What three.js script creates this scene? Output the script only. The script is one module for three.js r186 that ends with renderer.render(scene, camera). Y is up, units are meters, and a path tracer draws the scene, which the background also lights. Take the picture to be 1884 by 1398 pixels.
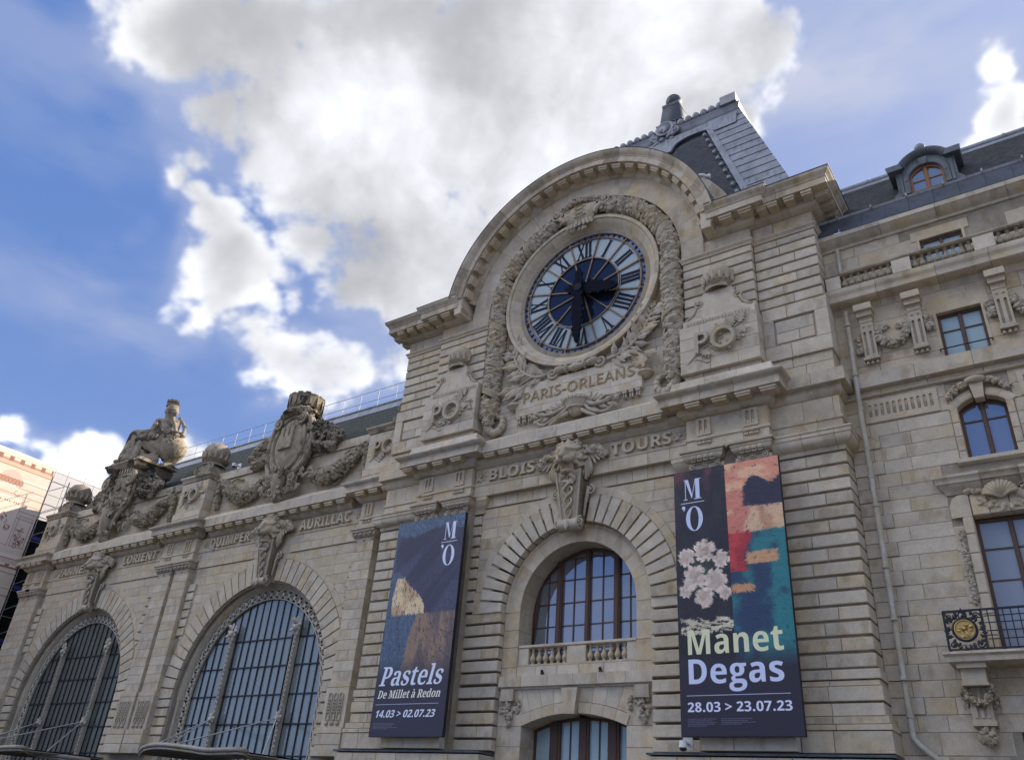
import * as THREE from 'three';
import { mergeGeometries, toCreasedNormals } from 'three/addons/utils/BufferGeometryUtils.js';
import { FontLoader } from 'three/addons/loaders/FontLoader.js';
import { TextGeometry } from 'three/addons/geometries/TextGeometry.js';

// ---------------------------------------------------------------- camera, sky, sun, exposure
const scene = new THREE.Scene();
const camera = new THREE.PerspectiveCamera(50.25, 1024 / 759, 0.1, 900);
camera.rotation.order = 'YXZ';
camera.position.set(15.872, 1.65, 26.061);
camera.rotation.set(0.51874, 0.64374, 0.08316);
camera.updateMatrixWorld();
scene.add(camera);

const renderer = new THREE.WebGLRenderer({ antialias: true });
renderer.toneMapping = THREE.LinearToneMapping;
renderer.toneMappingExposure = 2.05;
renderer.shadowMap.enabled = true;

const SUN = new THREE.Vector3(0.53, 0.50, -0.69).normalize();   // behind the facade, from the right
const sun = new THREE.DirectionalLight(0xfff0dc, 3.6);
sun.position.copy(SUN).multiplyScalar(150).add(new THREE.Vector3(-15, 10, 0));
sun.target.position.set(-15, 10, 0);
sun.castShadow = true; sun.shadow.mapSize.set(2048, 2048);
Object.assign(sun.shadow.camera, { left: -70, right: 70, top: 60, bottom: -60, near: 1, far: 400 });
scene.add(sun, sun.target);

// ---------------------------------------------------------------- random numbers and noise
function rng(seed) { let a = seed >>> 0; return () => { a = (a + 0x6D2B79F5) | 0; let t = Math.imul(a ^ (a >>> 15), 1 | a); t = (t + Math.imul(t ^ (t >>> 7), 61 | t)) ^ t; return ((t ^ (t >>> 14)) >>> 0) / 4294967296; }; }
const clamp = (v, a = 0, b = 1) => v < a ? a : v > b ? b : v;
const lerp = (a, b, t) => a + (b - a) * t;
const sstep = (a, b, v) => { const t = clamp((v - a) / (b - a)); return t * t * (3 - 2 * t); };
const HT = new Float32Array(65536); { const r = rng(7); for (let i = 0; i < 65536; i++) HT[i] = r(); }
const h3 = (x, y, z) => HT[(Math.imul(x, 73856093) ^ Math.imul(y, 19349663) ^ Math.imul(z, 83492791)) & 65535];
function vn3(x, y, z) {
  const X = Math.floor(x), Y = Math.floor(y), Z = Math.floor(z); let u = x - X, v = y - Y, w = z - Z;
  u = u * u * (3 - 2 * u); v = v * v * (3 - 2 * v); w = w * w * (3 - 2 * w);
  const a = lerp(lerp(h3(X, Y, Z), h3(X + 1, Y, Z), u), lerp(h3(X, Y + 1, Z), h3(X + 1, Y + 1, Z), u), v);
  const b = lerp(lerp(h3(X, Y, Z + 1), h3(X + 1, Y, Z + 1), u), lerp(h3(X, Y + 1, Z + 1), h3(X + 1, Y + 1, Z + 1), u), v);
  return lerp(a, b, w);
}
function fbm3(x, y, z, o = 5, g = 0.5) { let s = 0, a = 1, n = 0; for (let i = 0; i < o; i++) { s += a * vn3(x, y, z); n += a; a *= g; x = x * 2.03 + 11.3; y = y * 2.03 + 5.7; z = z * 2.03 + 7.1; } return s / n; }
function pn(x, y, p, seed) {            // periodic value noise, period p cells
  const X = Math.floor(x), Y = Math.floor(y); let u = x - X, v = y - Y; u = u * u * (3 - 2 * u); v = v * v * (3 - 2 * v);
  const x0 = ((X % p) + p) % p, x1 = (x0 + 1) % p, y0 = ((Y % p) + p) % p, y1 = (y0 + 1) % p;
  return lerp(lerp(h3(x0, y0, seed), h3(x1, y0, seed), u), lerp(h3(x0, y1, seed), h3(x1, y1, seed), u), v);
}
function pfbm(u, v, p, seed, o = 5, g = 0.5) { let s = 0, a = 1, n = 0; for (let i = 0; i < o; i++) { s += a * pn(u * p, v * p, p, seed + i * 17); n += a; a *= g; p *= 2; } return s / n; }

// ---------------------------------------------------------------- the sky: blue air and broken cloud, by direction
// az: degrees right of straight into the facade, el: degrees above the horizon
const CL = [ // az, el, radius az, radius el (degrees), weight
[-68.4,46.8,4.0,3.4,0.80],[-64.7,49.5,4.1,3.5,0.90],[-66.2,42.6,3.1,3.6,0.90],[-66.8,39.1,1.6,1.8,0.90],[-67.2,37.0,1.0,1.5,0.80],[-64.9,36.1,1.3,1.3,0.75],[-63.3,34.6,1.6,1.7,0.95],[-61.0,33.0,1.8,1.9,0.95],[-63.1,31.3,1.7,1.7,0.90],[-59.8,31.3,1.6,1.6,0.90],[-61.2,29.4,1.4,1.4,0.85],[-58.9,28.7,1.3,1.1,0.80],[-64.8,32.1,0.9,1.1,0.50],[-58.8,45.6,5.7,5.7,1.10],[-60.9,41.1,3.1,2.7,0.90],[-53.3,41.5,4.6,3.9,1.10],[-50.6,49.2,6.9,6.2,1.20],[-48.6,38.6,5.2,4.1,1.10],[-51.6,35.4,2.6,2.2,0.95],[-51.9,33.1,1.8,1.8,0.90],[-49.1,32.5,2.6,1.9,1.00],[-44.1,35.1,4.2,3.4,1.10],[-39.8,48.1,7.8,7.8,1.25],[-40.1,40.1,5.6,5.2,1.15],[-30.7,51.2,7.6,6.9,1.25],[-20.4,53.3,5.2,3.3,1.20],[-14.0,52.2,2.9,2.2,1.00],[-23.5,48.2,4.2,3.1,1.10],[-18.3,48.8,2.0,1.7,0.90],[-15.3,51.0,2.6,1.9,0.90],[-55.8,28.4,1.7,1.4,0.80],[-56.1,26.7,1.4,1.3,0.80],[-54.0,27.7,2.2,1.6,0.95],[-51.1,27.9,2.2,1.9,0.95],[-48.3,29.1,2.3,1.7,0.95],[-52.7,25.9,2.2,1.5,0.90],[-46.4,30.2,2.3,1.9,0.95],[-56.1,25.0,1.1,0.9,0.70],[-69.9,19.0,1.1,0.7,0.60],[-67.7,18.5,1.2,0.8,0.75],[-65.7,18.6,1.3,1.0,0.90],[-64.1,19.2,1.2,1.0,0.90],[-65.1,17.6,2.5,1.1,0.80],[-69.6,17.8,0.9,0.8,0.55],[-58.6,20.9,0.9,0.8,0.75],[-57.6,20.9,1.0,0.9,0.85],[-56.7,20.0,1.5,1.0,0.80],[-45.4,32.3,3.8,2.3,1.10],[-41.6,31.2,3.1,2.3,1.10],[-41.2,34.7,3.8,3.4,1.10],[-65.4,27.4,6.6,2.0,-0.45],[-70.8,29.2,6.9,2.2,-0.40],[-4.8,49.0,9.1,4.6,-0.75],[1.4,44.3,5.3,4.1,-0.55],[-78.2,42.4,7.4,4.5,-0.30],[-72.3,43.1,4.6,6.1,-0.35],[-69.0,32.6,0.8,0.8,-0.35],[-57.2,33.1,1.1,1.1,0.55],[-55.9,31.7,0.7,0.9,0.50],[5.0,45.9,0.9,1.2,0.80],[4.9,44.1,1.1,1.4,0.95],[3.1,43.1,0.9,1.2,0.85],[1.5,41.8,0.8,0.6,0.80],[4.4,42.0,1.1,1.1,0.90],[-14.7,45.9,0.7,0.9,0.85],[-15.2,46.9,0.7,0.8,0.80]
];
{
  const W = 2048, H = 1536, data = new Float32Array(W * H * 4), R2D = 180 / Math.PI;
  const sunAz = Math.atan2(SUN.x, -SUN.z);
  for (let j = 0; j < H; j++) {
    const el = ((j + 0.5) / H - 0.5) * Math.PI, ce = Math.cos(el), se = Math.sin(el);
    for (let i = 0; i < W; i++) {
      const phi = ((i + 0.5) / W - 0.5) * 2 * Math.PI, dx = ce * Math.cos(phi), dz = ce * Math.sin(phi), k = (j * W + i) * 4;
      if (se < -0.02) { data[k] = 0.16; data[k + 1] = 0.155; data[k + 2] = 0.15; data[k + 3] = 1; continue; }
      const az = Math.atan2(dx, -dz) * R2D, ed = el * R2D;
      const cs = dx * SUN.x + se * SUN.y + dz * SUN.z;                 // towards the sun
      const up = clamp(se);
      // air
      const hz = Math.pow(1 - up, 3.2);
      let r = lerp(0.046, 0.23, hz), g = lerp(0.107, 0.30, hz), b = lerp(0.285, 0.46, hz);
      const glow = 0.20 * Math.exp((cs - 1) * 3.2); r += glow * 1.25; g += glow * 1.1; b += glow * 0.8;
      // cloud: flat layer noise plus the cumulus masses
      const t = 1 / (up + 0.18), px = dx * t, pz = dz * t;
      const wx = fbm3(px * 2.2 + 3, pz * 2.2, 1.7, 4) - 0.5, wz = fbm3(px * 2.2, pz * 2.2 + 9, 4.2, 4) - 0.5;
      const big = fbm3(px * 1.5 + wx * 0.8 + 354.28, pz * 1.5 + wz * 0.8 + 177.24, 2.0, 4);
      const ed2 = el * R2D;
      let f = 0, core = 0, vl = 0, inView = 0;
      const w1 = fbm3(dx * 7 + 3, se * 7, dz * 7, 4) - 0.5, w2 = fbm3(dx * 7, se * 7 + 9, dz * 7 + 5, 4) - 0.5;
      for (const c of CL) {
        let da = az + w1 * 9 - c[0]; if (da > 180) da -= 360; if (da < -180) da += 360;
        const a = da * ce / c[2], e = (ed2 + w2 * 7 - c[1]) / c[3], q = a * a + e * e;
        if (q < 6) { const v = Math.abs(c[4]) * Math.exp(-q * 0.62); if (c[4] < 0) { vl = Math.max(vl, v); continue; } f = Math.max(f, v) + 0.10 * v; core += v; }
      }
      // the photographed window of sky carries the placed masses, the rest the general field (same coverage)
      { let da = az + 37; if (da < -180) da += 360; const q = Math.max(Math.abs(da) / 58, Math.abs(ed2 - 34) / 34); inView = 1 - sstep(0.85, 1.25, q); }
      const gen = sstep(0.42, 0.62, big) * 1.1 * sstep(4, 38, ed2);   // as in view: heavy cloud high up, clear air low down
      f = lerp(gen, f, inView); core = lerp(gen * 2.2, core, inView);
      const det = fbm3(dx * 10 + wx * 2.0, se * 10 + wz * 2.0, dz * 10, 6, 0.58) - 0.5;
      const fine = fbm3(dx * 38 + wx * 3, se * 38 + wz * 3, dz * 38, 5, 0.62) - 0.5;
      const ns = 0.15 + 0.85 * sstep(0.02, 0.3, f), dens = f + (det * 2.1 + fine * 0.95) * ns;
      let a = sstep(0.32, 0.86, dens);
      const veil = 0.34 * sstep(0.40, 0.72, fbm3(px * 1.1 + wx + 7, pz * 3.1 + wz, 9.1, 5)) + 0.30 * sstep(0.0, 0.6, f) + vl * clamp(0.5 + (fbm3(dx * 8 + wx * 3, se * 20 + wz, dz * 8, 5) - 0.5) * 3); // thin high streaks and haze round the clouds
      const vb = 0.30; r = lerp(r, vb, veil); g = lerp(g, vb * 1.06, veil); b = lerp(b, vb * 1.30, veil);
      // cloud brightness: thin lit rims, greyer where thick; clouds opposite the sun show their lit side, boosted there to brighten the facade
      const thick = sstep(0.9, 2.3, core + det * 2.0 + fine * 0.5);
      const front = sstep(0.10, -0.85, cs);
      const lump = fbm3(dx * 5.0 + wx * 1.6 + 31, se * 5.0 + wz * 1.6, dz * 5.0, 6, 0.52) - 0.5;
      let L = lerp(0.56, 0.345, thick * (1 - 0.8 * front)) + lump * lerp(0.40, 0.85, thick) + det * 0.14 + fine * 0.14 + front * 5.0;
      L = 0.24 + Math.log1p(Math.exp((L - 0.24) * 14)) / 14;
      const cr = L * lerp(lerp(0.99, 0.965, thick), 1.05, front), cg = L * lerp(lerp(1.0, 0.985, thick), 1.0, front), cb = L * lerp(lerp(1.03, 1.045, thick), 0.92, front);   // sunlit flanks are warm
      r = lerp(r, cr, a); g = lerp(g, cg, a); b = lerp(b, cb, a);
      data[k] = r; data[k + 1] = g; data[k + 2] = b; data[k + 3] = 1;
    }
  }
  const sky = new THREE.DataTexture(data, W, H, THREE.RGBAFormat, THREE.FloatType);
  sky.mapping = THREE.EquirectangularReflectionMapping; sky.magFilter = THREE.LinearFilter; sky.minFilter = THREE.LinearFilter; sky.wrapS = THREE.RepeatWrapping;
  sky.needsUpdate = true;
  scene.background = sky; scene.environment = sky;
}

// ---------------------------------------------------------------- geometry helpers
const V3 = THREE.Vector3;
function tidy(g) {                       // non-indexed position + normal + uv, uv in metres by dominant direction
  if (g.index) g = g.toNonIndexed();
  if (!g.attributes.normal) g.computeVertexNormals();
  for (const n of Object.keys(g.attributes)) if (n !== 'position' && n !== 'normal') g.deleteAttribute(n);
  g.morphAttributes = {};
  return g;
}
function boxUV(g, ox = 0, oy = 0) {
  const p = g.attributes.position, n = g.attributes.normal, uv = new Float32Array(p.count * 2);
  for (let i = 0; i < p.count; i += 3) {
    const nx = Math.abs(n.getX(i) + n.getX(i + 1) + n.getX(i + 2)), ny = Math.abs(n.getY(i) + n.getY(i + 1) + n.getY(i + 2)), nz = Math.abs(n.getZ(i) + n.getZ(i + 1) + n.getZ(i + 2));
    for (let k = i; k < i + 3; k++) {
      const x = p.getX(k), y = p.getY(k), z = p.getZ(k);
      if (nz >= nx && nz >= ny) { uv[2 * k] = x + ox; uv[2 * k + 1] = y + oy; }
      else if (nx >= ny) { uv[2 * k] = z + ox + 3.1; uv[2 * k + 1] = y + oy; }
      else { uv[2 * k] = x + ox; uv[2 * k + 1] = z + oy + 1.7; }
    }
  }
  g.setAttribute('uv', new THREE.BufferAttribute(uv, 2));
  return g;
}
function M(name, geos, mat, parent, uvo) {
  let g = Array.isArray(geos) ? (geos.length === 1 ? tidy(geos[0]) : mergeGeometries(geos.map(tidy))) : tidy(geos);
  if (!mat.userData.keepUV) boxUV(g, uvo ? uvo[0] : 0, uvo ? uvo[1] : 0);
  const m = new THREE.Mesh(g, mat); m.name = name; m.castShadow = m.receiveShadow = true;
  (parent ?? scene).add(m); return m;
}
function group(name, parent) { const o = new THREE.Group(); o.name = name; (parent ?? scene).add(o); return o; }
function tag(o, label, category, grp, kind) { if (label) o.userData.label = label; if (category) o.userData.category = category; if (grp) o.userData.group = grp; if (kind) o.userData.kind = kind; return o; }
function fromQuads(q) {                  // list of [a,b,c,d] corner points
  const p = [];
  for (const [a, b, c, d] of q) p.push(...a, ...b, ...c, ...a, ...c, ...d);
  const g = new THREE.BufferGeometry(); g.setAttribute('position', new THREE.Float32BufferAttribute(p, 3)); g.computeVertexNormals(); return g;
}
// a stone with a chamfered face towards +z (x0..x1, y0..y1, back z0, face z1)
function stone(x0, x1, y0, y1, z0, z1, c = 0.012) {
  const a = [x0, y0], b = [x1, y0], d = [x1, y1], e = [x0, y1], i = [[x0 + c, y0 + c], [x1 - c, y0 + c], [x1 - c, y1 - c], [x0 + c, y1 - c]], o = [a, b, d, e], q = [];
  q.push(i.map((v) => [v[0], v[1], z1]));
  for (let k = 0; k < 4; k++) { const n = (k + 1) % 4; q.push([[...o[k], z1 - c], [...o[n], z1 - c], [...i[n], z1], [...i[k], z1]]); q.push([[...o[k], z0], [...o[n], z0], [...o[n], z1 - c], [...o[k], z1 - c]]); }
  return fromQuads(q);
}
// the same towards +x (side faces of the pavilion)
function stoneX(z0, z1, y0, y1, x0, x1, c = 0.012) { const g = stone(-z1, -z0, y0, y1, x0, x1, c); g.applyMatrix4(new THREE.Matrix4().makeRotationY(Math.PI / 2)); return g; }
function bx(x0, x1, y0, y1, z0, z1) { const g = new THREE.BoxGeometry(x1 - x0, y1 - y0, z1 - z0); g.translate((x0 + x1) / 2, (y0 + y1) / 2, (z0 + z1) / 2); return g; }
// closed polygon profile along a plan path with mitred corners; path [[x,z]], profile [[out,y]]; out is to the left of travel turned to +z for travel in +x
function miter(path) {
  const n = path.length, seg = [];
  for (let i = 0; i < n - 1; i++) { const dx = path[i + 1][0] - path[i][0], dz = path[i + 1][1] - path[i][1], l = Math.hypot(dx, dz); seg.push([-dz / l, dx / l]); }
  return path.map((_, i) => { const a = seg[Math.max(0, i - 1)], b = seg[Math.min(n - 2, i)], d = 1 + a[0] * b[0] + a[1] * b[1]; return [(a[0] + b[0]) / d, (a[1] + b[1]) / d]; });
}
function sweepPts(pts, mit, prof, crease = 0.7) {
  const ring = pts.map((p, i) => prof.map(([o, y]) => [p[0] + mit[i][0] * o, y, p[1] + mit[i][1] * o])), q = [], n = prof.length;
  for (let i = 0; i < ring.length - 1; i++) for (let j = 0; j < n; j++) { const k = (j + 1) % n; q.push([ring[i][j], ring[i][k], ring[i + 1][k], ring[i + 1][j]]); }
  let g = fromQuads(q);
  const tri = THREE.ShapeUtils.triangulateShape(prof.map(([o, y]) => new THREE.Vector2(o, y)), []), p = [];
  for (const r of [ring[0], ring[ring.length - 1]]) for (const t of tri) for (const k of t) p.push(...r[k]);
  const c = new THREE.BufferGeometry(); c.setAttribute('position', new THREE.Float32BufferAttribute(p, 3)); c.computeVertexNormals();
  return mergeGeometries([toCreasedNormals(g, crease), c]);
}
function sweep(path, prof, crease) { return sweepPts(path, miter(path), prof, crease); }
// the same cut into stones about len long
function sweepStones(name, path, prof, len, mats, parent, r, gap = 0.012) {
  const mit = miter(path), cum = [0];
  for (let i = 1; i < path.length; i++) cum.push(cum[i - 1] + Math.hypot(path[i][0] - path[i - 1][0], path[i][1] - path[i - 1][1]));
  const T = cum[cum.length - 1], n = Math.max(1, Math.round(T / len)), cuts = [0];
  for (let i = 1; i < n; i++) { let d = T * i / n + (r() - 0.5) * len * 0.15; for (const c of cum) if (Math.abs(c - d) < 0.22) d = c + (d < c ? -0.22 : 0.22); cuts.push(d); }
  cuts.push(T);
  const at = (d) => { let i = 0; while (i < cum.length - 2 && d > cum[i + 1]) i++; const t = (d - cum[i]) / (cum[i + 1] - cum[i]); const a = path[i], b = path[i + 1], l = cum[i + 1] - cum[i]; return { p: [lerp(a[0], b[0], t), lerp(a[1], b[1], t)], m: [-(b[1] - a[1]) / l, (b[0] - a[0]) / l] }; };
  for (let i = 0; i < cuts.length - 1; i++) {
    const d0 = cuts[i] + (i ? gap / 2 : 0), d1 = cuts[i + 1] - (i < cuts.length - 2 ? gap / 2 : 0); if (d1 - d0 < 0.02) continue;
    const A = at(d0 + 1e-5), B = at(d1 - 1e-5), pts = [A.p], m = [i ? A.m : mit[0]];
    for (let k = 1; k < path.length - 1; k++) if (cum[k] > d0 + 1e-4 && cum[k] < d1 - 1e-4) { pts.push(path[k]); m.push(mit[k]); }
    pts.push(B.p); m.push(i < cuts.length - 2 ? B.m : mit[path.length - 1]);
    M(name, sweepPts(pts, m, prof), mats[Math.floor(r() * mats.length)], parent, [r() * 4, r() * 4]);
  }
}
// profile [[r,z]] (closed) swept round an arc in the facade plane; angles from straight up, clockwise positive
function arcSweep(cx, cy, prof, a0, a1, n, crease = 0.7) {
  const ring = []; for (let i = 0; i <= n; i++) { const a = lerp(a0, a1, i / n), s = Math.sin(a), c = Math.cos(a); ring.push(prof.map(([r, z]) => [cx + r * s, cy + r * c, z])); }
  const q = [], m = prof.length;
  for (let i = 0; i < n; i++) for (let j = 0; j < m; j++) { const k = (j + 1) % m; q.push([ring[i][j], ring[i][k], ring[i + 1][k], ring[i + 1][j]]); }
  const tri = THREE.ShapeUtils.triangulateShape(prof.map(([o, y]) => new THREE.Vector2(o, y)), []), p = [];
  for (const r of [ring[0], ring[n]]) for (const t of tri) for (const k of t) p.push(...r[k]);
  const c = new THREE.BufferGeometry(); c.setAttribute('position', new THREE.Float32BufferAttribute(p, 3)); c.computeVertexNormals();
  return mergeGeometries([toCreasedNormals(fromQuads(q), crease), c]);
}
const wedgeProf = (r0, r1, zb, zf, c = 0.012) => [[r0, zb], [r0, zf - c], [r0 + c, zf], [r1 - c, zf], [r1, zf - c], [r1, zb]];
function tubeG(pts, r, seg = 24, rad = 7, taper) {   // r number or function of t
  const cv = new THREE.CatmullRomCurve3(pts.map((p) => new V3(...p))), fr = cv.computeFrenetFrames(seg, false), ring = [];
  for (let i = 0; i <= seg; i++) { const t = i / seg, P = cv.getPointAt(t), R = typeof r === 'function' ? r(t) : r, o = []; for (let k = 0; k < rad; k++) { const a = k / rad * 2 * Math.PI; o.push(P.clone().addScaledVector(fr.normals[i], R * Math.cos(a)).addScaledVector(fr.binormals[i], R * Math.sin(a)).toArray()); } ring.push(o); }
  const pos = [], idx = []; ring.forEach((o) => o.forEach((p) => pos.push(...p)));
  for (let i = 0; i < seg; i++) for (let k = 0; k < rad; k++) { const a = i * rad + k, b = i * rad + (k + 1) % rad, c = a + rad, d = b + rad; idx.push(a, b, c, b, d, c); }
  const c0 = pos.length / 3; pos.push(...cv.getPointAt(0).toArray(), ...cv.getPointAt(1).toArray());
  for (let k = 0; k < rad; k++) { idx.push(c0, (k + 1) % rad, k, c0 + 1, seg * rad + k, seg * rad + (k + 1) % rad); }
  const g = new THREE.BufferGeometry(); g.setAttribute('position', new THREE.Float32BufferAttribute(pos, 3)); g.setIndex(idx); g.computeVertexNormals(); return g;
}
function mir(g, s = -1) {   // mirrored left to right, faces still turned outwards
  if (s > 0) return g; g = g.index ? g.toNonIndexed() : g; g.scale(-1, 1, 1);
  for (const n of Object.keys(g.attributes)) { const a = g.attributes[n], k = a.itemSize, v = a.array; for (let i = 0; i < a.count; i += 3) for (let q = 0; q < k; q++) { const t = v[(i + 1) * k + q]; v[(i + 1) * k + q] = v[(i + 2) * k + q]; v[(i + 2) * k + q] = t; } }
  return g;
}
function rod(a, b, r, rad = 6) { const A = new V3(...a), B = new V3(...b), d = B.clone().sub(A), g = new THREE.CylinderGeometry(r, r, d.length(), rad); g.translate(0, d.length() / 2, 0); g.applyQuaternion(new THREE.Quaternion().setFromUnitVectors(new V3(0, 1, 0), d.normalize())); g.translate(...a); return g; }
function xf(g, { p = [0, 0, 0], r = [0, 0, 0], s = 1 } = {}) { const e = new THREE.Euler(...r, 'ZYX'); g.applyMatrix4(new THREE.Matrix4().compose(new V3(...p), new THREE.Quaternion().setFromEuler(e), typeof s === 'number' ? new V3(s, s, s) : new V3(...s))); return g; }
function shapeG(pts, z0, z1, bevel = 0, holes = []) {
  const s = new THREE.Shape(pts.map((p) => new THREE.Vector2(...p))); for (const h of holes) s.holes.push(new THREE.Path(h.map((p) => new THREE.Vector2(...p))));
  const g = new THREE.ExtrudeGeometry(s, { depth: z1 - z0 - bevel, bevelEnabled: bevel > 0, bevelThickness: bevel, bevelSize: -bevel * 0.7, bevelOffset: 0, bevelSegments: 2, curveSegments: 10, steps: 1 });
  g.translate(0, 0, z0); return g;
}
const arcPts = (cx, cy, r, a0, a1, n) => { const o = []; for (let i = 0; i <= n; i++) { const a = lerp(a0, a1, i / n); o.push([cx + r * Math.sin(a), cy + r * Math.cos(a)]); } return o; };

// smooth solids: distance field on a grid, meshed by surface nets
const sub3 = (a, b) => [a[0] - b[0], a[1] - b[1], a[2] - b[2]];
function sdCap(p, a, b, ra, rb) { const ba = sub3(b, a), pa = sub3(p, a), d = ba[0] * ba[0] + ba[1] * ba[1] + ba[2] * ba[2], t = clamp((pa[0] * ba[0] + pa[1] * ba[1] + pa[2] * ba[2]) / d); return Math.hypot(pa[0] - ba[0] * t, pa[1] - ba[1] * t, pa[2] - ba[2] * t) - lerp(ra, rb, t); }
function sdEll(p, c, r) { const x = (p[0] - c[0]) / r[0], y = (p[1] - c[1]) / r[1], z = (p[2] - c[2]) / r[2], k = Math.hypot(x, y, z), k2 = Math.hypot(x / r[0], y / r[1], z / r[2]); return k < 1e-6 ? -Math.min(...r) : k * (k - 1) / k2; }
const smin = (a, b, k) => { const h = clamp(0.5 + 0.5 * (b - a) / k); return lerp(b, a, h) - k * h * (1 - h); };
function nets(f, lo, hi, cell) {
  const n = [0, 1, 2].map((k) => Math.ceil((hi[k] - lo[k]) / cell) + 1), [nx, ny, nz] = n, v = new Float32Array(nx * ny * nz), id = (i, j, k) => (k * ny + j) * nx + i;
  for (let k = 0; k < nz; k++) for (let j = 0; j < ny; j++) for (let i = 0; i < nx; i++) v[id(i, j, k)] = f([lo[0] + i * cell, lo[1] + j * cell, lo[2] + k * cell]);
  const vi = new Int32Array(nx * ny * nz).fill(-1), pos = [], idx = [];
  const E = [[0, 0, 0, 1, 0, 0], [0, 1, 0, 1, 1, 0], [0, 0, 1, 1, 0, 1], [0, 1, 1, 1, 1, 1], [0, 0, 0, 0, 1, 0], [1, 0, 0, 1, 1, 0], [0, 0, 1, 0, 1, 1], [1, 0, 1, 1, 1, 1], [0, 0, 0, 0, 0, 1], [1, 0, 0, 1, 0, 1], [0, 1, 0, 0, 1, 1], [1, 1, 0, 1, 1, 1]];
  for (let k = 0; k < nz - 1; k++) for (let j = 0; j < ny - 1; j++) for (let i = 0; i < nx - 1; i++) {
    let s = [0, 0, 0], c = 0;
    for (const e of E) { const a = v[id(i + e[0], j + e[1], k + e[2])], b = v[id(i + e[3], j + e[4], k + e[5])]; if ((a < 0) !== (b < 0)) { const t = a / (a - b); s[0] += lerp(e[0], e[3], t); s[1] += lerp(e[1], e[4], t); s[2] += lerp(e[2], e[5], t); c++; } }
    if (c) { vi[id(i, j, k)] = pos.length / 3; pos.push(lo[0] + (i + s[0] / c) * cell, lo[1] + (j + s[1] / c) * cell, lo[2] + (k + s[2] / c) * cell); }
  }
  const quad = (a, b, c, d, fl) => { if (a < 0 || b < 0 || c < 0 || d < 0) return; fl ? idx.push(a, b, c, a, c, d) : idx.push(a, c, b, a, d, c); };
  for (let k = 1; k < nz - 1; k++) for (let j = 1; j < ny - 1; j++) for (let i = 1; i < nx - 1; i++) {
    const a = v[id(i, j, k)] < 0;
    if (a !== (v[id(i + 1, j, k)] < 0)) quad(vi[id(i, j - 1, k - 1)], vi[id(i, j, k - 1)], vi[id(i, j, k)], vi[id(i, j - 1, k)], a);
    if (a !== (v[id(i, j + 1, k)] < 0)) quad(vi[id(i - 1, j, k - 1)], vi[id(i - 1, j, k)], vi[id(i, j, k)], vi[id(i, j, k - 1)], a);
    if (a !== (v[id(i, j, k + 1)] < 0)) quad(vi[id(i - 1, j - 1, k)], vi[id(i, j - 1, k)], vi[id(i, j, k)], vi[id(i - 1, j, k)], a);
  }
  const g = new THREE.BufferGeometry(); g.setAttribute('position', new THREE.Float32BufferAttribute(pos, 3)); g.setIndex(idx); g.computeVertexNormals(); return g;
}

// ---------------------------------------------------------------- materials
function dataTex(n, fn, srgb, rep) {
  const d = new Uint8Array(n * n * 4);
  for (let j = 0; j < n; j++) for (let i = 0; i < n; i++) { const c = fn(i / n, j / n), k = (j * n + i) * 4; for (let q = 0; q < 3; q++) d[k + q] = clamp(Math.round((Array.isArray(c) ? c[q] : c) * 255), 0, 255); d[k + 3] = 255; }
  const t = new THREE.DataTexture(d, n, n); t.wrapS = t.wrapT = THREE.RepeatWrapping; t.magFilter = THREE.LinearFilter; t.minFilter = THREE.LinearMipmapLinearFilter; t.generateMipmaps = true;
  if (srgb) t.colorSpace = THREE.SRGBColorSpace; t.repeat.set(1 / rep, 1 / rep); t.needsUpdate = true; return t;
}
// limestone: cloudy patches, fine grain, small pits, a few rusty and grey stains
function limestone(seed, stain) {
  return dataTex(768, (u, v) => {
    const big = pfbm(u, v, 4, seed, 5), mid = pfbm(u, v, 18, seed + 3, 4), fine = pfbm(u, v, 150, seed + 9, 2), st = pfbm(u * 2, v, 6, seed + 21, 5), st2 = pfbm(u, v, 9, seed + 33, 5);
    let l = 0.90 + (big - 0.5) * 0.13 + (mid - 0.5) * 0.10 + (fine - 0.5) * 0.11;
    if (fine > 0.82) l -= 0.07;
    const s = stain * sstep(0.56, 0.78, st), w = stain * 0.8 * sstep(0.58, 0.8, st2), ochre = sstep(0.5, 0.75, pfbm(u, v, 5, seed + 50, 4)) * 0.06;
    l -= s * 0.09; const q = 1 - w * 0.10;
    return [l * q, l * q * (1 - ochre * 0.5 - s * 0.02), l * q * (1 - ochre * 1.6 - s * 0.05)];
  }, true, 3.7);
}
// black crust: weathered sculpture and copings, patchy with sharp-edged flakes
function crust(seed, lo, hi) {
  return dataTex(768, (u, v) => {
    const a = pfbm(u, v, 5, seed, 6, 0.58), f = pfbm(u, v, 90, seed + 5, 3), c = sstep(lo, hi, a + (f - 0.5) * 0.14), b = pfbm(u, v, 11, seed + 8, 5);
    const l = 0.84 + (b - 0.5) * 0.34 + (f - 0.5) * 0.14;
    return [lerp(l, 0.34 + f * 0.10, c), lerp(l * 0.975, 0.335 + f * 0.10, c), lerp(l * 0.93, 0.325 + f * 0.09, c)];
  }, true, 3.1);
}
const grain = dataTex(512, (u, v) => 0.5 + (pfbm(u, v, 60, 77, 4, 0.6) - 0.5) * 0.7 + (pfbm(u, v, 9, 71, 3) - 0.5) * 0.3, false, 1.6);
const LT = [limestone(101, 0.5), limestone(211, 0.9), limestone(307, 0.35)];
const std = (o) => new THREE.MeshStandardMaterial(o);
const lin = (r, g, b) => new THREE.Color().setRGB(r, g, b);
const stoneMat = (c, t = 0, rough = 0.88) => std({ color: lin(...c), map: LT[t], bumpMap: grain, bumpScale: 0.006, roughness: rough });
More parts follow.
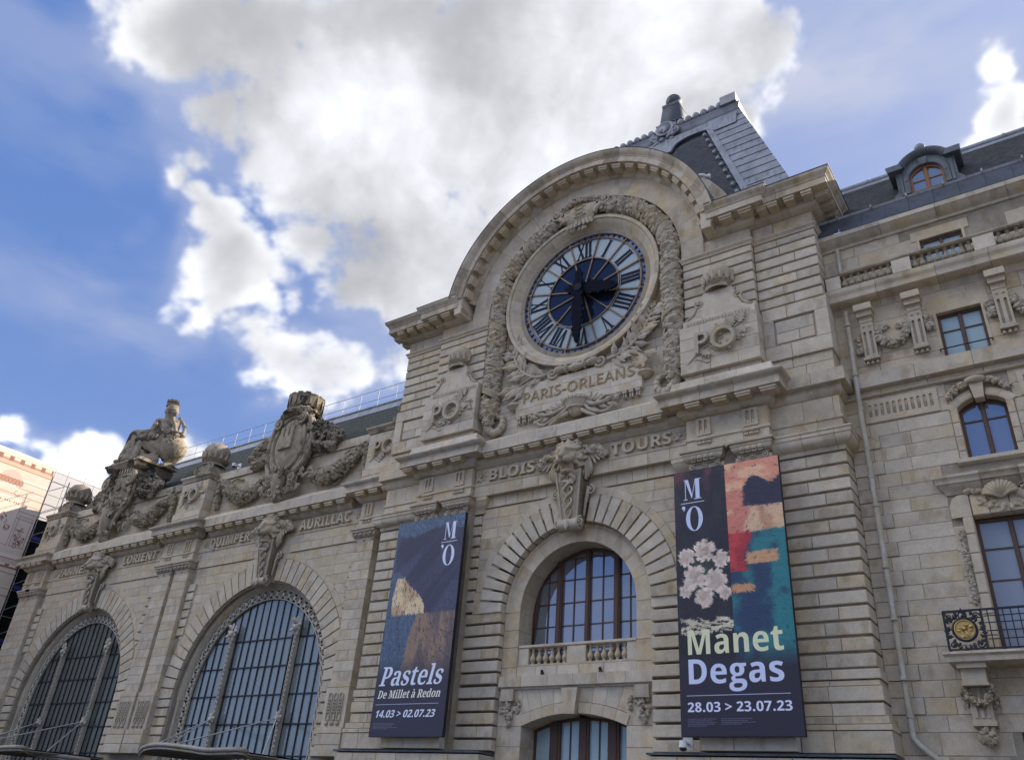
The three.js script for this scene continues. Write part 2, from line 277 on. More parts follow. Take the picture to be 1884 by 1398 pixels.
const S = {
  a: stoneMat([0.661, 0.581, 0.459], 0),
  b: stoneMat([0.643, 0.571, 0.459], 1),
  c: stoneMat([0.693, 0.620, 0.501], 2),
  d: stoneMat([0.661, 0.571, 0.435], 0),
  e: stoneMat([0.618, 0.550, 0.442], 1),
  f: stoneMat([0.675, 0.585, 0.449], 2),
  g: stoneMat([0.643, 0.581, 0.483], 1),
  h: stoneMat([0.718, 0.648, 0.538], 2),
};
const WARM = [S.a, S.d, S.f, S.a, S.d, S.f, S.b], MIX = [S.a, S.b, S.c, S.a, S.g, S.c, S.e, S.b], PALE = [S.c, S.h, S.c, S.b, S.g, S.c], GREY = [S.b, S.g, S.e, S.b, S.c, S.a];
const carved = std({ color: lin(0.56, 0.50, 0.41), map: LT[1], bumpMap: grain, bumpScale: 0.006, roughness: 0.9 });
const carvedWarm = std({ color: lin(0.57, 0.505, 0.405), map: LT[0], bumpMap: grain, bumpScale: 0.006, roughness: 0.9 });
const weathered = std({ color: lin(0.50, 0.45, 0.37), map: crust(401, 0.54, 0.72), bumpMap: grain, bumpScale: 0.008, roughness: 0.95 });
const blackened = std({ color: lin(0.47, 0.42, 0.35), map: crust(433, 0.42, 0.6), bumpMap: grain, bumpScale: 0.008, roughness: 0.95 });
const sooty = std({ color: lin(0.56, 0.505, 0.425), map: crust(457, 0.56, 0.86), bumpMap: grain, bumpScale: 0.008, roughness: 0.95 });
const joint = stoneMat([0.40, 0.355, 0.285], 1);
const wood = std({ color: lin(0.085, 0.042, 0.026), roughness: 0.5, bumpMap: grain, bumpScale: 0.002 });
const woodLight = std({ color: lin(0.26, 0.115, 0.04), roughness: 0.5, bumpMap: grain, bumpScale: 0.002 });
const pane = new THREE.MeshPhysicalMaterial({ color: lin(0.33, 0.37, 0.43), metalness: 0.7, roughness: 0.035 });
const paneGrey = new THREE.MeshPhysicalMaterial({ color: lin(0.15, 0.17, 0.16), metalness: 0.4, roughness: 0.2 });
const paneHall = new THREE.MeshPhysicalMaterial({ color: lin(0.27, 0.31, 0.315), metalness: 0.4, roughness: 0.14 });
const paneMilk = new THREE.MeshPhysicalMaterial({ color: lin(0.36, 0.47, 0.50), metalness: 0.15, roughness: 0.2 });
const blindPane = new THREE.MeshPhysicalMaterial({ color: lin(0.30, 0.33, 0.38), roughness: 0.12, metalness: 0.2 });
const iron = std({ color: lin(0.018, 0.020, 0.026), roughness: 0.45, metalness: 0.3 });
const steel = std({ color: lin(0.34, 0.35, 0.36), roughness: 0.45, metalness: 0.6 });
const zincTex = dataTex(512, (u, v) => { const a = pfbm(u, v, 6, 501, 5), b = pfbm(u, v, 60, 507, 3), s = pfbm(u * 4, v, 8, 511, 4); const l = 0.84 + (a - 0.5) * 0.3 + (b - 0.5) * 0.1 - sstep(0.6, 0.8, s) * 0.12; return [l, l * 1.0, l * 1.01]; }, true, 3.3);
const zinc = std({ color: lin(0.40, 0.43, 0.47), map: zincTex, roughness: 0.55, metalness: 0.25 });
const zincDark = std({ color: lin(0.115, 0.13, 0.15), map: zincTex, roughness: 0.5, metalness: 0.3 });
const dormerPaint = std({ color: lin(0.165, 0.195, 0.215), map: zincTex, roughness: 0.6 });
const slateM = [0.032, 0.042, 0.052].map((l) => std({ color: lin(l, l * 1.05, l * 1.2), roughness: 0.55, bumpMap: grain, bumpScale: 0.003 }));
const castIron = std({ color: lin(0.58, 0.545, 0.47), map: LT[1], roughness: 0.6 });
const gold = std({ color: lin(0.45, 0.32, 0.12), metalness: 0.6, roughness: 0.5, bumpMap: grain, bumpScale: 0.004 });
const goldPaint = std({ color: lin(0.27, 0.19, 0.085), roughness: 0.6, metalness: 0.1 });
const navy = new THREE.MeshPhysicalMaterial({ color: lin(0.006, 0.010, 0.030), roughness: 0.7, specularIntensity: 0.4 });
const pipeM = std({ color: lin(0.55, 0.53, 0.47), map: LT[1], roughness: 0.6 });
const fontB = await new FontLoader().loadAsync('fonts/droid/droid_sans_bold.typeface.json');
const fontR = await new FontLoader().loadAsync('fonts/droid/droid_sans_regular.typeface.json');
function textG(s, font, x0, x1, y0, y1, z0, z1, bevel = 0.012) {
  const g = new TextGeometry(s, { font, size: 1, depth: 1, curveSegments: 6, bevelEnabled: false }); g.computeBoundingBox(); const b = g.boundingBox;
  g.translate(-b.min.x, -b.min.y, 0); g.scale((x1 - x0) / (b.max.x - b.min.x), (y1 - y0) / (b.max.y - b.min.y), z1 - z0); g.translate(x0, y0, z0); return g;
}
// each letter of a word a mesh of its own
function word(s, font, x0, x1, y0, y1, z0, z1, mat, parent) {
  const full = new TextGeometry(s, { font, size: 1, depth: 1, curveSegments: 2 }); full.computeBoundingBox(); const fb = full.boundingBox, W = fb.max.x - fb.min.x;
  const cap = new TextGeometry('E', { font, size: 1, depth: 1 }); cap.computeBoundingBox(); const ch = cap.boundingBox.max.y, res = font.data.resolution;
  let adv = -fb.min.x;
  for (const c of s) {
    if (c !== ' ') { const g = new TextGeometry(c, { font, size: 1, depth: 1, curveSegments: 7, bevelEnabled: false }); g.translate(adv, 0, 0); g.scale((x1 - x0) / W, (y1 - y0) / ch, z1 - z0); g.translate(x0, y0, z0); M('letter', g, mat, parent); }
    adv += font.data.glyphs[c].ha / res;
  }
}

// ---------------------------------------------------------------- carved ornament
// a domed leaf lying in the xy plane, tip towards +y, rising towards +z
function leafG(L, W, H, lobes = 3, bend = 0) {
  const nu = 7, nv = 4, pos = [], idx = [];
  for (let i = 0; i <= nu; i++) { const u = i / nu, w = W * Math.pow(Math.sin(Math.PI * Math.pow(u, 0.72)), 0.8) * (0.74 + 0.26 * Math.cos(u * lobes * 2 * Math.PI)) + 0.004;
    for (let j = -nv / 2; j <= nv / 2; j++) { const v = j / (nv / 2); pos.push(v * w, u * L, H * (1 - Math.pow(Math.abs(v), 1.3)) * (0.35 + 0.65 * Math.sin(Math.PI * Math.min(1, u + 0.12))) * (j === 0 ? 0.72 : 1.12) + bend * u * u); } }
  for (let i = 0; i < nu; i++) for (let j = 0; j < nv; j++) { const a = i * (nv + 1) + j, b = a + 1, c = a + nv + 1, d = c + 1; idx.push(a, b, c, b, d, c); }
  const g = new THREE.BufferGeometry(); g.setAttribute('position', new THREE.Float32BufferAttribute(pos, 3)); g.setIndex(idx); g.computeVertexNormals(); return tidy(g);
}
// a lobed leaf of flat facets with a raised heart, tips and notches sharp
function ivyG(L, H, r) {
  const n = 10, o = []; for (let i = 0; i <= n; i++) { const a = -2.5 + 5.0 * i / n, tip = i % 2 === 0, R = L * (tip ? 0.50 + 0.12 * Math.cos(a) : 0.33) * (0.9 + r() * 0.2); o.push([Math.sin(a) * R, L * 0.42 + Math.cos(a) * R, tip ? -H * 0.25 + r() * H * 0.3 : H * 0.45]); }
  const c = [0, L * 0.40, H], st = [0, 0, 0], p = []; for (let i = 0; i < n; i++) p.push(...c, ...o[i + 1], ...o[i]); p.push(...c, ...o[0], ...st, ...c, ...st, ...o[n]);
  const g = new THREE.BufferGeometry(); g.setAttribute('position', new THREE.Float32BufferAttribute(p, 3)); g.computeVertexNormals(); return g;
}
function orient(g, p, dir, nrm, s = 1) {    // leaf +y -> dir, +z -> nrm
  const n = new V3(...nrm).normalize(), d = new V3(...dir); d.addScaledVector(n, -d.dot(n)).normalize(); const x = new V3().crossVectors(d, n);
  const m = new THREE.Matrix4().makeBasis(x, d, n); m.scale(new V3(s, s, s)); m.setPosition(...p); return g.applyMatrix4(m);
}
const ballG = (p, r, s = [1, 1, 1], d = 1) => { const g = new THREE.IcosahedronGeometry(r, d); g.computeVertexNormals(); g.scale(...s); g.translate(...p); return smooth(g); };
function smooth(g) { g = g.clone(); const p = g.attributes.position, n = g.attributes.normal; g.computeBoundingSphere(); const c = g.boundingSphere.center; for (let i = 0; i < p.count; i++) { const v = new V3(p.getX(i) - c.x, p.getY(i) - c.y, p.getZ(i) - c.z).normalize(); n.setXYZ(i, v.x, v.y, v.z); } return g; }
// leaves and fruit heaped round a rope; path of [x,y,z] points, the wall behind it towards -z
function garlandG(path, R, seed, { leaf = 0.22, density = 60, fruit = 0.18, core = 0.75, jitter = 1 } = {}) {
  const r = rng(seed), cv = new THREE.CatmullRomCurve3(path.map((p) => new V3(...p))), len = cv.getLength(), out = [], RF = typeof R === 'function' ? R : () => R;
  out.push(tubeG(path, (t) => RF(t) * core, Math.ceil(len / 0.2), 8));
  const n = Math.ceil(len * density);
  for (let i = 0; i < n; i++) {
    const t = r(), c = cv.getPointAt(t), tg = cv.getTangentAt(t), side = new V3().crossVectors(tg, new V3(0, 0, 1)).normalize(), a = (r() - 0.5) * 3.6, rr = RF(t) * (0.80 + r() * 0.30);
    const nr = new V3(0, 0, 1).multiplyScalar(Math.cos(a)).addScaledVector(side, Math.sin(a)), p = c.clone().addScaledVector(nr, rr);
    if (r() < fruit) out.push(tidy(ballG(p.toArray(), leaf * (0.2 + r() * 0.14))));
    else { const w = (r() - 0.5) * 3.4 * jitter, d = tg.clone().multiplyScalar(Math.cos(w)).add(new V3().crossVectors(nr, tg).multiplyScalar(Math.sin(w))).addScaledVector(nr, 0.2 + r() * 0.5); const L = leaf * (0.75 + r() * 0.6); out.push(orient(ivyG(L, L * 0.42, r), p.addScaledVector(d.normalize(), -L * 0.2).toArray(), d.toArray(), nr.clone().addScaledVector(d, 0.2).toArray())); }
  }
  return out;
}
function volute(cx, cy, z, r0, turns, dir, tube, start = 0) {  // spiral scroll in the wall plane
  const pts = []; for (let i = 0; i <= 28; i++) { const t = i / 28, a = start + dir * t * turns * 2 * Math.PI, r = r0 * (1 - 0.88 * t); pts.push([cx + r * Math.cos(a), cy + r * Math.sin(a), z + t * tube * 0.8]); }
  return [tubeG(pts, (t) => tube * (1 - 0.35 * t), 44, 7), tidy(ballG([cx, cy, z + tube * 0.7], r0 * 0.22))];
}
// flat patches of overlapping leaves on a wall, inside an ellipse
function leafPatch(cx, cy, z, rx, ry, n, seed, L0 = 0.25) {
  const r = rng(seed), o = [];
  for (let i = 0; i < n; i++) { const a = r() * 6.283, q = Math.sqrt(r()), x = cx + rx * q * Math.cos(a), y = cy + ry * q * Math.sin(a), d = a + (r() - 0.5) * 1.6, L = L0 * (0.7 + r() * 0.6); o.push(orient(leafG(L, L * 0.45, L * 0.28, 3, L * 0.15), [x, y, z + r() * 0.03], [Math.cos(d), Math.sin(d), 0.15], [(r() - 0.5) * 0.5, (r() - 0.5) * 0.5, 1])); }
  return o;
}
function oakLeaf(L) { // broad lobed leaf, flat
  const p = []; const n = 26; for (let i = 0; i <= n; i++) { const u = i / n; p.push([0.30 * L * Math.pow(Math.sin(Math.PI * Math.pow(u, 0.8)), 0.7) * (0.78 + 0.3 * Math.cos(u * 4 * 2 * Math.PI + 2.6)), u * L]); }
  const pts = [...p, ...p.slice(1, -1).reverse().map(([x, y]) => [-x, y])]; const g = tidy(shapeG(pts, 0, 0.05, 0.02)); return g;
}

const lionHead = (() => {
  const strands = [], r = rng(55);
  for (let ringI = 0; ringI < 3; ringI++) for (let k = 0; k < 17; k++) {
    const a = (k + ringI * 0.5) / 17 * 2 * Math.PI + (r() - 0.5) * 0.2, r0 = 0.42 + ringI * 0.14, r1 = r0 + 0.26 + r() * 0.1, z0 = 0.16 - ringI * 0.16, s = Math.sin(a), c = Math.cos(a), tw = (r() - 0.5) * 0.35;
    strands.push([[s * r0 * 0.9, c * r0 + 0.08, z0], [Math.sin(a + tw) * r1 * 0.92, Math.cos(a + tw) * r1 - 0.02, z0 - 0.10], 0.10, 0.055]);
    strands.push([[Math.sin(a + tw) * r1 * 0.92, Math.cos(a + tw) * r1 - 0.02, z0 - 0.10], [Math.sin(a + tw * 2.4) * r1 * 0.86, Math.cos(a + tw * 2.4) * r1 - 0.12, z0 - 0.02], 0.07, 0.05]);
  }
  const f = (p) => {
    const m = [Math.abs(p[0]), p[1], p[2]];
    let d = sdEll(p, [0, 0.14, -0.02], [0.45, 0.50, 0.42]);
    d = smin(d, sdEll(m, [0.15, -0.13, 0.44], [0.18, 0.15, 0.19]), 0.08);
    d = smin(d, sdCap(p, [0, 0.34, 0.30], [0, 0.02, 0.56], 0.13, 0.115), 0.06);
    d = smin(d, sdEll(p, [0, 0.015, 0.63], [0.15, 0.085, 0.07]), 0.03);
    d = smin(d, sdCap(m, [0.09, 0.35, 0.37], [0.36, 0.30, 0.22], 0.085, 0.06), 0.05);
    d = smin(d, sdEll(m, [0.30, -0.02, 0.27], [0.15, 0.17, 0.14]), 0.06);
    d = Math.max(d, -sdEll(m, [0.225, 0.19, 0.45], [0.12, 0.075, 0.15]));
    d = smin(d, sdEll(m, [0.215, 0.185, 0.31], [0.075, 0.065, 0.06]), 0.012);
    d = Math.max(d, -sdEll(p, [0, -0.34, 0.42], [0.27, 0.125, 0.34]));
    d = smin(d, sdEll(p, [0, -0.55, 0.20], [0.24, 0.11, 0.24]), 0.05);
    d = Math.max(d, -sdEll(m, [0.065, 0.005, 0.70], [0.035, 0.028, 0.05]));
    let e = sdEll(m, [0.40, 0.56, 0.06], [0.15, 0.17, 0.09]); e = Math.max(e, -sdEll(m, [0.40, 0.55, 0.15], [0.085, 0.10, 0.08])); d = smin(d, e, 0.03);
    let mane = sdEll(p, [0, 0.0, -0.30], [0.80, 0.86, 0.36]);
    for (const s of strands) { if (mane < -0.1) break; mane = smin(mane, sdCap(p, ...s), 0.035); }
    return smin(d, mane, 0.03);
  };
  return tidy(nets(f, [-1.05, -1.12, -0.62], [1.05, 1.05, 0.78], 0.036));
})();
function addKeystone(cx, zw, parent, seed) {    // lion-headed keystone with a serpent staff, 3.5 m tall; zw = wall plane
  const k = group('lion_keystone', parent), T = (o, g) => o.push(tidy(g));
  M('lion_head', xf(lionHead.clone(), { p: [cx, 15.26, zw + 0.5], r: [0.16, 0, 0], s: [1.0, 1.02, 1.1] }), carved, k);
  // tapering console with raised edges
  const c = [], yT = 14.75, yB = 12.62, hw = (y) => lerp(0.36, 0.60, (y - yB) / (yT - yB)), zf = (y) => zw + lerp(0.30, 0.52, (y - yB) / (yT - yB));
  const quad = (x0, x1, y0, y1, za, zb) => { const X0 = (y) => cx + x0(y), X1 = (y) => cx + x1(y); return fromQuads([[[X0(y0), y0, za(y0)], [X1(y0), y0, za(y0)], [X1(y1), y1, za(y1)], [X0(y1), y1, za(y1)]], [[X0(y0), y0, zb], [X0(y0), y0, za(y0)], [X0(y1), y1, za(y1)], [X0(y1), y1, zb]], [[X1(y0), y0, za(y0)], [X1(y0), y0, zb], [X1(y1), y1, zb], [X1(y1), y1, za(y1)]], [[X0(y0), y0, zb], [X1(y0), y0, zb], [X1(y0), y0, za(y0)], [X0(y0), y0, za(y0)]]]); };
  T(c, quad((y) => -hw(y), (y) => hw(y), yB, yT, zf, zw - 0.2));
  for (const s of [-1, 1]) T(c, quad((y) => Math.min(s * hw(y), s * (hw(y) - 0.07)) , (y) => Math.max(s * hw(y), s * (hw(y) - 0.07)), yB, yT, (y) => zf(y) + 0.06, zw));
  M('console', c, carvedWarm, k);
  const sn = [];
  sn.push(tubeG([[cx, 12.8, zf(12.8) + 0.05], [cx, 13.8, zf(13.8) + 0.05], [cx, 14.6, zf(14.6) + 0.08]], 0.045, 10, 7));
  for (const s of [-1, 1]) { const pts = []; for (let i = 0; i <= 22; i++) { const t = i / 22, y = 12.78 + t * 1.42, A = 0.10 + 0.14 * t; pts.push([cx + s * A * Math.sin(t * 3.1 * 2 * Math.PI / 2 + 0.3), y, zf(y) + 0.09 + 0.05 * s * Math.cos(t * 3.1 * Math.PI)]); } pts.push([cx + s * 0.34, 14.32, zf(14.3) + 0.12], [cx + s * 0.22, 14.46, zf(14.4) + 0.16]); sn.push(tubeG(pts, (t) => 0.035 + 0.045 * t, 60, 7)); sn.push(ballG([cx + s * 0.2, 14.48, zf(14.45) + 0.18], 0.085, [1.3, 0.8, 1])); }
  for (const s of [-1, 1]) for (let i = 0; i < 6; i++) sn.push(orient(leafG(0.42 - i * 0.03, 0.075, 0.05, 1, 0.02), [cx + s * 0.06, 14.42 - i * 0.035, zf(14.4) + 0.05 + i * 0.012], [s * Math.cos(0.55 - i * 0.2), Math.sin(0.55 - i * 0.2), 0.1], [0, 0, 1]));
  M('serpent_staff', sn, carved, k);
  // scroll at the foot
  const f = [], cyl = new THREE.CylinderGeometry(0.25, 0.25, 0.86, 18); cyl.rotateZ(Math.PI / 2); cyl.translate(cx, 12.55, zw + 0.28); f.push(cyl);
  for (const s of [-1, 1]) { const v = volute(0, 0, 0, 0.26, 1.9, s, 0.05, 1.2); for (const g of v) f.push(tidy(g).rotateY(Math.PI / 2).translate(cx + s * 0.42, 12.55, zw + 0.28)); f.push(...volute(cx + s * 0.5, 12.6, zw + 0.38, 0.2, 1.7, s, 0.05, 1.2)); }
  f.push(orient(leafG(0.45, 0.16, 0.1, 3, 0.05), [cx, 12.72, zw + 0.52], [0, -1, 0.1], [0, 0, 1]));
  M('foot_scroll', f, carved, k);
  // horned leaf wings and hanging locks
  for (const s of [-1, 1]) {
    const w = []; w.push(tubeG([[cx + s * 0.55, 15.5, zw + 0.25], [cx + s * 0.95, 15.62, zw + 0.28], [cx + s * 1.4, 15.42, zw + 0.3], [cx + s * 1.62, 15.2, zw + 0.26]], (t) => 0.21 * (1 - 0.72 * t), 18, 8));
    w.push(...garlandG([[cx + s * 0.6, 15.55, zw + 0.25], [cx + s * 1.1, 15.55, zw + 0.3], [cx + s * 1.55, 15.25, zw + 0.26]], (t) => 0.26 - 0.14 * t, seed + s + 3, { leaf: 0.26, density: 60, fruit: 0.05 }));
    for (let i = 0; i < 5; i++) w.push(orient(leafG(0.62 - i * 0.04, 0.11, 0.09, 1, 0.1), [cx + s * (0.75 + i * 0.12), 15.42 - i * 0.02, zw + 0.32], [s * (0.35 + i * 0.2), -1 + i * 0.12, 0.1], [0, 0, 1]));
    for (let i = 0; i < 3; i++) w.push(tubeG([[cx + s * (0.62 + i * 0.10), 15.15, zw + 0.3], [cx + s * (0.72 + i * 0.12), 14.75, zw + 0.36], [cx + s * (0.66 + i * 0.10), 14.35 + i * 0.1, zw + 0.26]], (t) => 0.10 * (1 - 0.4 * t), 12, 7));
    w.push(...volute(cx + s * 0.78, 13.95, zw + 0.1, 0.2, 1.4, -s, 0.06, 1.5)); w.push(tubeG([[cx + s * 0.72, 14.1, zw + 0.1], [cx + s * 0.62, 13.6, zw + 0.12], [cx + s * 0.52, 12.9, zw + 0.1]], (t) => 0.09 - 0.05 * t, 12, 6));
    M('leaf_wing', w, carved, k);
  }
  return k;
}
// the railway monogram on leaves
function addMonogram(x, y, h, z, mat, parent, seed, n = 26) {
  const m = group('monogram', parent), w = h * 0.6, st = h * 0.16;
  M('letter', shapeG([[0, 0], [st, 0], [st, h * 0.42], ...arcPts(w - h * 0.30, h * 0.71, h * 0.29, Math.PI, 0, 12).map((p) => p), [0, h]].map(([a, b]) => [x + a, y + b]), z, z + 0.24, 0.02, [[[x + st, y + h * 0.56], [x + st, y + h * 0.86], ...arcPts(x + w - h * 0.30, y + h * 0.71, h * 0.15, 0, Math.PI, 8)]]), mat, m);
  const ox = x + w + h * 0.62, oy = y + h * 0.5;
  M('letter', arcSweep(ox, oy, [[h * 0.37, z], [h * 0.37, z + 0.22], [h * 0.385, z + 0.24], [h * 0.515, z + 0.24], [h * 0.53, z + 0.22], [h * 0.53, z]], 0, 2 * Math.PI - 1e-4, 36), mat, m);
  const r = rng(seed), L = [];
  L.push(tubeG([[x - h * 0.45, y - h * 0.28, z], [x + h * 0.3, y + h * 0.3, z + 0.03], [x + h * 1.2, y + h * 0.62, z + 0.04], [x + h * 2.0, y + h * 1.15, z]], (t) => 0.05 - 0.02 * t, 16, 6));
  for (let i = 0; i < n * 1.5; i++) { const t = 0.05 + 0.95 * r(), bx0 = lerp(x - h * 0.1, x + h * 1.9, t), by = lerp(y + h * 0.1, y + h * 1.0, t), s = r() < 0.5 ? -1 : 1, a = Math.atan2(0.5, 1) + s * (0.6 + r() * 0.9), q = h * (0.05 + r() * 0.28); L.push(orient(oakLeaf(h * (0.42 + r() * 0.2)), [bx0 + q * Math.cos(a), by + q * Math.sin(a), z + r() * 0.03], [Math.cos(a), Math.sin(a), 0.06], [(r() - 0.5) * 0.35, (r() - 0.5) * 0.35, 1])); }
  L.push(tubeG([[x - h * 0.1, y - h * 0.1, z], [x + h * 0.28, y - h * 0.3, z + 0.03], [x + h * 0.42, y - h * 0.42, z + 0.02], [x + h * 0.6, y - h * 0.34, z]], 0.035, 14, 6));
  M('oak_spray', L, mat, m);
  return m;
}
const balusterG = (h, r) => { const p = [[0.62, 0], [0.62, 0.07], [0.42, 0.1], [0.5, 0.14], [0.88, 0.24], [1.0, 0.34], [0.9, 0.44], [0.5, 0.6], [0.36, 0.74], [0.40, 0.82], [0.60, 0.86], [0.44, 0.9], [0.62, 0.93], [0.62, 1]]; const g = new THREE.LatheGeometry(p.map(([a, b]) => new THREE.Vector2(a * r, b * h)), 12); return tidy(toCreasedNormals(g, 0.9)); };
// round-capped pier finial: ribbed cushion dome on a leafy collar
function finialG(x, y, z, r) {
  const o = [], L = new THREE.LatheGeometry([[0.05, 1.95], [0.35, 1.9], [0.72, 1.7], [0.98, 1.3], [1.0, 1.0], [0.92, 0.72], [0.85, 0.7], [0.9, 0.55], [0.86, 0.42], [0.62, 0.3], [0.62, 0.16], [0.82, 0.08], [0.84, 0]].map(([a, b]) => new THREE.Vector2(a * r, b * r)), 24); o.push(tidy(toCreasedNormals(L, 0.9)).translate(x, y, z));
  for (let k = 0; k < 14; k++) { const a = k / 14 * 2 * Math.PI; o.push(orient(leafG(0.66 * r, 0.24 * r, 0.2 * r, 1, 0.2 * r), [x + Math.sin(a) * r * 0.93, y + 0.42 * r, z + Math.cos(a) * r * 0.93], [0, 1, 0], [Math.sin(a), 0.1, Math.cos(a)])); }
  return o;
}

// ---------------------------------------------------------------- ground
{
  const asphalt = std({ color: lin(0.075, 0.073, 0.072), roughness: 0.95, bumpMap: grain, bumpScale: 0.01 }), paving = stoneMat([0.135, 0.13, 0.122], 1);
  const g = M('ground', bx(-400, 400, -0.5, -0.004, -400, 400), std({ color: lin(0.15, 0.14, 0.125), roughness: 1 })); tag(g, 0, 0, 0, 'structure');
  tag(M('pavement', bx(-90, 60, -0.3, 0.12, -1.5, 7), paving), 0, 0, 0, 'structure');
  tag(M('forecourt', bx(-90, 60, -0.3, 0.0, 7.0, 34), paving), 0, 0, 0, 'structure');
  tag(M('road', bx(-90, 60, -0.3, -0.002, 34, 48), asphalt), 0, 0, 0, 'structure');
}
// ================================================================ the clock pavilion
const pav = tag(group('clock_pavilion'), 'limestone pavilion with round arched gable holding the big clock, between the two banners', 'building');
const R = rng(2024), pick = (a) => a[Math.floor(R() * a.length)];
const CY = 23.953;                       // clock centre
const yk = (k) => 13.77 - 0.463 * k;     // lower courses
const GRV = 0.085;
// rows of blocks; ys from top to bottom, joints chosen per row
function rows(name, x0, x1, ys, zb, zf, mats, parent, { g = GRV, len = 1.25, c = 0.02, gx = 0.014, skip } = {}) {
  for (let i = 0; i < ys.length - 1; i++) {
    const yt = ys[i] - g / 2, yb = ys[i + 1] + g / 2, w = x1 - x0, n = Math.max(1, Math.round(w / len + (i % 2 ? 0.35 : -0.15))), cut = [x0];
    for (let k = 1; k < n; k++) cut.push(x0 + w * (k + (i % 2 ? 0.22 : -0.2) + (R() - 0.5) * 0.2) / n); cut.push(x1);
    for (let k = 0; k < n; k++) { const a = cut[k] + (k ? gx / 2 : 0), b = cut[k + 1] - (k < n - 1 ? gx / 2 : 0); if (skip && skip(a, b, yb, yt)) continue; M(name, stone(a, b, yb, yt, zb, zf + (R() - 0.5) * 0.004, c), pick(mats), parent, [R() * 4, R() * 4]); }
  }
}
const span = (a, b, n) => Array.from({ length: n + 1 }, (_, i) => lerp(a, b, i / n));

// cores behind the facing stones
{
  const w = [];
  const hole = [[-2.62, 7.3], [2.62, 7.3], [2.62, 9.55], ...arcPts(0, 9.55, 2.62, Math.PI / 2, -Math.PI / 2, 40)];
  const doorR = (2.15 * 2.15 + 0.42 * 0.42) / (2 * 0.42), da = Math.asin(2.15 / doorR);
  const door = [[-2.24, 0.05], [2.24, 0.05], [2.24, 5.42], ...arcPts(0, 5.88 - doorR, doorR, da, -da, 20)];
  w.push(shapeG([[-5.2, 0], [5.2, 0], [5.2, 16.2], [-5.2, 16.2]], -1.55, -0.285, 0, [hole, door]));
  for (const s of [-1, 1]) {
    const X = (a, b) => s > 0 ? [a, b] : [-b, -a];
    w.push(bx(...X(8.0, 10.37), 0, 16.2, -1.6, 0.06), bx(...X(5.0, 8.05), 0, 16.2, -1.6, 0.36));      // lower piers
    w.push(bx(...X(8.0, 10.37), 16.2, 24.6, -1.6, 0.065), bx(...X(5.12, 7.95), 16.2, 24.6, -1.6, 0.315)); // upper piers
  }
  w.push(shapeG([[-5.2, 16.2], [5.2, 16.2], [5.2, 24], ...arcPts(0, CY, 5.6, Math.PI / 2, -Math.PI / 2, 40), [-5.2, 24]], -1.6, 0.07, 0, [arcPts(0, CY, 3.22, 0, 2 * Math.PI - 0.01, 48)]));
  w.push(bx(-10.3, 10.3, 0, 25.1, -16, -1.62));
  M('wall', w, joint, pav);
}
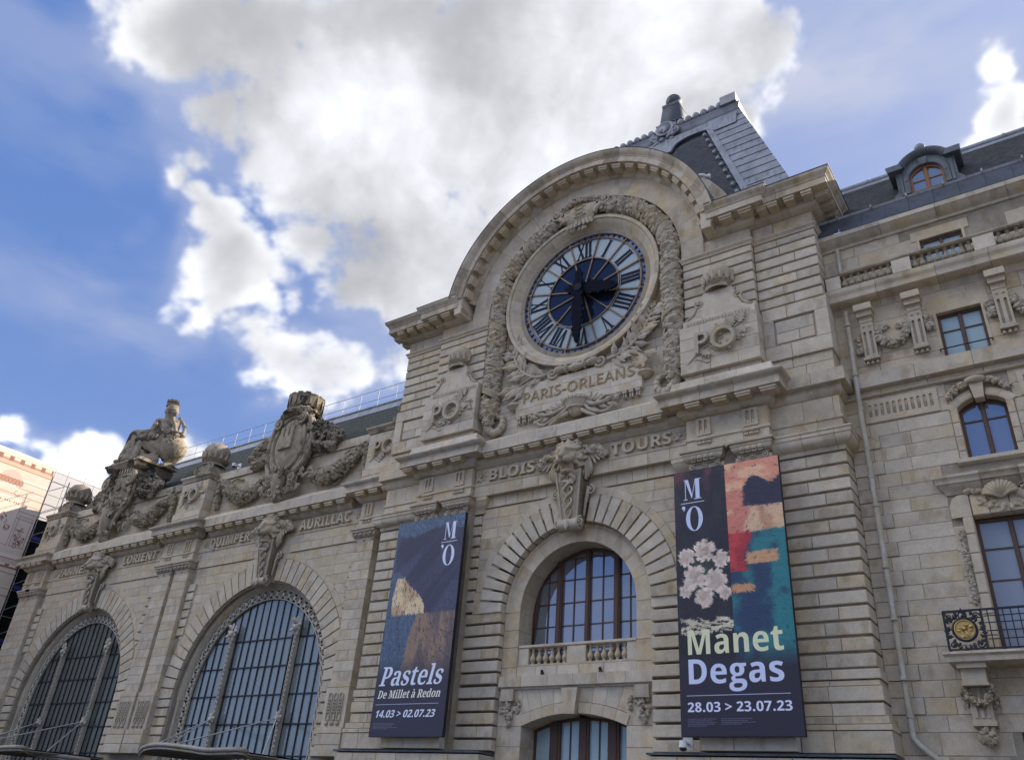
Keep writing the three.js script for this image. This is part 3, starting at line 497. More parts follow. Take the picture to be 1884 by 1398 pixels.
// lower piers: banded stones outside, smooth pilasters behind the banners, banded strips beside the arch
const lowYs = span(yk(0), yk(15), 15);
for (const s of [-1, 1]) {
  const p = group('lower_pier', pav), X = (a, b) => s > 0 ? [a, b] : [-b, -a];
  rows('rusticated_block', ...X(8.12, 10.45), lowYs, -0.85, 0.15, MIX, p);
  rows('rusticated_block', ...X(4.62, 5.2), lowYs.slice(0, 10), -0.2, 0.10, GREY, p, { len: 2 });
  rows('rusticated_block', ...X(3.24, 5.2), lowYs.slice(9), -0.28, 0.02, GREY, p, { len: 1.3 });
  for (const [a, b] of [[5.22, 6.4], [6.82, 8.1]]) rows('pilaster_stone', ...X(a, b), span(14.0, 6.8, 12), 0.3, 0.5, MIX, p, { g: 0.010, len: 1.5, c: 0.008, gx: 0.010 });
  // base courses
  const low = [[6.80, 6.52, 0.22], [6.50, 6.34, 0.17], [6.33, 5.92, 0.22], [5.87, 5.52, 0.19], [5.50, 5.29, 0.30], [5.28, 5.12, 0.36], [5.11, 4.52, 0.34]];
  for (const [yt, yb, z] of low) { rows('base_stone', ...X(8.12, 10.3 + z), [yt, yb], -0.85, z, MIX, p, { g: 0.01, c: 0.015 }); rows('base_stone', ...X(5.15, 8.1), [yt, yb], 0.3, z + 0.36, MIX, p, { g: 0.01, c: 0.015 }); }
  rows('rusticated_block', ...X(3.24, 5.13), [6.80, 6.33, 5.87, 5.4, 4.94, 4.5], -0.28, 0.02, GREY, p, { len: 1.3 });
  M('lead_ledge', sweep([[s > 0 ? 3.3 : -10.7, 0.1], [s > 0 ? 10.7 : -3.3, 0.1]], [[-0.5, 4.5], [0.56, 4.46], [0.56, 4.40], [-0.5, 4.38]]), zincDark, p);
  rows('base_stone', ...X(3.3, 10.6), span(4.37, 0.1, 6), -0.6, 0.62, GREY, p, { g: 0.03 });
  // cap moulding of the outer pier, and its neck
  const path = s > 0 ? [[8.1, 0.15], [10.45, 0.15], [10.45, -0.8]] : [[-10.45, -0.8], [-10.45, 0.15], [-8.1, 0.15]];
  const q = s > 0 ? path.slice().reverse().map((v) => v) : path;
  sweepStones('cap_stone', s > 0 ? [[8.1, 0.15], [10.45, 0.15], [10.45, -0.8]] : path, [[-0.2, 14.52], [0.36, 14.52], [0.36, 14.45], [0.33, 14.43], [0.33, 14.3], [0.30, 14.27], [0.29, 14.15], [0.24, 14.04], [0.12, 13.97], [0.04, 13.94], [0.02, 13.80], [-0.2, 13.80]], 1.3, MIX, p, R);
  // two capitals: abacus, egg moulding, rosettes on the neck
  for (const [a, b] of [[4.9, 6.45], [6.72, 8.2]]) {
    const [l, h] = X(a, b), cap = group('capital', pav), o = [];
    o.push(bx(l - 0.08, h + 0.08, 14.44, 14.53, 0.3, 0.80), bx(l, h, 14.33, 14.44, 0.3, 0.74));
    o.push(sweep([[l + 0.22, 0.3], [l + 0.22, 0.52], [h - 0.22, 0.52], [h - 0.22, 0.3]].map((v) => v), [[-0.1, 14.33], [0.2, 14.33], [0.19, 14.24], [0.14, 14.15], [0.05, 14.08], [0, 14.06], [-0.1, 14.06]]));
    o.push(bx(l + 0.18, h - 0.18, 14.02, 14.06, 0.3, 0.57), bx(l + 0.26, h - 0.26, 13.80, 14.02, 0.3, 0.51));
    M('cap_block', o, carvedWarm, cap);
    const n = 4; for (let i = 0; i < n; i++) { const x = lerp(l + 0.3, h - 0.3, (i + 0.5) / n); M('egg', [ballG([x, 14.22, 0.66], 0.115, [0.85, 1.05, 0.8]), arcSweep(x, 14.22, [[0.115, 0.6], [0.115, 0.68], [0.15, 0.68], [0.15, 0.6]], 1.9, 4.38, 10)], carved, cap); }
    for (let i = 0; i <= n; i++) { const x = lerp(l + 0.3, h - 0.3, i / n); M('dart', bx(x - 0.02, x + 0.02, 14.12, 14.31, 0.55, 0.68), carved, cap); }
    for (const t of [0.0, 0.5, 1]) { const x = lerp(l + 0.3, h - 0.3, t); M('rosette', [ballG([x, 13.95, 0.55], 0.055), arcSweep(x, 13.95, [[0.07, 0.5], [0.07, 0.56], [0.11, 0.56], [0.11, 0.5]], 0, 6.28, 14)], carved, cap); }
  }
  { const [l, h] = X(4.3, 4.92); M('cap_stone', sweep(s > 0 ? [[4.5, -0.2], [4.5, 0.1], [5.0, 0.1]] : [[-5.0, 0.1], [-4.5, 0.1], [-4.5, -0.2]], [[-0.1, 14.5], [0.22, 14.5], [0.22, 14.36], [0.2, 14.34], [0.17, 14.18], [0.04, 14.05], [0, 14.0], [0, 13.82], [-0.1, 13.82]]), S.d, p); }
}
// entablature: architrave, frieze, cornice
{
  const e = group('entablature', pav);
  const plan = (s, pts) => s > 0 ? pts : pts.map(([x, z]) => [-x, z]).reverse();
  for (const s of [-1, 1]) {
    const outer = plan(s, [[8.1, 0.12], [10.47, 0.12], [10.47, -0.8]]), front = plan(s, [[5.03, 0.2], [5.03, 0.52], [8.1, 0.52], [8.1, 0.1]]);
    sweepStones('architrave_stone', outer, [[-0.2, 15.09], [0.05, 15.09], [0.05, 14.99], [0.0, 14.975], [0, 14.535], [-0.2, 14.535]], 1.4, WARM, e, R);
    sweepStones('architrave_stone', front, [[-0.15, 15.09], [0.05, 15.09], [0.05, 14.99], [0.0, 14.975], [0, 14.535], [-0.15, 14.535]], 1.5, WARM, e, R);
    sweepStones('frieze_stone', outer, [[-0.2, 15.85], [0, 15.85], [0, 15.1], [-0.2, 15.1]], 1.3, WARM, e, R);
    sweepStones('frieze_stone', front, [[-0.15, 15.85], [0, 15.85], [0, 15.1], [-0.15, 15.1]], 1.2, WARM, e, R);
    sweepStones('cornice_stone', outer, [[-0.2, 16.75], [0.36, 16.74], [0.36, 16.25], [0.14, 16.23], [0.14, 16.06], [0.12, 15.98], [0.06, 15.9], [0.02, 15.86], [-0.2, 15.86]], 1.5, MIX, e, R);
    sweepStones('cornice_stone', front, [[-0.2, 16.76], [0.92, 16.76], [0.93, 16.72], [0.90, 16.66], [0.82, 16.60], [0.76, 16.57], [0.75, 16.55], [0.73, 16.54], [0.73, 16.25], [0.26, 16.23], [0.26, 16.06], [0.22, 15.98], [0.12, 15.9], [0.03, 15.87], [-0.2, 15.86]], 1.5, [S.e, sooty, S.b, S.g], e, R);
    for (const x of [5.55, 6.59, 7.48, 8.38]) { const X = s * x; M('modillion', [bx(X - 0.29, X + 0.29, 16.14, 16.235, 0.70, 1.2), bx(X - 0.26, X + 0.26, 16.06, 16.14, 0.70, 1.16)], S.d, e); }
    // triglyph tablets with two flutes, and the drops under them
    for (const x of [5.71, 7.48]) {
      const X = s * x, t = group('triglyph', pav), hl = (cx) => [[cx - 0.055, 15.2], [cx + 0.055, 15.2], [cx + 0.055, 15.68], ...arcPts(cx, 15.68, 0.055, Math.PI / 2, -Math.PI / 2, 8)];
      M('tablet', shapeG([[X - 0.28, 15.12], [X + 0.28, 15.12], [X + 0.28, 15.83], [X - 0.28, 15.83]], 0.52, 0.59, 0.012, [hl(X - 0.1), hl(X + 0.1)]), S.d, t);
      for (const d of [-0.1, 0.1]) M('flute_fill', bx(X + d - 0.045, X + d + 0.045, 15.18, 15.36, 0.52, 0.575), S.c, t);
      M('drop_block', [bx(X - 0.29, X + 0.29, 14.93, 14.98, 0.5, 0.62), ...[-0.19, 0, 0.19].map((d) => bx(X + d - 0.085, X + d + 0.085, 14.80, 14.92, 0.5, 0.585))], carved, t);
    }
    const ro = group('rosette_panel', pav), X = s * 4.68; M('disc', [ballG([X, 15.46, 0.32], 0.075), ...leafPatch(X, 15.46, 0.30, 0.05, 0.05, 1, 5)], carved, ro);
    for (let k = 0; k < 8; k++) { const a = k / 8 * 6.283; M('petal', orient(leafG(0.24, 0.09, 0.06, 2, 0.02), [X + 0.06 * Math.cos(a), 15.46 + 0.06 * Math.sin(a), 0.28], [Math.cos(a), Math.sin(a), 0], [0, 0, 1]), carved, ro); }
  }
  // middle bay
  const mid = [[-5.0, 0.28], [5.0, 0.28]];
  sweepStones('architrave_stone', mid, [[-0.5, 15.09], [0.05, 15.09], [0.05, 15.03], [0.02, 15.0], [0.02, 14.53], [-0.5, 14.53]], 0.85, WARM, e, R);
  sweepStones('frieze_stone', mid, [[-0.4, 15.83], [0, 15.83], [0, 15.1], [-0.4, 15.1]], 1.6, WARM, e, R);
  sweepStones('cornice_stone', [[-4.28, 0.28], [4.28, 0.28]], [[-0.4, 16.755], [0.67, 16.75], [0.67, 16.25], [0.24, 16.23], [0.24, 16.06], [0.2, 15.98], [0.1, 15.9], [0.05, 15.86], [0.05, 15.84], [-0.4, 15.84]], 0.95, PALE, e, R);
  sweepStones('cornice_stone', [[-5.0, 0.28], [-4.29, 0.28]], [[-0.4, 16.2], [0.24, 16.2], [0.24, 16.06], [0.2, 15.98], [0.1, 15.9], [0.05, 15.84], [-0.4, 15.84]], 0.95, WARM, e, R);
  sweepStones('cornice_stone', [[4.29, 0.28], [5.0, 0.28]], [[-0.4, 16.2], [0.24, 16.2], [0.24, 16.06], [0.2, 15.98], [0.1, 15.9], [0.05, 15.84], [-0.4, 15.84]], 0.95, WARM, e, R);
  for (let k = -5; k <= 5; k++) { const x = k * 0.785 - 0.03; M('modillion', [bx(x - 0.29, x + 0.29, 16.14, 16.235, 0.45, 0.9), bx(x - 0.26, x + 0.26, 16.06, 16.14, 0.45, 0.86)], S.d, e); }
  sweepStones('weathering_stone', [[-5.05, 0.1], [5.05, 0.1]], [[-0.1, 17.2], [0.2, 17.2], [0.82, 16.78], [0.82, 16.755], [-0.1, 16.755]], 1.2, PALE, e, R);
  word('BLOIS', fontB, -4.19, -1.83, 15.17, 15.66, 0.26, 0.42, S.f, e); word('TOURS', fontB, 1.78, 4.36, 15.17, 15.66, 0.26, 0.42, S.f, e);
}
addKeystone(0, 0.12, pav, 900);
// arched window bay
{
  const a = group('window_arch', pav), AY = 9.55;
  for (const s of [-1, 1]) {
    const n = 12, A0 = Math.PI / 2, A1 = 0.16;
    for (let k = 0; k < n; k++) { const g = 0.012, b0 = lerp(A1, A0, k / n) + g, b1 = lerp(A1, A0, (k + 1) / n) - (k === n - 1 ? 0 : g); M('voussoir', arcSweep(0, AY, wedgeProf(3.24, 4.35, -0.28, 0.09, 0.02), s * b0, s * b1, 3), pick(PALE), a, [R() * 4, R() * 4]); }
    for (let k = 0; k < 7; k++) { const b0 = lerp(0.19, A0, k / 7) + 0.0015, b1 = lerp(0.19, A0, (k + 1) / 7) - 0.0015; M('ring_stone', arcSweep(0, AY, wedgeProf(4.36, 4.69, -0.28, 0.05, 0.012), s * b0, s * b1, 4), pick(WARM), a, [R() * 4, R() * 4]); }
    for (let k = 0; k < 5; k++) { const b0 = lerp(0, A0, k / 5) + 0.002, b1 = lerp(0, A0, (k + 1) / 5) - 0.002; M('surround_stone', arcSweep(0, AY, [[2.53, -1.2], [2.53, -0.265], [2.545, -0.25], [3.08, -0.25], [3.1, -0.22], [3.16, -0.2], [3.22, -0.22], [3.23, -1.2]], s * b0, s * b1, 6), pick(WARM), a, [R() * 4, R() * 4]); }
    const X = (p, q) => s > 0 ? [p, q] : [-q, -p];
    rows('surround_stone', ...X(2.53, 3.23), [9.55, 8.85, 8.2, 7.46, 6.9], -1.2, -0.25, WARM, a, { g: 0.012, len: 2, c: 0.01 });
    rows('surround_stone', ...X(2.15, 3.23), [6.7, 6.1, 5.38, 4.7, 4.0, 3.2, 2.4, 1.6, 0.8, 0.1], -1.2, -0.25, GREY, a, { g: 0.012, len: 2, c: 0.01 });
    // spandrel ashlar between arch ring and strip
    const ys = span(14.02, 9.55, 10), ax = (y) => Math.sqrt(Math.max(0, 3.85 * 3.85 - (y - AY) * (y - AY)));
    for (let i = 0; i < 10; i++) { const yt = ys[i], yb = ys[i + 1], x0 = Math.max(ax(yb), 0.5), x1 = 4.62; if (x1 - x0 < 0.06) continue; rows('ashlar_stone', ...X(x0, x1), [yt, yb], -0.3, 0.0, WARM, a, { g: 0.010, len: 1.0, c: 0.006, gx: 0.010 }); }
    rows('ashlar_stone', ...X(0.6, 4.62), [14.53, 14.04], -0.3, 0.06, WARM, a, { g: 0.01, len: 0.62, c: 0.012 });
  }
  // door below: segmental arch stones, keystone, string ledge
  const dr = (2.15 * 2.15 + 0.42 * 0.42) / 0.84, dA = Math.asin(2.15 / dr);
  for (let k = 0; k < 9; k++) { if (k === 4) continue; const b0 = lerp(-dA, dA, k / 9) + 0.001, b1 = lerp(-dA, dA, (k + 1) / 9) - 0.001; M('voussoir', arcSweep(0, 5.8 - dr, wedgeProf(dr, dr + 0.36, -1.2, -0.22), b0, b1, 3), pick(WARM), a, [R() * 4, R() * 4]); M('ashlar_stone', arcSweep(0, 5.8 - dr, wedgeProf(dr + 0.38, dr + 1.2, -1.2, -0.26), b0, b1, 3), pick(PALE), a, [R() * 4, R() * 4]); }
  M('keystone', fromQuads([[[-0.19, 5.76, -0.06], [0.19, 5.76, -0.06], [0.33, 6.62, 0.02], [-0.33, 6.62, 0.02]], [[-0.19, 5.76, -0.4], [0.19, 5.76, -0.4], [0.19, 5.76, -0.06], [-0.19, 5.76, -0.06]], [[-0.19, 5.76, -0.06], [-0.33, 6.62, 0.02], [-0.33, 6.62, -0.4], [-0.19, 5.76, -0.4]], [[0.19, 5.76, -0.06], [0.19, 5.76, -0.4], [0.33, 6.62, -0.4], [0.33, 6.62, 0.02]]]), S.b, a);
  sweepStones('ledge_stone', [[-3.2, -0.28], [3.2, -0.28]], [[-0.2, 7.14], [0.2, 7.12], [0.2, 6.74], [0.1, 6.72], [0.08, 6.66], [-0.2, 6.64]], 1.05, PALE, a, R);
  rows('ashlar_stone', -2.52, 2.52, [7.48, 7.13], -0.6, -0.27, PALE, a, { g: 0.012, len: 1.0, c: 0.01 });
  for (const s of [-1, 1]) { const c = [], X = s * 2.78; const t = group('bracket', pav); M('bracket_block', [bx(X - 0.27, X + 0.27, 6.36, 6.66, -0.3, -0.1), bx(X - 0.3, X + 0.3, 6.24, 6.36, -0.3, -0.06)], carved, t); c.push(...leafPatch(X, 6.0, -0.22, 0.2, 0.25, 16, 61 + s, 0.2), ...garlandG([[X, 6.2, -0.2], [X - s * 0.05, 5.8, -0.15], [X + 0.08, 5.45, -0.2]], 0.1, 77 + s, { leaf: 0.15, density: 40 }), ...garlandG([[X - s * 0.35, 6.35, -0.25], [X - s * 0.5, 6.1, -0.22], [X - s * 0.42, 5.85, -0.25]], 0.06, 79 + s, { leaf: 0.13, density: 40 })); M('leaf_drop', c, carved, t); }
  // balustrade in the window
  const b = group('balustrade', pav);
  M('rail', sweep([[-2.5, -0.45], [2.5, -0.45]], [[-0.12, 8.27], [0.17, 8.27], [0.17, 8.19], [0.12, 8.15], [-0.12, 8.15]]), S.c, b);
  M('plinth', bx(-2.52, 2.52, 7.49, 7.56, -0.62, -0.3), S.b, b);
  for (const [x0, x1] of [[-2.52, -2.06], [-0.36, 0.44], [2.12, 2.52]]) M('pedestal', stone(x0, x1, 7.56, 8.15, -0.6, -0.32, 0.01), S.c, b);
  const bg = balusterG(0.59, 0.115); for (const [x0, x1] of [[-2.06, -0.36], [0.44, 2.12]]) for (let k = 0; k < 6; k++) { const m = new THREE.Mesh(boxUV(bg.clone()), S.e); m.name = 'baluster'; m.position.set(lerp(x0, x1, (k + 0.5) / 6), 7.56, -0.44); m.castShadow = m.receiveShadow = true; b.add(m); }
}
// timber windows: frame bars and glass panes, clipped by the arch
function timberWindow(name, parent, { x0, x1, y0, top, z, bars, mull, trans, mat = wood, glass = pane, arch, seed = 1 }) {
  const w = group(name, parent), r = rng(seed), yt = (x) => arch ? arch(x) : top, fr = [], N = 24;
  const o = [], ii = []; const fw = 0.09;
  for (let i = 0; i <= N; i++) { const x = lerp(x0, x1, i / N); o.push([x, yt(x)]); const xi = lerp(x0 + fw, x1 - fw, i / N); ii.push([xi, yt(clamp(xi, x0, x1)) - fw * (arch ? 1.15 : 1)]); }
  M('frame', shapeG([[x0, y0], [x1, y0], ...o.slice().reverse()], z - 0.06, z + 0.06, 0, [[[x0 + fw, y0 + fw], [x1 - fw, y0 + fw], ...ii.slice().reverse()]]), mat, w);
  for (const [x, hw, d] of mull) M('mullion', [bx(x - hw, x + hw, y0 + 0.02, yt(x) - 0.03, z - 0.05, z + d), bx(x - hw * 0.55, x + hw * 0.55, y0 + 0.02, yt(x) - 0.03, z + d, z + d + 0.03)], mat, w);
  const xs = [x0 + fw, ...mull.flatMap(([x, hw]) => [x - hw, x + hw]), x1 - fw];
  for (const x of bars) M('glazing_bar', bx(x - 0.022, x + 0.022, y0 + 0.03, yt(x) - 0.05, z - 0.02, z + 0.035), mat, w);
  const cols = []; for (let i = 0; i < xs.length; i += 2) { const inB = bars.filter((b) => b > xs[i] && b < xs[i + 1]).sort((p, q) => p - q), e = [xs[i], ...inB, xs[i + 1]]; for (let k = 0; k < e.length - 1; k++) cols.push([e[k], e[k + 1]]); }
  const rowsY = [y0 + 0.05, ...trans, 1e9];
  for (const y of trans) for (let i = 0; i < xs.length; i += 2) { let a = xs[i], b = xs[i + 1]; while (a < b && yt(a) < y) a += 0.02; while (b > a && yt(b) < y) b -= 0.02; if (b - a > 0.05) M('glazing_bar', bx(a, b, y - 0.022, y + 0.022, z - 0.015, z + 0.03), mat, w); }
  for (const [a, b] of cols) for (let k = 0; k < rowsY.length - 1; k++) {
    const lo = rowsY[k], pts = []; let ok = false; for (let i = 0; i <= 6; i++) { const x = lerp(a, b, i / 6), y = Math.min(rowsY[k + 1], yt(x) - 0.04); pts.push([x, Math.max(y, lo)]); if (y > lo + 0.03) ok = true; } if (!ok) continue;
    const g = shapeG([[a, lo], [b, lo], ...pts.reverse()], -0.006, 0.006), cx = (a + b) / 2, cyy = lo + 0.3; g.translate(-cx, -cyy, 0); const m = M('pane', g, glass, w); m.position.set(cx, cyy, z - 0.012); m.rotation.set((r() - 0.5) * 0.012, (r() - 0.5) * 0.012, 0);
  }
  return w;
}
timberWindow('window', pav, { x0: -2.5, x1: 2.5, y0: 7.6, z: -1.2, arch: (x) => 9.55 + Math.sqrt(Math.max(0.01, 2.5 * 2.5 - x * x)), mull: [[-1.28, 0.12, 0.12], [0, 0.10, 0.1], [1.28, 0.12, 0.12]], bars: [-1.82, -0.64, 0.64, 1.82], trans: [8.25, 9.12, 10.0, 10.9, 11.75], seed: 5 });
{ const dr = (2.15 * 2.15 + 0.42 * 0.42) / 0.84; timberWindow('door', pav, { x0: -2.15, x1: 2.15, y0: 0.1, z: -1.2, arch: (x) => 5.8 - dr + Math.sqrt(dr * dr - x * x), mull: [[-1.2, 0.22, 0.12], [0, 0.2, 0.1], [1.2, 0.22, 0.12]], bars: [-0.6, 0.6], trans: [2.2, 3.9], glass: paneMilk, seed: 9 }); }
// upper storey: pier courses, frieze bands
const upYs = span(22.93, 20.08, 6);
for (const s of [-1, 1]) {
  const p = group('upper_pier', pav), X = (a, b) => s > 0 ? [a, b] : [-b, -a];
  rows('rusticated_block', ...X(8.06, 10.45), upYs, -0.85, 0.15, PALE, p, { len: 1.3 });
  rows('rusticated_block', ...X(5.1, 8.03), upYs, 0.0, 0.40, PALE, p, { len: 1.2 });
  rows('ashlar_stone', ...X(8.06, 10.45), [23.27, 22.94], -0.85, 0.15, WARM, p, { g: 0.012 }); rows('ashlar_stone', ...X(5.1, 8.03), [23.27, 22.94], 0, 0.40, WARM, p, { g: 0.012 });
  rows('frieze_stone', ...X(8.06, 10.45), [24.13, 23.5], -0.85, 0.15, WARM, p, { g: 0.006, len: 1.4 }); rows('frieze_stone', ...X(5.9, 8.03), [24.13, 23.5], 0, 0.40, WARM, p, { g: 0.006, len: 1.4 });
  rows('ashlar_stone', ...X(5.12, 5.9), [23.9, 23.5], 0, 0.40, WARM, p, { g: 0.006, len: 1.4 });
  const plan = (pts) => s > 0 ? pts : pts.map(([x, z]) => [-x, z]).reverse();
  sweepStones('string_stone', plan([[5.1, 0.05], [5.1, 0.4], [8.03, 0.4], [8.03, 0.15], [10.45, 0.15], [10.45, -1.4]]), [[-0.15, 23.5], [0.13, 23.49], [0.13, 23.44], [0.09, 23.4], [0.05, 23.34], [0.04, 23.28], [-0.15, 23.28]], 1.4, WARM, p, R);
  const cp = plan([[6.55, 0.4], [8.03, 0.4], [8.03, 0.15], [10.45, 0.15], [10.45, -1.95]]);
  sweepStones('cornice_stone', cp, [[-0.3, 25.2], [1.06, 25.2], [1.07, 25.13], [1.03, 25.05], [0.95, 24.97], [0.90, 24.90], [0.90, 24.86], [0.87, 24.85], [0.87, 24.55], [0.32, 24.52], [0.32, 24.34], [0.29, 24.26], [0.2, 24.19], [0.08, 24.16], [0.03, 24.13], [-0.3, 24.13]], 1.6, [sooty, S.e, sooty, S.b], p, R);
  M('lead_cap', sweep(cp, [[-0.3, 25.22], [1.09, 25.215], [1.09, 25.19], [-0.3, 25.202]]), zincDark, p);
  for (const x of [6.5, 7.32, 8.14]) { const X2 = s * x; M('modillion', [bx(X2 - 0.28, X2 + 0.28, 24.42, 24.535, 0.7, 1.2), bx(X2 - 0.25, X2 + 0.25, 24.33, 24.42, 0.7, 1.15)], S.d, p); }
  for (const x of [8.75, 9.18, 9.85, 10.53]) { const X2 = s * x; M('modillion', [bx(X2 - 0.21, X2 + 0.21, 24.42, 24.535, 0.45, 0.98), bx(X2 - 0.19, X2 + 0.19, 24.33, 24.42, 0.45, 0.94)], S.d, p); }
  for (const z of [0.42, -0.25, -0.95]) { const m = [bx(10.75, 11.28, 24.42, 24.535, z - 0.21, z + 0.21), bx(10.75, 11.24, 24.33, 24.42, z - 0.19, z + 0.19)]; M('modillion', s < 0 ? m.map((g) => mir(g)) : m, S.d, p); }
  // block with the monogram, stepped base and crowning piece
  rows('ashlar_stone', ...X(5.03, 8.15), [19.8, 19.25, 18.7, 18.18, 17.68], 0.0, 0.85, PALE, p, { g: 0.01, len: 1.0, c: 0.008, gx: 0.01 });
  rows('ashlar_stone', ...X(5.12, 8.05), [20.2, 19.81], 0.0, 0.68, PALE, p, { g: 0.01, len: 1.0, c: 0.008 });
  rows('ashlar_stone', ...X(5.12, 8.06), [17.67, 17.36], 0.0, 0.66, WARM, p, { g: 0.008, len: 1.0, c: 0.008 });
  sweepStones('ashlar_stone', plan([[5.1, 0.1], [5.1, 0.5], [8.1, 0.5], [8.1, 0.2]]), [[-0.3, 17.35], [0.4, 17.35], [0.55, 16.78], [-0.3, 16.77]], 1.3, PALE, p, R);
  rows('ashlar_stone', ...X(8.16, 10.55), [20.0, 19.45], -0.85, 0.24, PALE, p, { g: 0.012, len: 1.3, c: 0.01 }); rows('ashlar_stone', ...X(8.16, 10.55), [18.31, 17.7], -0.85, 0.24, PALE, p, { g: 0.012, len: 1.3, c: 0.01 });
  rows('ashlar_stone', ...X(8.16, 8.55), [19.45, 18.31], -0.85, 0.24, PALE, p, { g: 0.004, len: 2, c: 0.01 }); rows('ashlar_stone', ...X(10.08, 10.55), [19.45, 18.31], -0.85, 0.24, PALE, p, { g: 0.004, len: 2, c: 0.01 });
  rows('panel_stone', ...X(8.62, 10.0), [19.36, 18.85, 18.4], -0.85, 0.2, PALE, p, { g: 0.012, len: 1.1, c: 0.015 }); rows('panel_stone', ...X(8.55, 10.08), [19.45, 18.31], -0.85, 0.13, PALE, p, { g: 0.004, len: 3 });
  rows('ashlar_stone', ...X(8.16, 10.48), [17.69, 17.3, 16.77], -0.85, 0.14, WARM, p, { g: 0.012, len: 1.2, c: 0.01 });
  M('dentil_band', Array.from({ length: 20 }, (_, i) => { const x = s * (5.3 + i * 0.13 + (i % 4 === 3 ? 0.02 : 0)); return bx(x - 0.04, x + 0.04, 19.90, 20.06, 0.66, 0.73); }), carved, p);
  // scrolled crowning with the domed finial carved against the pier
  const q = group('pier_crest', pav), cx = s * 6.6;
  M('crest_slope', shapeG([[cx - 1.42, 20.2], [cx + 1.42, 20.2], [cx + 0.95, 20.42], [cx + 0.72, 20.85], [cx + 0.60, 21.35], [cx - 0.60, 21.35], [cx - 0.72, 20.85], [cx - 0.95, 20.42]], 0.36, 0.62, 0.02), S.c, q);
  for (const t of [-1, 1]) M('scroll', [...volute(cx + t * 0.78, 20.92, 0.6, 0.2, 1.5, -t, 0.05, Math.PI / 2 - t * 0.9), tubeG([[cx + t * 0.88, 20.78, 0.62], [cx + t * 1.05, 20.45, 0.62], [cx + t * 1.35, 20.25, 0.62]], 0.05, 10, 6)], carved, q);
  M('dome', finialG(cx, 21.38, 0.36, 0.64), carvedWarm, q);
  M('collar', arcSweep(cx, 21.05, [[0.52, 0.4], [0.52, 0.75], [0.6, 0.78], [0.62, 0.4]], -0.9, 0.9, 12), S.c, q);
  addMonogram(s > 0 ? 5.72 : -7.42, 18.36, 0.92, 0.84, carvedWarm, pav, 300 + s, 30);
}

// round hood over the clock
{
  const h = group('arched_hood', pav), A = 1.407, n = 22;
  const prof = [[6.04, 0.1], [6.04, 0.47], [6.08, 0.52], [6.16, 0.58], [6.24, 0.68], [6.27, 0.74], [6.40, 0.76], [6.42, 1.28], [6.70, 1.28], [6.71, 1.31], [6.75, 1.31], [6.79, 1.36], [6.88, 1.45], [6.97, 1.49], [7.02, 1.5], [7.03, 0.1]];
  for (let k = 0; k < n; k++) { const a0 = lerp(-A, A, k / n) + 0.0008, a1 = lerp(-A, A, (k + 1) / n) - 0.0008; M('hood_stone', arcSweep(0, CY, prof, a0, a1, 5), pick([S.b, sooty, S.g, S.a, sooty]), h, [R() * 4, R() * 4]); }
  M('lead_cap', arcSweep(0, CY, [[7.04, -6], [7.04, 1.52], [7.055, 1.52], [7.055, -6]], -A, A, 60), zincDark, h);
  const m = 23; for (let k = 0; k < m; k++) { const a = lerp(-A + 0.06, A - 0.06, k / (m - 1)), g = mergeGeometries([bx(-0.25, 0.25, 6.28, 6.40, 0.66, 1.18), bx(-0.22, 0.22, 6.20, 6.28, 0.66, 1.13)]); g.rotateZ(-a); g.translate(0, CY, 0); M('modillion', g, S.d, h); }
  // flat archivolt
  const q = 17; for (let k = 0; k < q; k++) { const B = 1.67, a0 = lerp(-B, B, k / q) + 0.001, a1 = lerp(-B, B, (k + 1) / q) - 0.001; M('archivolt_stone', arcSweep(0, CY, wedgeProf(5.07, 6.08, 0.06, 0.455, 0.01), a0, a1, 5), pick(k > 10 && k < 14 ? [S.e, S.d, S.b] : MIX), h, [R() * 4, R() * 4]); }
  for (const s of [-1, 1]) M('hood_return', s > 0 ? stone(6.3, 6.72, 24.14, 25.15, 0.1, 1.22, 0.02) : stone(-6.72, -6.3, 24.14, 25.15, 0.1, 1.22, 0.02), S.c, h);
  // second, lower arch behind the hood, against the roof
  for (let k = 0; k < 14; k++) M('rear_arch_stone', arcSweep(0, CY - 0.3, wedgeProf(6.3, 7.75, -0.9, -0.45), lerp(-1.36, 1.36, k / 14) + 0.001, lerp(-1.36, 1.36, (k + 1) / 14) - 0.001, 5), pick([S.e, S.g, S.b]), h, [R() * 4, R() * 4]);
}
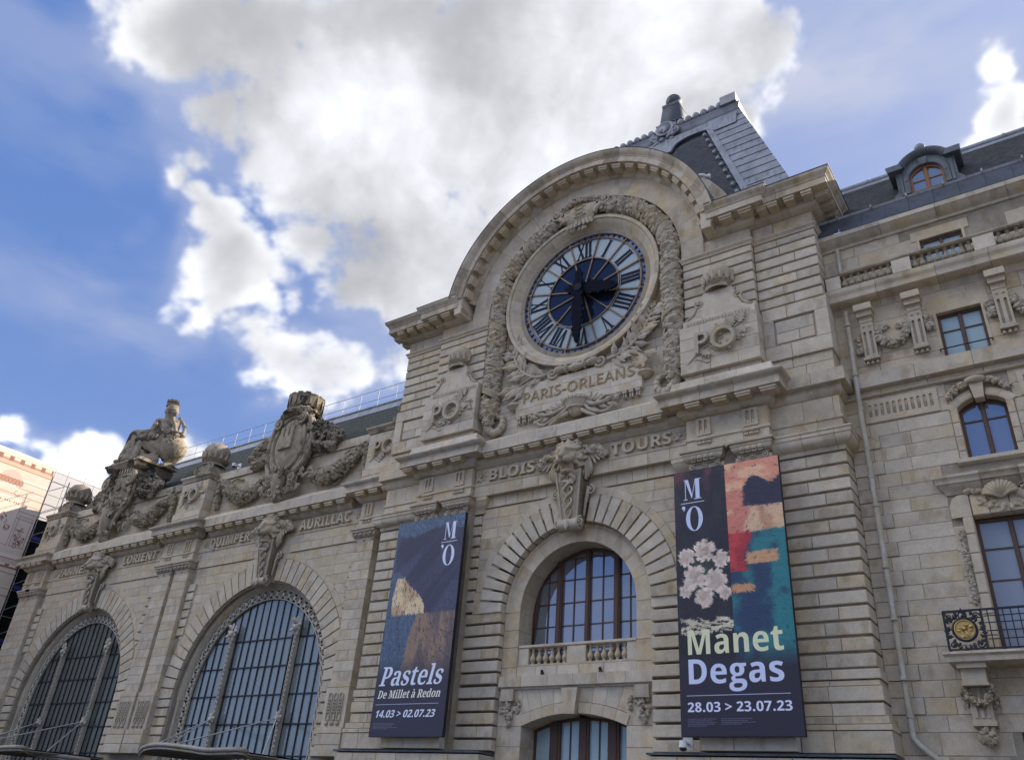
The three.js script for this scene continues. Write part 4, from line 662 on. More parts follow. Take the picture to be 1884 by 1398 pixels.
// tympanum
{
  const t = group('tympanum', pav);
  { const ty = span(21.6, 17.2, 10); for (let i = 0; i < 10; i++) { const dy = CY - ty[i], cut = dy < 3.9 ? Math.sqrt(3.9 * 3.9 - dy * dy) : 0; for (const [a, b] of cut > 0 ? [[-5.06, -cut], [cut, 5.06]] : [[-5.06, 5.06]]) rows('ashlar_stone', a, b, [ty[i], ty[i + 1]], -0.1, 0.10, PALE, t, { g: 0.012, len: 1.15, c: 0.006 }); } }
  for (const s of [-1, 1]) rows('ashlar_stone', ...(s > 0 ? [4.0, 5.06] : [-5.06, -4.0]), span(24.4, 21.62, 6), -0.1, 0.10, WARM, t, { g: 0.012, len: 1.2, c: 0.006 });
  // clock surround
  const prof = [[3.28, -0.2], [3.30, -0.04], [3.34, -0.03], [3.36, 0.02], [3.42, 0.05], [3.50, 0.12], [3.62, 0.25], [3.72, 0.34], [3.82, 0.40], [3.845, 0.38], [3.855, 0.44], [3.875, 0.46], [4.02, 0.46], [4.04, 0.44], [4.04, -0.2]];
  const c = group('clock_surround', pav);
  for (let k = 0; k < 40; k++) M('surround_stone', arcSweep(0, CY, prof, k / 40 * 2 * Math.PI + 0.0012, (k + 1) / 40 * 2 * Math.PI - 0.0012, 4), pick([S.a, S.c, S.f, S.b]), c, [R() * 4, R() * 4]);
  // inscription plaque
  const p = group('inscription_plaque', pav);
  rows('plaque_stone', -3.08, 3.12, [19.5, 19.1, 18.7, 18.32, 17.97], 0.0, 0.35, [S.h, S.c, S.h, S.g], p, { g: 0.008, len: 1.3, c: 0.006, gx: 0.008 });
  word('PARIS-ORLEANS', fontR, -2.68, 2.8, 18.58, 19.07, 0.345, 0.385, goldPaint, p);
  for (const s of [-1, 1]) {
    M('dentil_bracket', Array.from({ length: 3 }, (_, i) => s * (2.32 + i * 0.3)).flatMap((x) => [bx(x - 0.1, x + 0.1, 17.86, 17.97, 0.1, 0.34), bx(x - 0.08, x - 0.02, 17.66, 17.86, 0.1, 0.3), bx(x + 0.02, x + 0.08, 17.66, 17.86, 0.1, 0.3)]), carved, p);
    const L = new THREE.LatheGeometry([[0.02, 0.62], [0.14, 0.6], [0.16, 0.5], [0.24, 0.46], [0.34, 0.36], [0.28, 0.3], [0.38, 0.24], [0.42, 0.12], [0.36, 0.08], [0.3, -0.02], [0.12, -0.12], [0.02, -0.16]].map(([a, b]) => new THREE.Vector2(a, b)), 18);
    M('knob', tidy(toCreasedNormals(L, 0.8)).scale(0.85, 0.85, 0.7).translate(s * 3.24, 18.5, 0.24), carved, p);
  }
  // garlands down both sides, tied with ribbons, ending in horns
  for (const s of [-1, 1]) {
    const g = group('garland', pav), path = [];
    for (let i = 0; i <= 10; i++) { const a = lerp(0.33, 1.5, i / 10); path.push([s * 4.56 * Math.sin(a), CY + 4.56 * Math.cos(a), 0.26]); }
    for (const y of [23.2, 22.2, 21.2, 20.2, 19.2, 18.4]) path.push([s * (4.52 + (23 - y) * 0.015), y, 0.26]);
    M('leaf_rope', garlandG(path, 0.37, 500 + s, { leaf: 0.44, density: 80, fruit: 0.08, core: 0.6 }), carved, g);
    const cv = new THREE.CatmullRomCurve3(path.map((q) => new V3(...q)));
    for (const t of [0.16, 0.37, 0.58, 0.76, 0.9]) {
      const P = cv.getPointAt(t), T = cv.getTangentAt(t), N = new V3().crossVectors(T, new V3(0, 0, 1)).normalize(), q = [], o = [];
      for (let w = 0; w < 3; w++) { const pts = []; for (let i = 0; i <= 10; i++) { const a = lerp(-1.75, 1.75, i / 10); pts.push(P.clone().addScaledVector(N, Math.sin(a) * 0.44).addScaledVector(new V3(0, 0, 1), Math.cos(a) * 0.44).addScaledVector(T, s * Math.sin(a) * 0.26 + (w - 1) * 0.10).toArray()); } o.push(tubeG(pts, 0.065, 14, 5)); }
      M('ribbon', o, carvedWarm, g);
    }
    const hx = s * 4.25, hp = [[hx + s * 0.38, 18.35, 0.3], [hx + s * 0.3, 17.75, 0.32], [hx - s * 0.1, 17.45, 0.32], [hx - s * 0.45, 17.7, 0.32], [hx - s * 0.42, 18.15, 0.28], [hx - s * 0.1, 18.3, 0.22]];
    const hg = [tubeG(hp, (u) => 0.24 - 0.13 * u, 26, 9)]; for (let k = 0; k < 11; k++) { const u = k / 11; const c3 = new THREE.CatmullRomCurve3(hp.map((q) => new V3(...q))), P = c3.getPointAt(u), T = c3.getTangentAt(u), tor = new THREE.TorusGeometry(0.23 - 0.125 * u, 0.035, 5, 14); tor.lookAt(T); tor.translate(...P.toArray()); hg.push(tor); }
    M('horn', hg, carved, g);
    M('fruit_heap', [...garlandG([[hx + s * 0.2, 18.3, 0.35], [hx + s * 0.35, 17.9, 0.38]], 0.26, 520 + s, { leaf: 0.26, density: 60, fruit: 0.65 }), tubeG([[hx - s * 0.1, 17.42, 0.2], [hx + s * 0.25, 17.3, 0.24], [hx + s * 0.55, 17.2, 0.2]], 0.09, 10, 6)], carved, g);
  }
  // laurel branches under the clock, each leaf its own
  for (const s of [-1, 1]) {
    const b = group('laurel_branch', pav), r = rng(610 + s), stem = [[s * 1.55, 19.7, 0.36], [s * 2.2, 19.8, 0.36], [s * 2.8, 20.2, 0.36], [s * 3.3, 20.9, 0.3], [s * 3.6, 21.7, 0.24]], cv = new THREE.CatmullRomCurve3(stem.map((q) => new V3(...q)));
    M('stem', [tubeG(stem, (t) => 0.10 - 0.06 * t, 24, 7), tubeG([[s * 2.3, 19.8, 0.38], [s * 2.9, 19.55, 0.4], [s * 3.3, 19.3, 0.36]], (t) => 0.07 - 0.03 * t, 12, 6)], carved, b);
    for (let k = 0; k < 26; k++) { const t = 0.04 + 0.96 * k / 25, P = cv.getPointAt(t), T = cv.getTangentAt(t), sd = k % 2 ? 1 : -1, an = Math.atan2(T.y, T.x) + sd * (0.75 + r() * 0.5), L = 0.62 + r() * 0.3; M('leaf', orient(leafG(L, L * 0.26, 0.10, 2, 0.1), [P.x, P.y, P.z - 0.05 + r() * 0.06], [Math.cos(an), Math.sin(an), 0.05], [(r() - 0.5) * 0.5, (r() - 0.5) * 0.5, 1]), carved, b); }
    for (let k = 0; k < 7; k++) { const an = (s > 0 ? -0.4 : Math.PI + 0.4) - s * (r() - 0.4) * 1.8, L = 0.7 + r() * 0.25; M('leaf', orient(leafG(L, L * 0.28, 0.10, 2, 0.1), [s * (2.6 + r() * 0.7), 19.6 - r() * 0.35, 0.36], [Math.cos(an), Math.sin(an), 0.05], [0, (r() - 0.5) * 0.4, 1]), carved, b); }
    M('bud', [0, 1, 2, 3].map((k) => ballG([s * (3.6 + (k % 2) * 0.12), 21.75 + k * 0.06, 0.26], 0.09)), carved, b);
    M('scroll_end', [...volute(s * 1.2, 19.7, 0.34, 0.28, 1.6, s, 0.09, s > 0 ? 2.6 : 0.5)], carved, b);
    if (s > 0) M('roller', [tubeG([[-1.05, 19.82, 0.34], [0, 19.72, 0.4], [1.05, 19.82, 0.34]], (t) => 0.16 + 0.04 * Math.sin(t * Math.PI * 5), 24, 12), tubeG([[-0.5, 19.76, 0.38], [-0.4, 19.76, 0.38]], 0.22, 3, 14), tubeG([[0.4, 19.76, 0.38], [0.5, 19.76, 0.38]], 0.22, 3, 14)], carved, b);
  }
  // turreted emblem with flying ribbons under the plaque
  const e = group('turret_emblem', pav), L = new THREE.LatheGeometry([[0.02, -0.45], [0.2, -0.42], [0.36, -0.25], [0.4, -0.05], [0.52, 0.0], [0.52, 0.1], [0.44, 0.14], [0.56, 0.42], [0.6, 0.52], [0.5, 0.55], [0.3, 0.8], [0.02, 0.9]].map(([a, b]) => new THREE.Vector2(a, b)), 20);
  M('turret', [tidy(toCreasedNormals(L, 0.8)).scale(0.95, 0.72, 0.8).translate(0.1, 17.62, 0.36), ...Array.from({ length: 9 }, (_, k) => { const a = (k - 4) * 0.36; return xf(bx(-0.07, 0.07, 17.98, 18.1, 0.0, 0.1), { p: [0.1 + Math.sin(a) * 0.53, 0, 0.34 + Math.cos(a) * 0.42], r: [0, a, 0] }); })], carved, e);
  for (const s of [-1, 1]) {
    const rb = M('ribbon', [tubeG([[0.1 + s * 0.45, 17.9, 0.35], [s * 1.0, 17.62, 0.5], [s * 1.6, 17.72, 0.4], [s * 2.05, 17.9, 0.4]], (t) => 0.11 * (1 - 0.3 * t), 20, 7), tubeG([[0.1 + s * 0.4, 17.75, 0.4], [s * 0.9, 17.35, 0.5], [s * 1.5, 17.2, 0.45], [s * 2.0, 17.5, 0.4]], (t) => 0.10 * (1 - 0.5 * t), 20, 7), tubeG([[0.1 + s * 0.3, 17.5, 0.5], [s * 0.8, 17.2, 0.6], [s * 1.15, 17.02, 0.55]], (t) => 0.10 * (1 - 0.4 * t), 14, 7), ...Array.from({ length: 6 }, (_, i) => orient(leafG(0.55, 0.13, 0.09, 2, 0.06), [s * (0.7 + i * 0.22), 17.55 + 0.06 * (i % 2), 0.4], [s, (i % 2 ? 0.5 : -0.4), 0.05], [0, -0.2, 1]))], carved, e);
    for (let k = 0; k < 4; k++) M('leaf', orient(leafG(0.5, 0.13, 0.08, 2, 0.06), [0.1 + s * (0.5 + k * 0.16), 17.85, 0.4], [s * (0.5 + k * 0.3), 0.8 - k * 0.18, 0.05], [0, 0, 1]), carved, e);
  }
  // scrolled crest over the clock
  const k = group('clock_crest', pav), y0 = CY + 4.1;
  M('crest_panel', [arcSweep(0, CY, [[4.0, 0.1], [4.0, 0.5], [4.3, 0.62], [4.7, 0.6], [4.95, 0.5], [5.0, 0.1]], -0.19, 0.19, 12), ...[-1, 0, 1].map((i) => xf(new THREE.TorusGeometry(0.16, 0.03, 6, 18), { p: [0.0 + i * 0.0, CY + 4.45 + i * 0.24, 0.62], s: [1.7, 0.6, 1] }))], carvedWarm, k);
  for (const s of [-1, 1]) {
    M('scroll', [...volute(s * 1.35, CY + 4.72, 0.52, 0.33, 1.7, s, 0.085, s > 0 ? 2.2 : 0.9), tubeG([[s * 1.15, CY + 4.45, 0.55], [s * 0.95, CY + 4.25, 0.6], [s * 0.8, CY + 4.05, 0.55]], 0.13, 10, 7), ...leafPatch(s * 1.0, CY + 4.62, 0.5, 0.3, 0.3, 14, 640 + s, 0.3)], carved, k);
    M('fluting', Array.from({ length: 4 }, (_, i) => { const rr = 4.3 + i * 0.15, pts = []; for (let j = 0; j <= 5; j++) { const a = s * lerp(0.24, 0.36, j / 5); pts.push([rr * Math.sin(a), CY + rr * Math.cos(a), 0.42]); } return tubeG(pts, 0.07, 8, 6); }), carved, k);
  }
  M('cresting', garlandG([[-1.05, CY + 4.85, 0.5], [-0.5, CY + 5.1, 0.55], [0, CY + 5.2, 0.55], [0.5, CY + 5.1, 0.55], [1.05, CY + 4.85, 0.5]], 0.13, 650, { leaf: 0.24, density: 32, fruit: 0.3 }), carved, k);
  M('hanging_leaf', [...leafPatch(0, CY + 3.72, 0.42, 0.4, 0.1, 18, 655, 0.34), ...Array.from({ length: 7 }, (_, i) => orient(leafG(0.5, 0.14, 0.12, 3, 0.1), [(i - 3) * 0.17, CY + 4.0 - Math.abs(i - 3) * 0.03, 0.48], [(i - 3) * 0.18, -1, 0.2], [0, 0.1, 1]))], carved, k);
}
// ================================================================ the clock
{
  const c = tag(group('clock'), 'great round clock with roman numerals in the gable of the pavilion', 'clock');
  c.position.set(0, CY, 0);
  const deep = new THREE.MeshPhysicalMaterial({ color: lin(0.020, 0.032, 0.065), metalness: 0.4, roughness: 0.06 }), milk = new THREE.MeshPhysicalMaterial({ color: lin(0.31, 0.39, 0.44), roughness: 0.3, metalness: 0.05 }), blue = new THREE.MeshPhysicalMaterial({ color: lin(0.11, 0.15, 0.25), roughness: 0.25, metalness: 0.25 });
  const bronze = std({ color: lin(0.17, 0.115, 0.07), roughness: 0.5, metalness: 0.3 }), r = rng(31);
  const plate = (r0, r1, a0, a1, n, z0, z1) => arcSweep(0, 0, [[r0, z0], [r0, z1], [r1, z1], [r1, z0]], a0, a1, n);
  for (let k = 0; k < 12; k++) {
    const a0 = (k - 0.5) * Math.PI / 6, a1 = a0 + Math.PI / 6;
    for (const [nm, r0, r1, m, z] of [['dark_pane', 0.05, 1.86, deep, -0.02], ['numeral_pane', 1.88, 2.96, milk, -0.015], ['rim_pane', 3.0, 3.28, blue, -0.02]]) { const p = M(nm, plate(r0, r1, a0 + 0.002, a1 - 0.002, 8, z - 0.02, z), m, c); p.rotation.set((r() - 0.5) * 0.006, (r() - 0.5) * 0.006, 0); }
    const s = Math.sin(a0), q = Math.cos(a0);
    M('spoke', xf(bx(-0.033, 0.033, 0.1, 3.27, -0.02, 0.045), { r: [0, 0, -a0] }), bronze, c);
    for (const [rr, b] of [[1.866, 0.08], [3.0, 0.085]]) { const g = new THREE.CylinderGeometry(b, b, 0.09, 6); g.rotateX(Math.PI / 2); g.translate(rr * s, rr * q, 0.03); M('boss', g, bronze, c); }
    // minute marks
    for (let j = 0; j < 5; j++) { const a = a0 + (j + 0.5) * Math.PI / 30, g = new THREE.SphereGeometry(1, 10, 6); g.scale(j === 2 ? 0.055 : 0.05, j === 2 ? 0.11 : 0.06, 0.015); g.translate(0, 3.14, 0.0); g.rotateZ(-a); M('minute_mark', g, navy, c); }
  }
  M('dial_ring', [plate(1.835, 1.895, 0, 2 * Math.PI - 1e-3, 96, -0.02, 0.05), plate(2.955, 3.02, 0, 2 * Math.PI - 1e-3, 96, -0.02, 0.05), plate(3.26, 3.31, 0, 2 * Math.PI - 1e-3, 96, -0.02, 0.06)], bronze, c);
  // numerals: thick and thin strokes with hairline serifs
  const I = (x) => [[x - 0.055, x + 0.055, x - 0.055, x + 0.055]], V = (x) => [[x - 0.2, x - 0.09, x - 0.04, x + 0.03], [x + 0.12, x + 0.16, x - 0.02, x + 0.02]], X = (x) => [[x - 0.2, x - 0.09, x + 0.09, x + 0.2], [x + 0.13, x + 0.17, x - 0.17, x - 0.13]];
  const W = { I: 0.2, V: 0.36, X: 0.4 };
  ['XII', 'I', 'II', 'III', 'IIII', 'V', 'VI', 'VII', 'VIII', 'IX', 'X', 'XI'].forEach((s, k) => {
    const tot = [...s].reduce((a, ch) => a + W[ch], 0), sc = 1, o = []; let x = -tot / 2; const y0 = 1.98, y1 = 2.86, z = -0.01;
    for (const ch of s) { const cx = x + W[ch] / 2, st = (ch === 'I' ? I : ch === 'V' ? V : X)(cx); for (const [a, b, c2, d] of st) o.push(shapeG([[c2, y0], [d, y0], [b, y1], [a, y1]], z, z + 0.03)); for (const [a, b, c2, d] of st) { o.push(bx((a + b) / 2 - 0.1, (a + b) / 2 + 0.1, y1 - 0.012, y1 + 0.02, z, z + 0.026)); if (ch !== 'V') o.push(bx((c2 + d) / 2 - 0.1, (c2 + d) / 2 + 0.1, y0 - 0.02, y0 + 0.012, z, z + 0.026)); } x += W[ch]; }
    M('numeral', o, navy, c).rotation.z = -k * Math.PI / 6;
  });
  const handM = new THREE.MeshPhysicalMaterial({ color: lin(0.004, 0.006, 0.016), roughness: 0.85, specularIntensity: 0.25 });
  // ornate hands
  const hand = (name, L, w, ang, z) => {
    const prof = [[0, 0.05], [0.10, 0.16], [0.2, 0.12], [0.3, 0.2], [0.42, 0.15], [0.55, 0.19], [0.66, 0.12], [0.74, 0.16], [0.82, 0.12], [0.9, 0.09], [1, 0.02]], R1 = [], tail = [[0, 0.1], [0.12, 0.16], [0.2, 0.09], [0.27, 0.14], [0.34, 0.06], [0.42, 0.01]];
    const f = (pr, t) => { for (let i = 0; i < pr.length - 1; i++) if (t <= pr[i + 1][0]) return lerp(pr[i][1], pr[i + 1][1], (t - pr[i][0]) / (pr[i + 1][0] - pr[i][0])); return 0.01; };
    for (let i = 0; i <= 44; i++) { const t = i / 44; R1.push([w * (f(prof, t) + 0.018 * Math.sin(t * 60) * (t < 0.95 ? 1 : 0)), t * L]); }
    const T1 = []; for (let i = 0; i <= 16; i++) { const t = i / 16 * 0.42; T1.push([w * f(tail, t), -t * L * 0.95]); }
    const pts = [...T1.slice().reverse(), ...R1, ...R1.slice().reverse().map(([x, y]) => [-x, y]), ...T1.slice(1).map(([x, y]) => [-x, y])];
    const m = M(name, shapeG(pts, 0, 0.07, 0.02), handM, c); m.rotation.z = -ang; m.position.z = z;
  };
  hand('minute_hand', 3.0, 1.6, Math.PI * 1.003, 0.42); hand('hour_hand', 2.05, 1.9, Math.PI * 2 * 3.45 / 12, 0.33);
  M('hub', (() => { const g = new THREE.CylinderGeometry(0.2, 0.26, 0.55, 20); g.rotateX(Math.PI / 2); g.translate(0, 0, 0.25); return g; })(), navy, c);
}
// ================================================================ mansard roof of the pavilion
{
  const m = group('mansard_roof', pav);
  // slopes: eaves at y 25.2 (x 10.2, z -0.3), top at y 35.9 (x 6.8, z -3.5)
  const E0 = [10.2, 25.2, -0.3], T0 = [6.8, 35.9, -3.5], zb = -16, P = (u, t) => [u * lerp(E0[0], T0[0], t), lerp(E0[1], T0[1], t), lerp(E0[2], T0[2], t)];
  M('roof_body', fromQuads([[[-10.1, 25.2, -0.4], [10.1, 25.2, -0.4], [6.72, 35.85, -3.58], [-3.9, 35.85, -3.58]], [[10.1, 25.2, -0.4], [10.1, 25.2, -15.6], [6.72, 35.85, -12.4], [6.72, 35.85, -3.58]], [[-10.1, 25.2, -0.4], [-3.9, 35.85, -3.58], [-3.9, 35.85, -12.4], [-10.1, 25.2, -15.6]], [[-3.9, 35.85, -3.58], [6.72, 35.85, -3.58], [6.72, 35.85, -12.4], [-3.9, 35.85, -12.4]], [[-10.1, 25.2, -15.6], [-3.9, 35.85, -12.4], [6.72, 35.85, -12.4], [10.1, 25.2, -15.6]]]), zincDark, m);
  // slate field on the front slope
  const sl = Math.hypot(10.7, 3.2), tilt = Math.atan2(3.2, 10.7), rw = 0.16, cw = 0.24, mats = [[], [], []], rr = rng(88);
  for (let j = 0; j < Math.floor(8.6 / rw); j++) { const y = 0.6 + j * rw, t = y / sl, hw = lerp(10.2, 6.8, t) - 2.0; for (let i = Math.floor(-hw / cw); i < hw / cw; i++) { const x = i * cw + (j % 2) * cw / 2; if (x > hw - 0.05 || x < -lerp(9.6, 3.4, t)) continue; const top = 8.4 + 0.55 * Math.max(0, 1 - Math.pow((Math.abs(x) - 4.6) / 1.1, 2)); if (y > top) continue; mats[Math.floor(rr() * 3)].push([x, y]); } }
  const tile = new THREE.BoxGeometry(cw - 0.012, rw * 1.5, 0.012);
  mats.forEach((l, q) => { const im = new THREE.InstancedMesh(tidy(tile.clone()), slateM[q], l.length); im.name = 'slates'; im.userData.kind = 'stuff'; const mt = new THREE.Matrix4(), e = new THREE.Euler(); l.forEach(([x, y], i) => { e.set(-tilt - 0.06 + (rr() - 0.5) * 0.02, 0, (rr() - 0.5) * 0.015); mt.makeRotationFromEuler(e); mt.setPosition(x, E0[1] + y * Math.cos(tilt), E0[2] - y * Math.sin(tilt) + 0.03); im.setMatrixAt(i, mt); }); im.castShadow = im.receiveShadow = true; m.add(im); });
  // zinc strips along the hips, folded in sheets
  for (const s of [1]) {
    const n = 17; for (let k = 0; k < n; k++) { const t0 = k / n + 0.001, t1 = (k + 1) / n, a = P(1, t0), b = P(1, t1), lift = 0.03, q = (x, p, l) => [s * x, p[1], p[2] + l]; M('zinc_sheet', fromQuads([[q(a[0] - 1.75, a, 0.07), q(a[0], a, 0.07), q(b[0], b, 0.035), q(b[0] - 1.75, b, 0.035)], [q(a[0] - 1.75, a, 0.0), q(a[0], a, 0.0), q(a[0], a, 0.07), q(a[0] - 1.75, a, 0.07)], [q(a[0], a, 0.07), q(a[0], a, -1.8), q(b[0], b, -1.8), q(b[0], b, 0.035)]]), zinc, m); }
    const sp = (x, t, l) => { const p = P(1, t); return [s * (p[0] - x), p[1], p[2] + l]; };
    M('zinc_border', fromQuads([[sp(2.02, 0, 0.1), sp(1.72, 0, 0.1), sp(1.72, 0.86, 0.1), sp(2.02, 0.86, 0.1)], [sp(1.72, 0, 0.1), sp(1.72, 0, 0), sp(1.72, 0.86, 0), sp(1.72, 0.86, 0.1)], [sp(2.02, 0, 0), sp(2.02, 0, 0.1), sp(2.02, 0.86, 0.1), sp(2.02, 0.86, 0)]]), zinc, m);
    for (let k = 0; k < 13; k++) { const p = sp(2.22, 0.02 + k * 0.066, 0.06); const g = ballG([0, 0, 0], 0.17, [0.7, 1.5, 0.35]); g.rotateX(-tilt); g.rotateZ(s * 0.3); g.translate(...p); M('zinc_leaf', g, zinc, m); }
  }
  // top border with a scalloped edge over the slates, then the beaded ridge
  const up = (x, y, l = 0) => { const t = y / sl; return [x, lerp(E0[1], T0[1], t), lerp(E0[2], T0[2], t) + l]; };
  const bq = []; for (let i = 0; i < 80; i++) { const xa = lerp(-3.9, 6.9, i / 80), xb = lerp(-3.9, 6.9, (i + 1) / 80), lo = (x) => 9.05 + 0.55 * Math.sqrt(Math.max(0, 1 - Math.pow((Math.abs(x) - 4.6) / 1.1, 2))) - (Math.abs(x) < 3.5 ? 0.35 : 0); bq.push([up(xa, lo(xa), 0.12), up(xb, lo(xb), 0.12), up(xb, 10.2, 0.12), up(xa, 10.2, 0.12)], [up(xa, lo(xa), 0), up(xb, lo(xb), 0), up(xb, lo(xb), 0.12), up(xa, lo(xa), 0.12)]); }
  M('zinc_apron', fromQuads(bq), zinc, m);
  M('ridge_moulding', sweep([[-3.9, -12], [-3.9, -3.45], [6.75, -3.45], [6.75, -12]], [[-0.4, 35.75], [0.25, 35.75], [0.3, 35.65], [0.22, 35.5], [0.2, 35.3], [0.1, 35.2], [0.06, 34.95], [-0.4, 34.95]]), zinc, m);
  for (let k = 0; k < 24; k++) { const x = lerp(-3.6, 6.4, k / 23), g = new THREE.SphereGeometry(1, 12, 8); g.scale(k === 0 || k === 23 ? 0.45 : 0.22, 0.26, 0.26); g.translate(x, 35.95, -3.3); M('ridge_bead', g, zinc, m); }
  for (const x of [6.6]) { for (let k = 0; k < 14; k++) { const g = new THREE.SphereGeometry(1, 10, 8); g.scale(0.26, 0.26, 0.24); g.translate(x * 1.0, 35.95, -3.6 - k * 0.56); M('ridge_bead', g, zinc, m); } const e = bx(-0.42, 0.42, 35.7, 36.28, -3.62, -3.0); e.translate(x * 0.985, 0, 0); M('ridge_end', e, zinc, m); }
  // cartouches on the ridge
  for (const x of [2.9]) M('ridge_cartouche', [ballG([x, 35.85, -3.15], 0.46, [1, 0.9, 0.35], 2), ...volute(x - 0.6, 35.4, -3.1, 0.24, 1.5, 1, 0.09, 1.5), ...volute(x + 0.6, 35.4, -3.1, 0.24, 1.5, -1, 0.09, 1.5), ...leafPatch(x, 35.2, -3.1, 0.45, 0.3, 14, 700, 0.36), xf(new THREE.TorusGeometry(0.46, 0.09, 8, 26), { p: [x, 35.85, -3.1], s: [1, 0.92, 0.6] })], zinc, m);
  // obelisk behind the ridge with a ball
  const o = group('roof_obelisk', pav), oz = -11.05, ox = 0.13;
  M('shaft', (() => { const g = new THREE.CylinderGeometry(0.84, 1.72, 6.6, 4); g.rotateY(Math.PI / 4); g.translate(ox, 43.2, oz); return g; })(), zincDark, o);
  for (let k = -3; k <= 3; k++) for (const q of [0, 1]) { const g = bx(k * 0.25 - 0.04, k * 0.25 + 0.04, 43.2, 44.5, 0.88, 1.0); if (q) g.rotateY(Math.PI / 2); M('fin', g.translate(ox, 0, oz), zincDark, o); }
  M('fin_rail', [bx(ox - 0.95, ox + 0.95, 44.42, 44.52, oz - 0.95, oz + 1.0)], zincDark, o);
  M('cap_ball', ballG([ox, 47.35, oz], 0.56, [1, 1, 1], 3), zincDark, o);
  M('cap', bx(ox - 0.62, ox + 0.62, 46.45, 46.7, oz - 0.62, oz + 0.62), zincDark, o);
}

// ================================================================ the arcade wing
const arc = tag(group('arcade_wing'), 'long lower limestone wing with tall arched glass windows, left of the clock pavilion', 'building');
{
  const WZ = -1.0, BAYS = [-19.45, -36.25], AY = 7.0, XL = -46.1, XR = -10.3;
  const PIERS = [[-45.75, -43.05], [-29.4, -26.2], [-12.85, -10.5]];
  { const w = [], holes = BAYS.map((c) => [[c - 5.6, 0.2], [c + 5.6, 0.2], [c + 5.6, AY], ...arcPts(c, AY, 5.6, Math.PI / 2, -Math.PI / 2, 48)]);
    w.push(shapeG([[XL, 0], [XR, 0], [XR, 16.2], [XL, 16.2]], -2.2, WZ - 0.035, 0, holes), bx(XL, XR, 16.2, 20.0, -2.0, WZ - 0.13), bx(XL, XR, 0.1, 20, -14, -6), bx(XL, XR, 15.5, 20, -6, -1.9));
    M('wall', w, joint, arc); }
  // piers with paired pilasters
  const ys = span(13.83, 7.35, 14);
  PIERS.forEach(([a, b], i) => {
    const p = group('arcade_pier', arc), pil = i === 2 ? [[-13.0, -11.72]] : [[a + 0.05, a + 1.42], [b - 1.42, b - 0.05]];
    for (const [l, h] of pil) {
      rows('pilaster_stone', l, h, ys, -1.1, -0.70, MIX, p, { g: 0.010, len: 0.85, c: 0.008, gx: 0.010 });
      rows('pilaster_stone', l - 0.06, h + 0.06, [7.35, 7.12, 5.45], -1.1, -0.62, MIX, p, { g: 0.012, len: 3, c: 0.012 });
      for (let k = 0; k < 3; k++) { const x = lerp(l, h, (k + 0.9) / 3.8); M('flute', [shapeG([[x - 0.13, 5.75], [x + 0.13, 5.75], [x + 0.13, 6.78], ...arcPts(x, 6.78, 0.13, Math.PI / 2, -Math.PI / 2, 8)], -0.62, -0.57, 0.01, [[[x - 0.08, 5.8], [x + 0.08, 5.8], [x + 0.08, 6.78], ...arcPts(x, 6.78, 0.08, Math.PI / 2, -Math.PI / 2, 8)]]), ...Array.from({ length: 5 }, (_, q) => ballG([x, 6.6 - q * 0.13, -0.6], 0.065)), ballG([x, 5.62, -0.6], 0.1)], carved, p); }
      rows('base_stone', l - 0.12, h + 0.12, [5.45, 5.2, 4.75, 4.3], -1.1, -0.5, MIX, p, { g: 0.012, len: 1.5 });
      // capital
      const cap = group('capital', arc), o = [bx(l - 0.2, h + 0.2, 14.42, 14.52, -1.1, -0.42), bx(l - 0.13, h + 0.13, 14.3, 14.42, -1.1, -0.48), sweep([[l, -1], [l, -0.7], [h, -0.7], [h, -1]], [[-0.1, 14.3], [0.14, 14.3], [0.13, 14.2], [0.08, 14.1], [0, 14.04], [-0.1, 14.04]]), bx(l, h, 13.82, 14.04, -1.1, -0.69)];
      M('cap_block', o, carvedWarm, cap); for (let k = 0; k < 4; k++) M('egg', ballG([lerp(l, h, (k + 0.5) / 4), 14.19, -0.56], 0.1, [0.9, 1.05, 0.7]), carved, cap); for (let k = 0; k < 3; k++) M('rosette', ballG([lerp(l + 0.08, h - 0.08, k / 2), 13.93, -0.68], 0.075, [1, 1, 0.5]), carved, cap);
    }
    if (i < 2) M('rain_channel', bx(a + 1.55, b - 1.55, 5.0, 14.3, -1.1, -0.98), joint, p);
    for (const x of i === 2 ? [-12.36] : [a + 0.73, b - 0.73]) {
      const t = group('triglyph', arc), hl = (cx) => [[cx - 0.06, 15.2], [cx + 0.06, 15.2], [cx + 0.06, 15.68], ...arcPts(cx, 15.68, 0.06, Math.PI / 2, -Math.PI / 2, 8)];
      M('tablet', shapeG([[x - 0.3, 15.12], [x + 0.3, 15.12], [x + 0.3, 15.82], [x - 0.3, 15.82]], -0.66, -0.58, 0.012, [hl(x - 0.11), hl(x + 0.11)]), S.d, t);
      M('drop_block', [bx(x - 0.3, x + 0.3, 14.93, 14.98, -0.7, -0.55), ...[-0.2, 0, 0.2].map((d) => bx(x + d - 0.08, x + d + 0.08, 14.8, 14.92, -0.7, -0.59))], carved, t);
    }
  });
  // entablature along the whole wing, breaking forward at the piers
  const e = group('entablature', arc), plan = [[XL, -0.95]];
  PIERS.forEach(([a, b], i) => { plan.push([a, -0.95], [a, -0.65]); if (i < 2) plan.push([b, -0.65], [b, -0.95]); else plan.push([XR, -0.65]); });
  sweepStones('architrave_stone', plan, [[-0.15, 15.09], [0.05, 15.09], [0.05, 15.0], [0.01, 14.98], [0.01, 14.53], [-0.15, 14.53]], 1.5, WARM, e, R);
  sweepStones('frieze_stone', plan, [[-0.15, 15.83], [0, 15.83], [0, 15.1], [-0.15, 15.1]], 1.7, WARM, e, R);
  const bays = [[0, 0], [-42.28, -30.25], [-25.35, -13.78]];
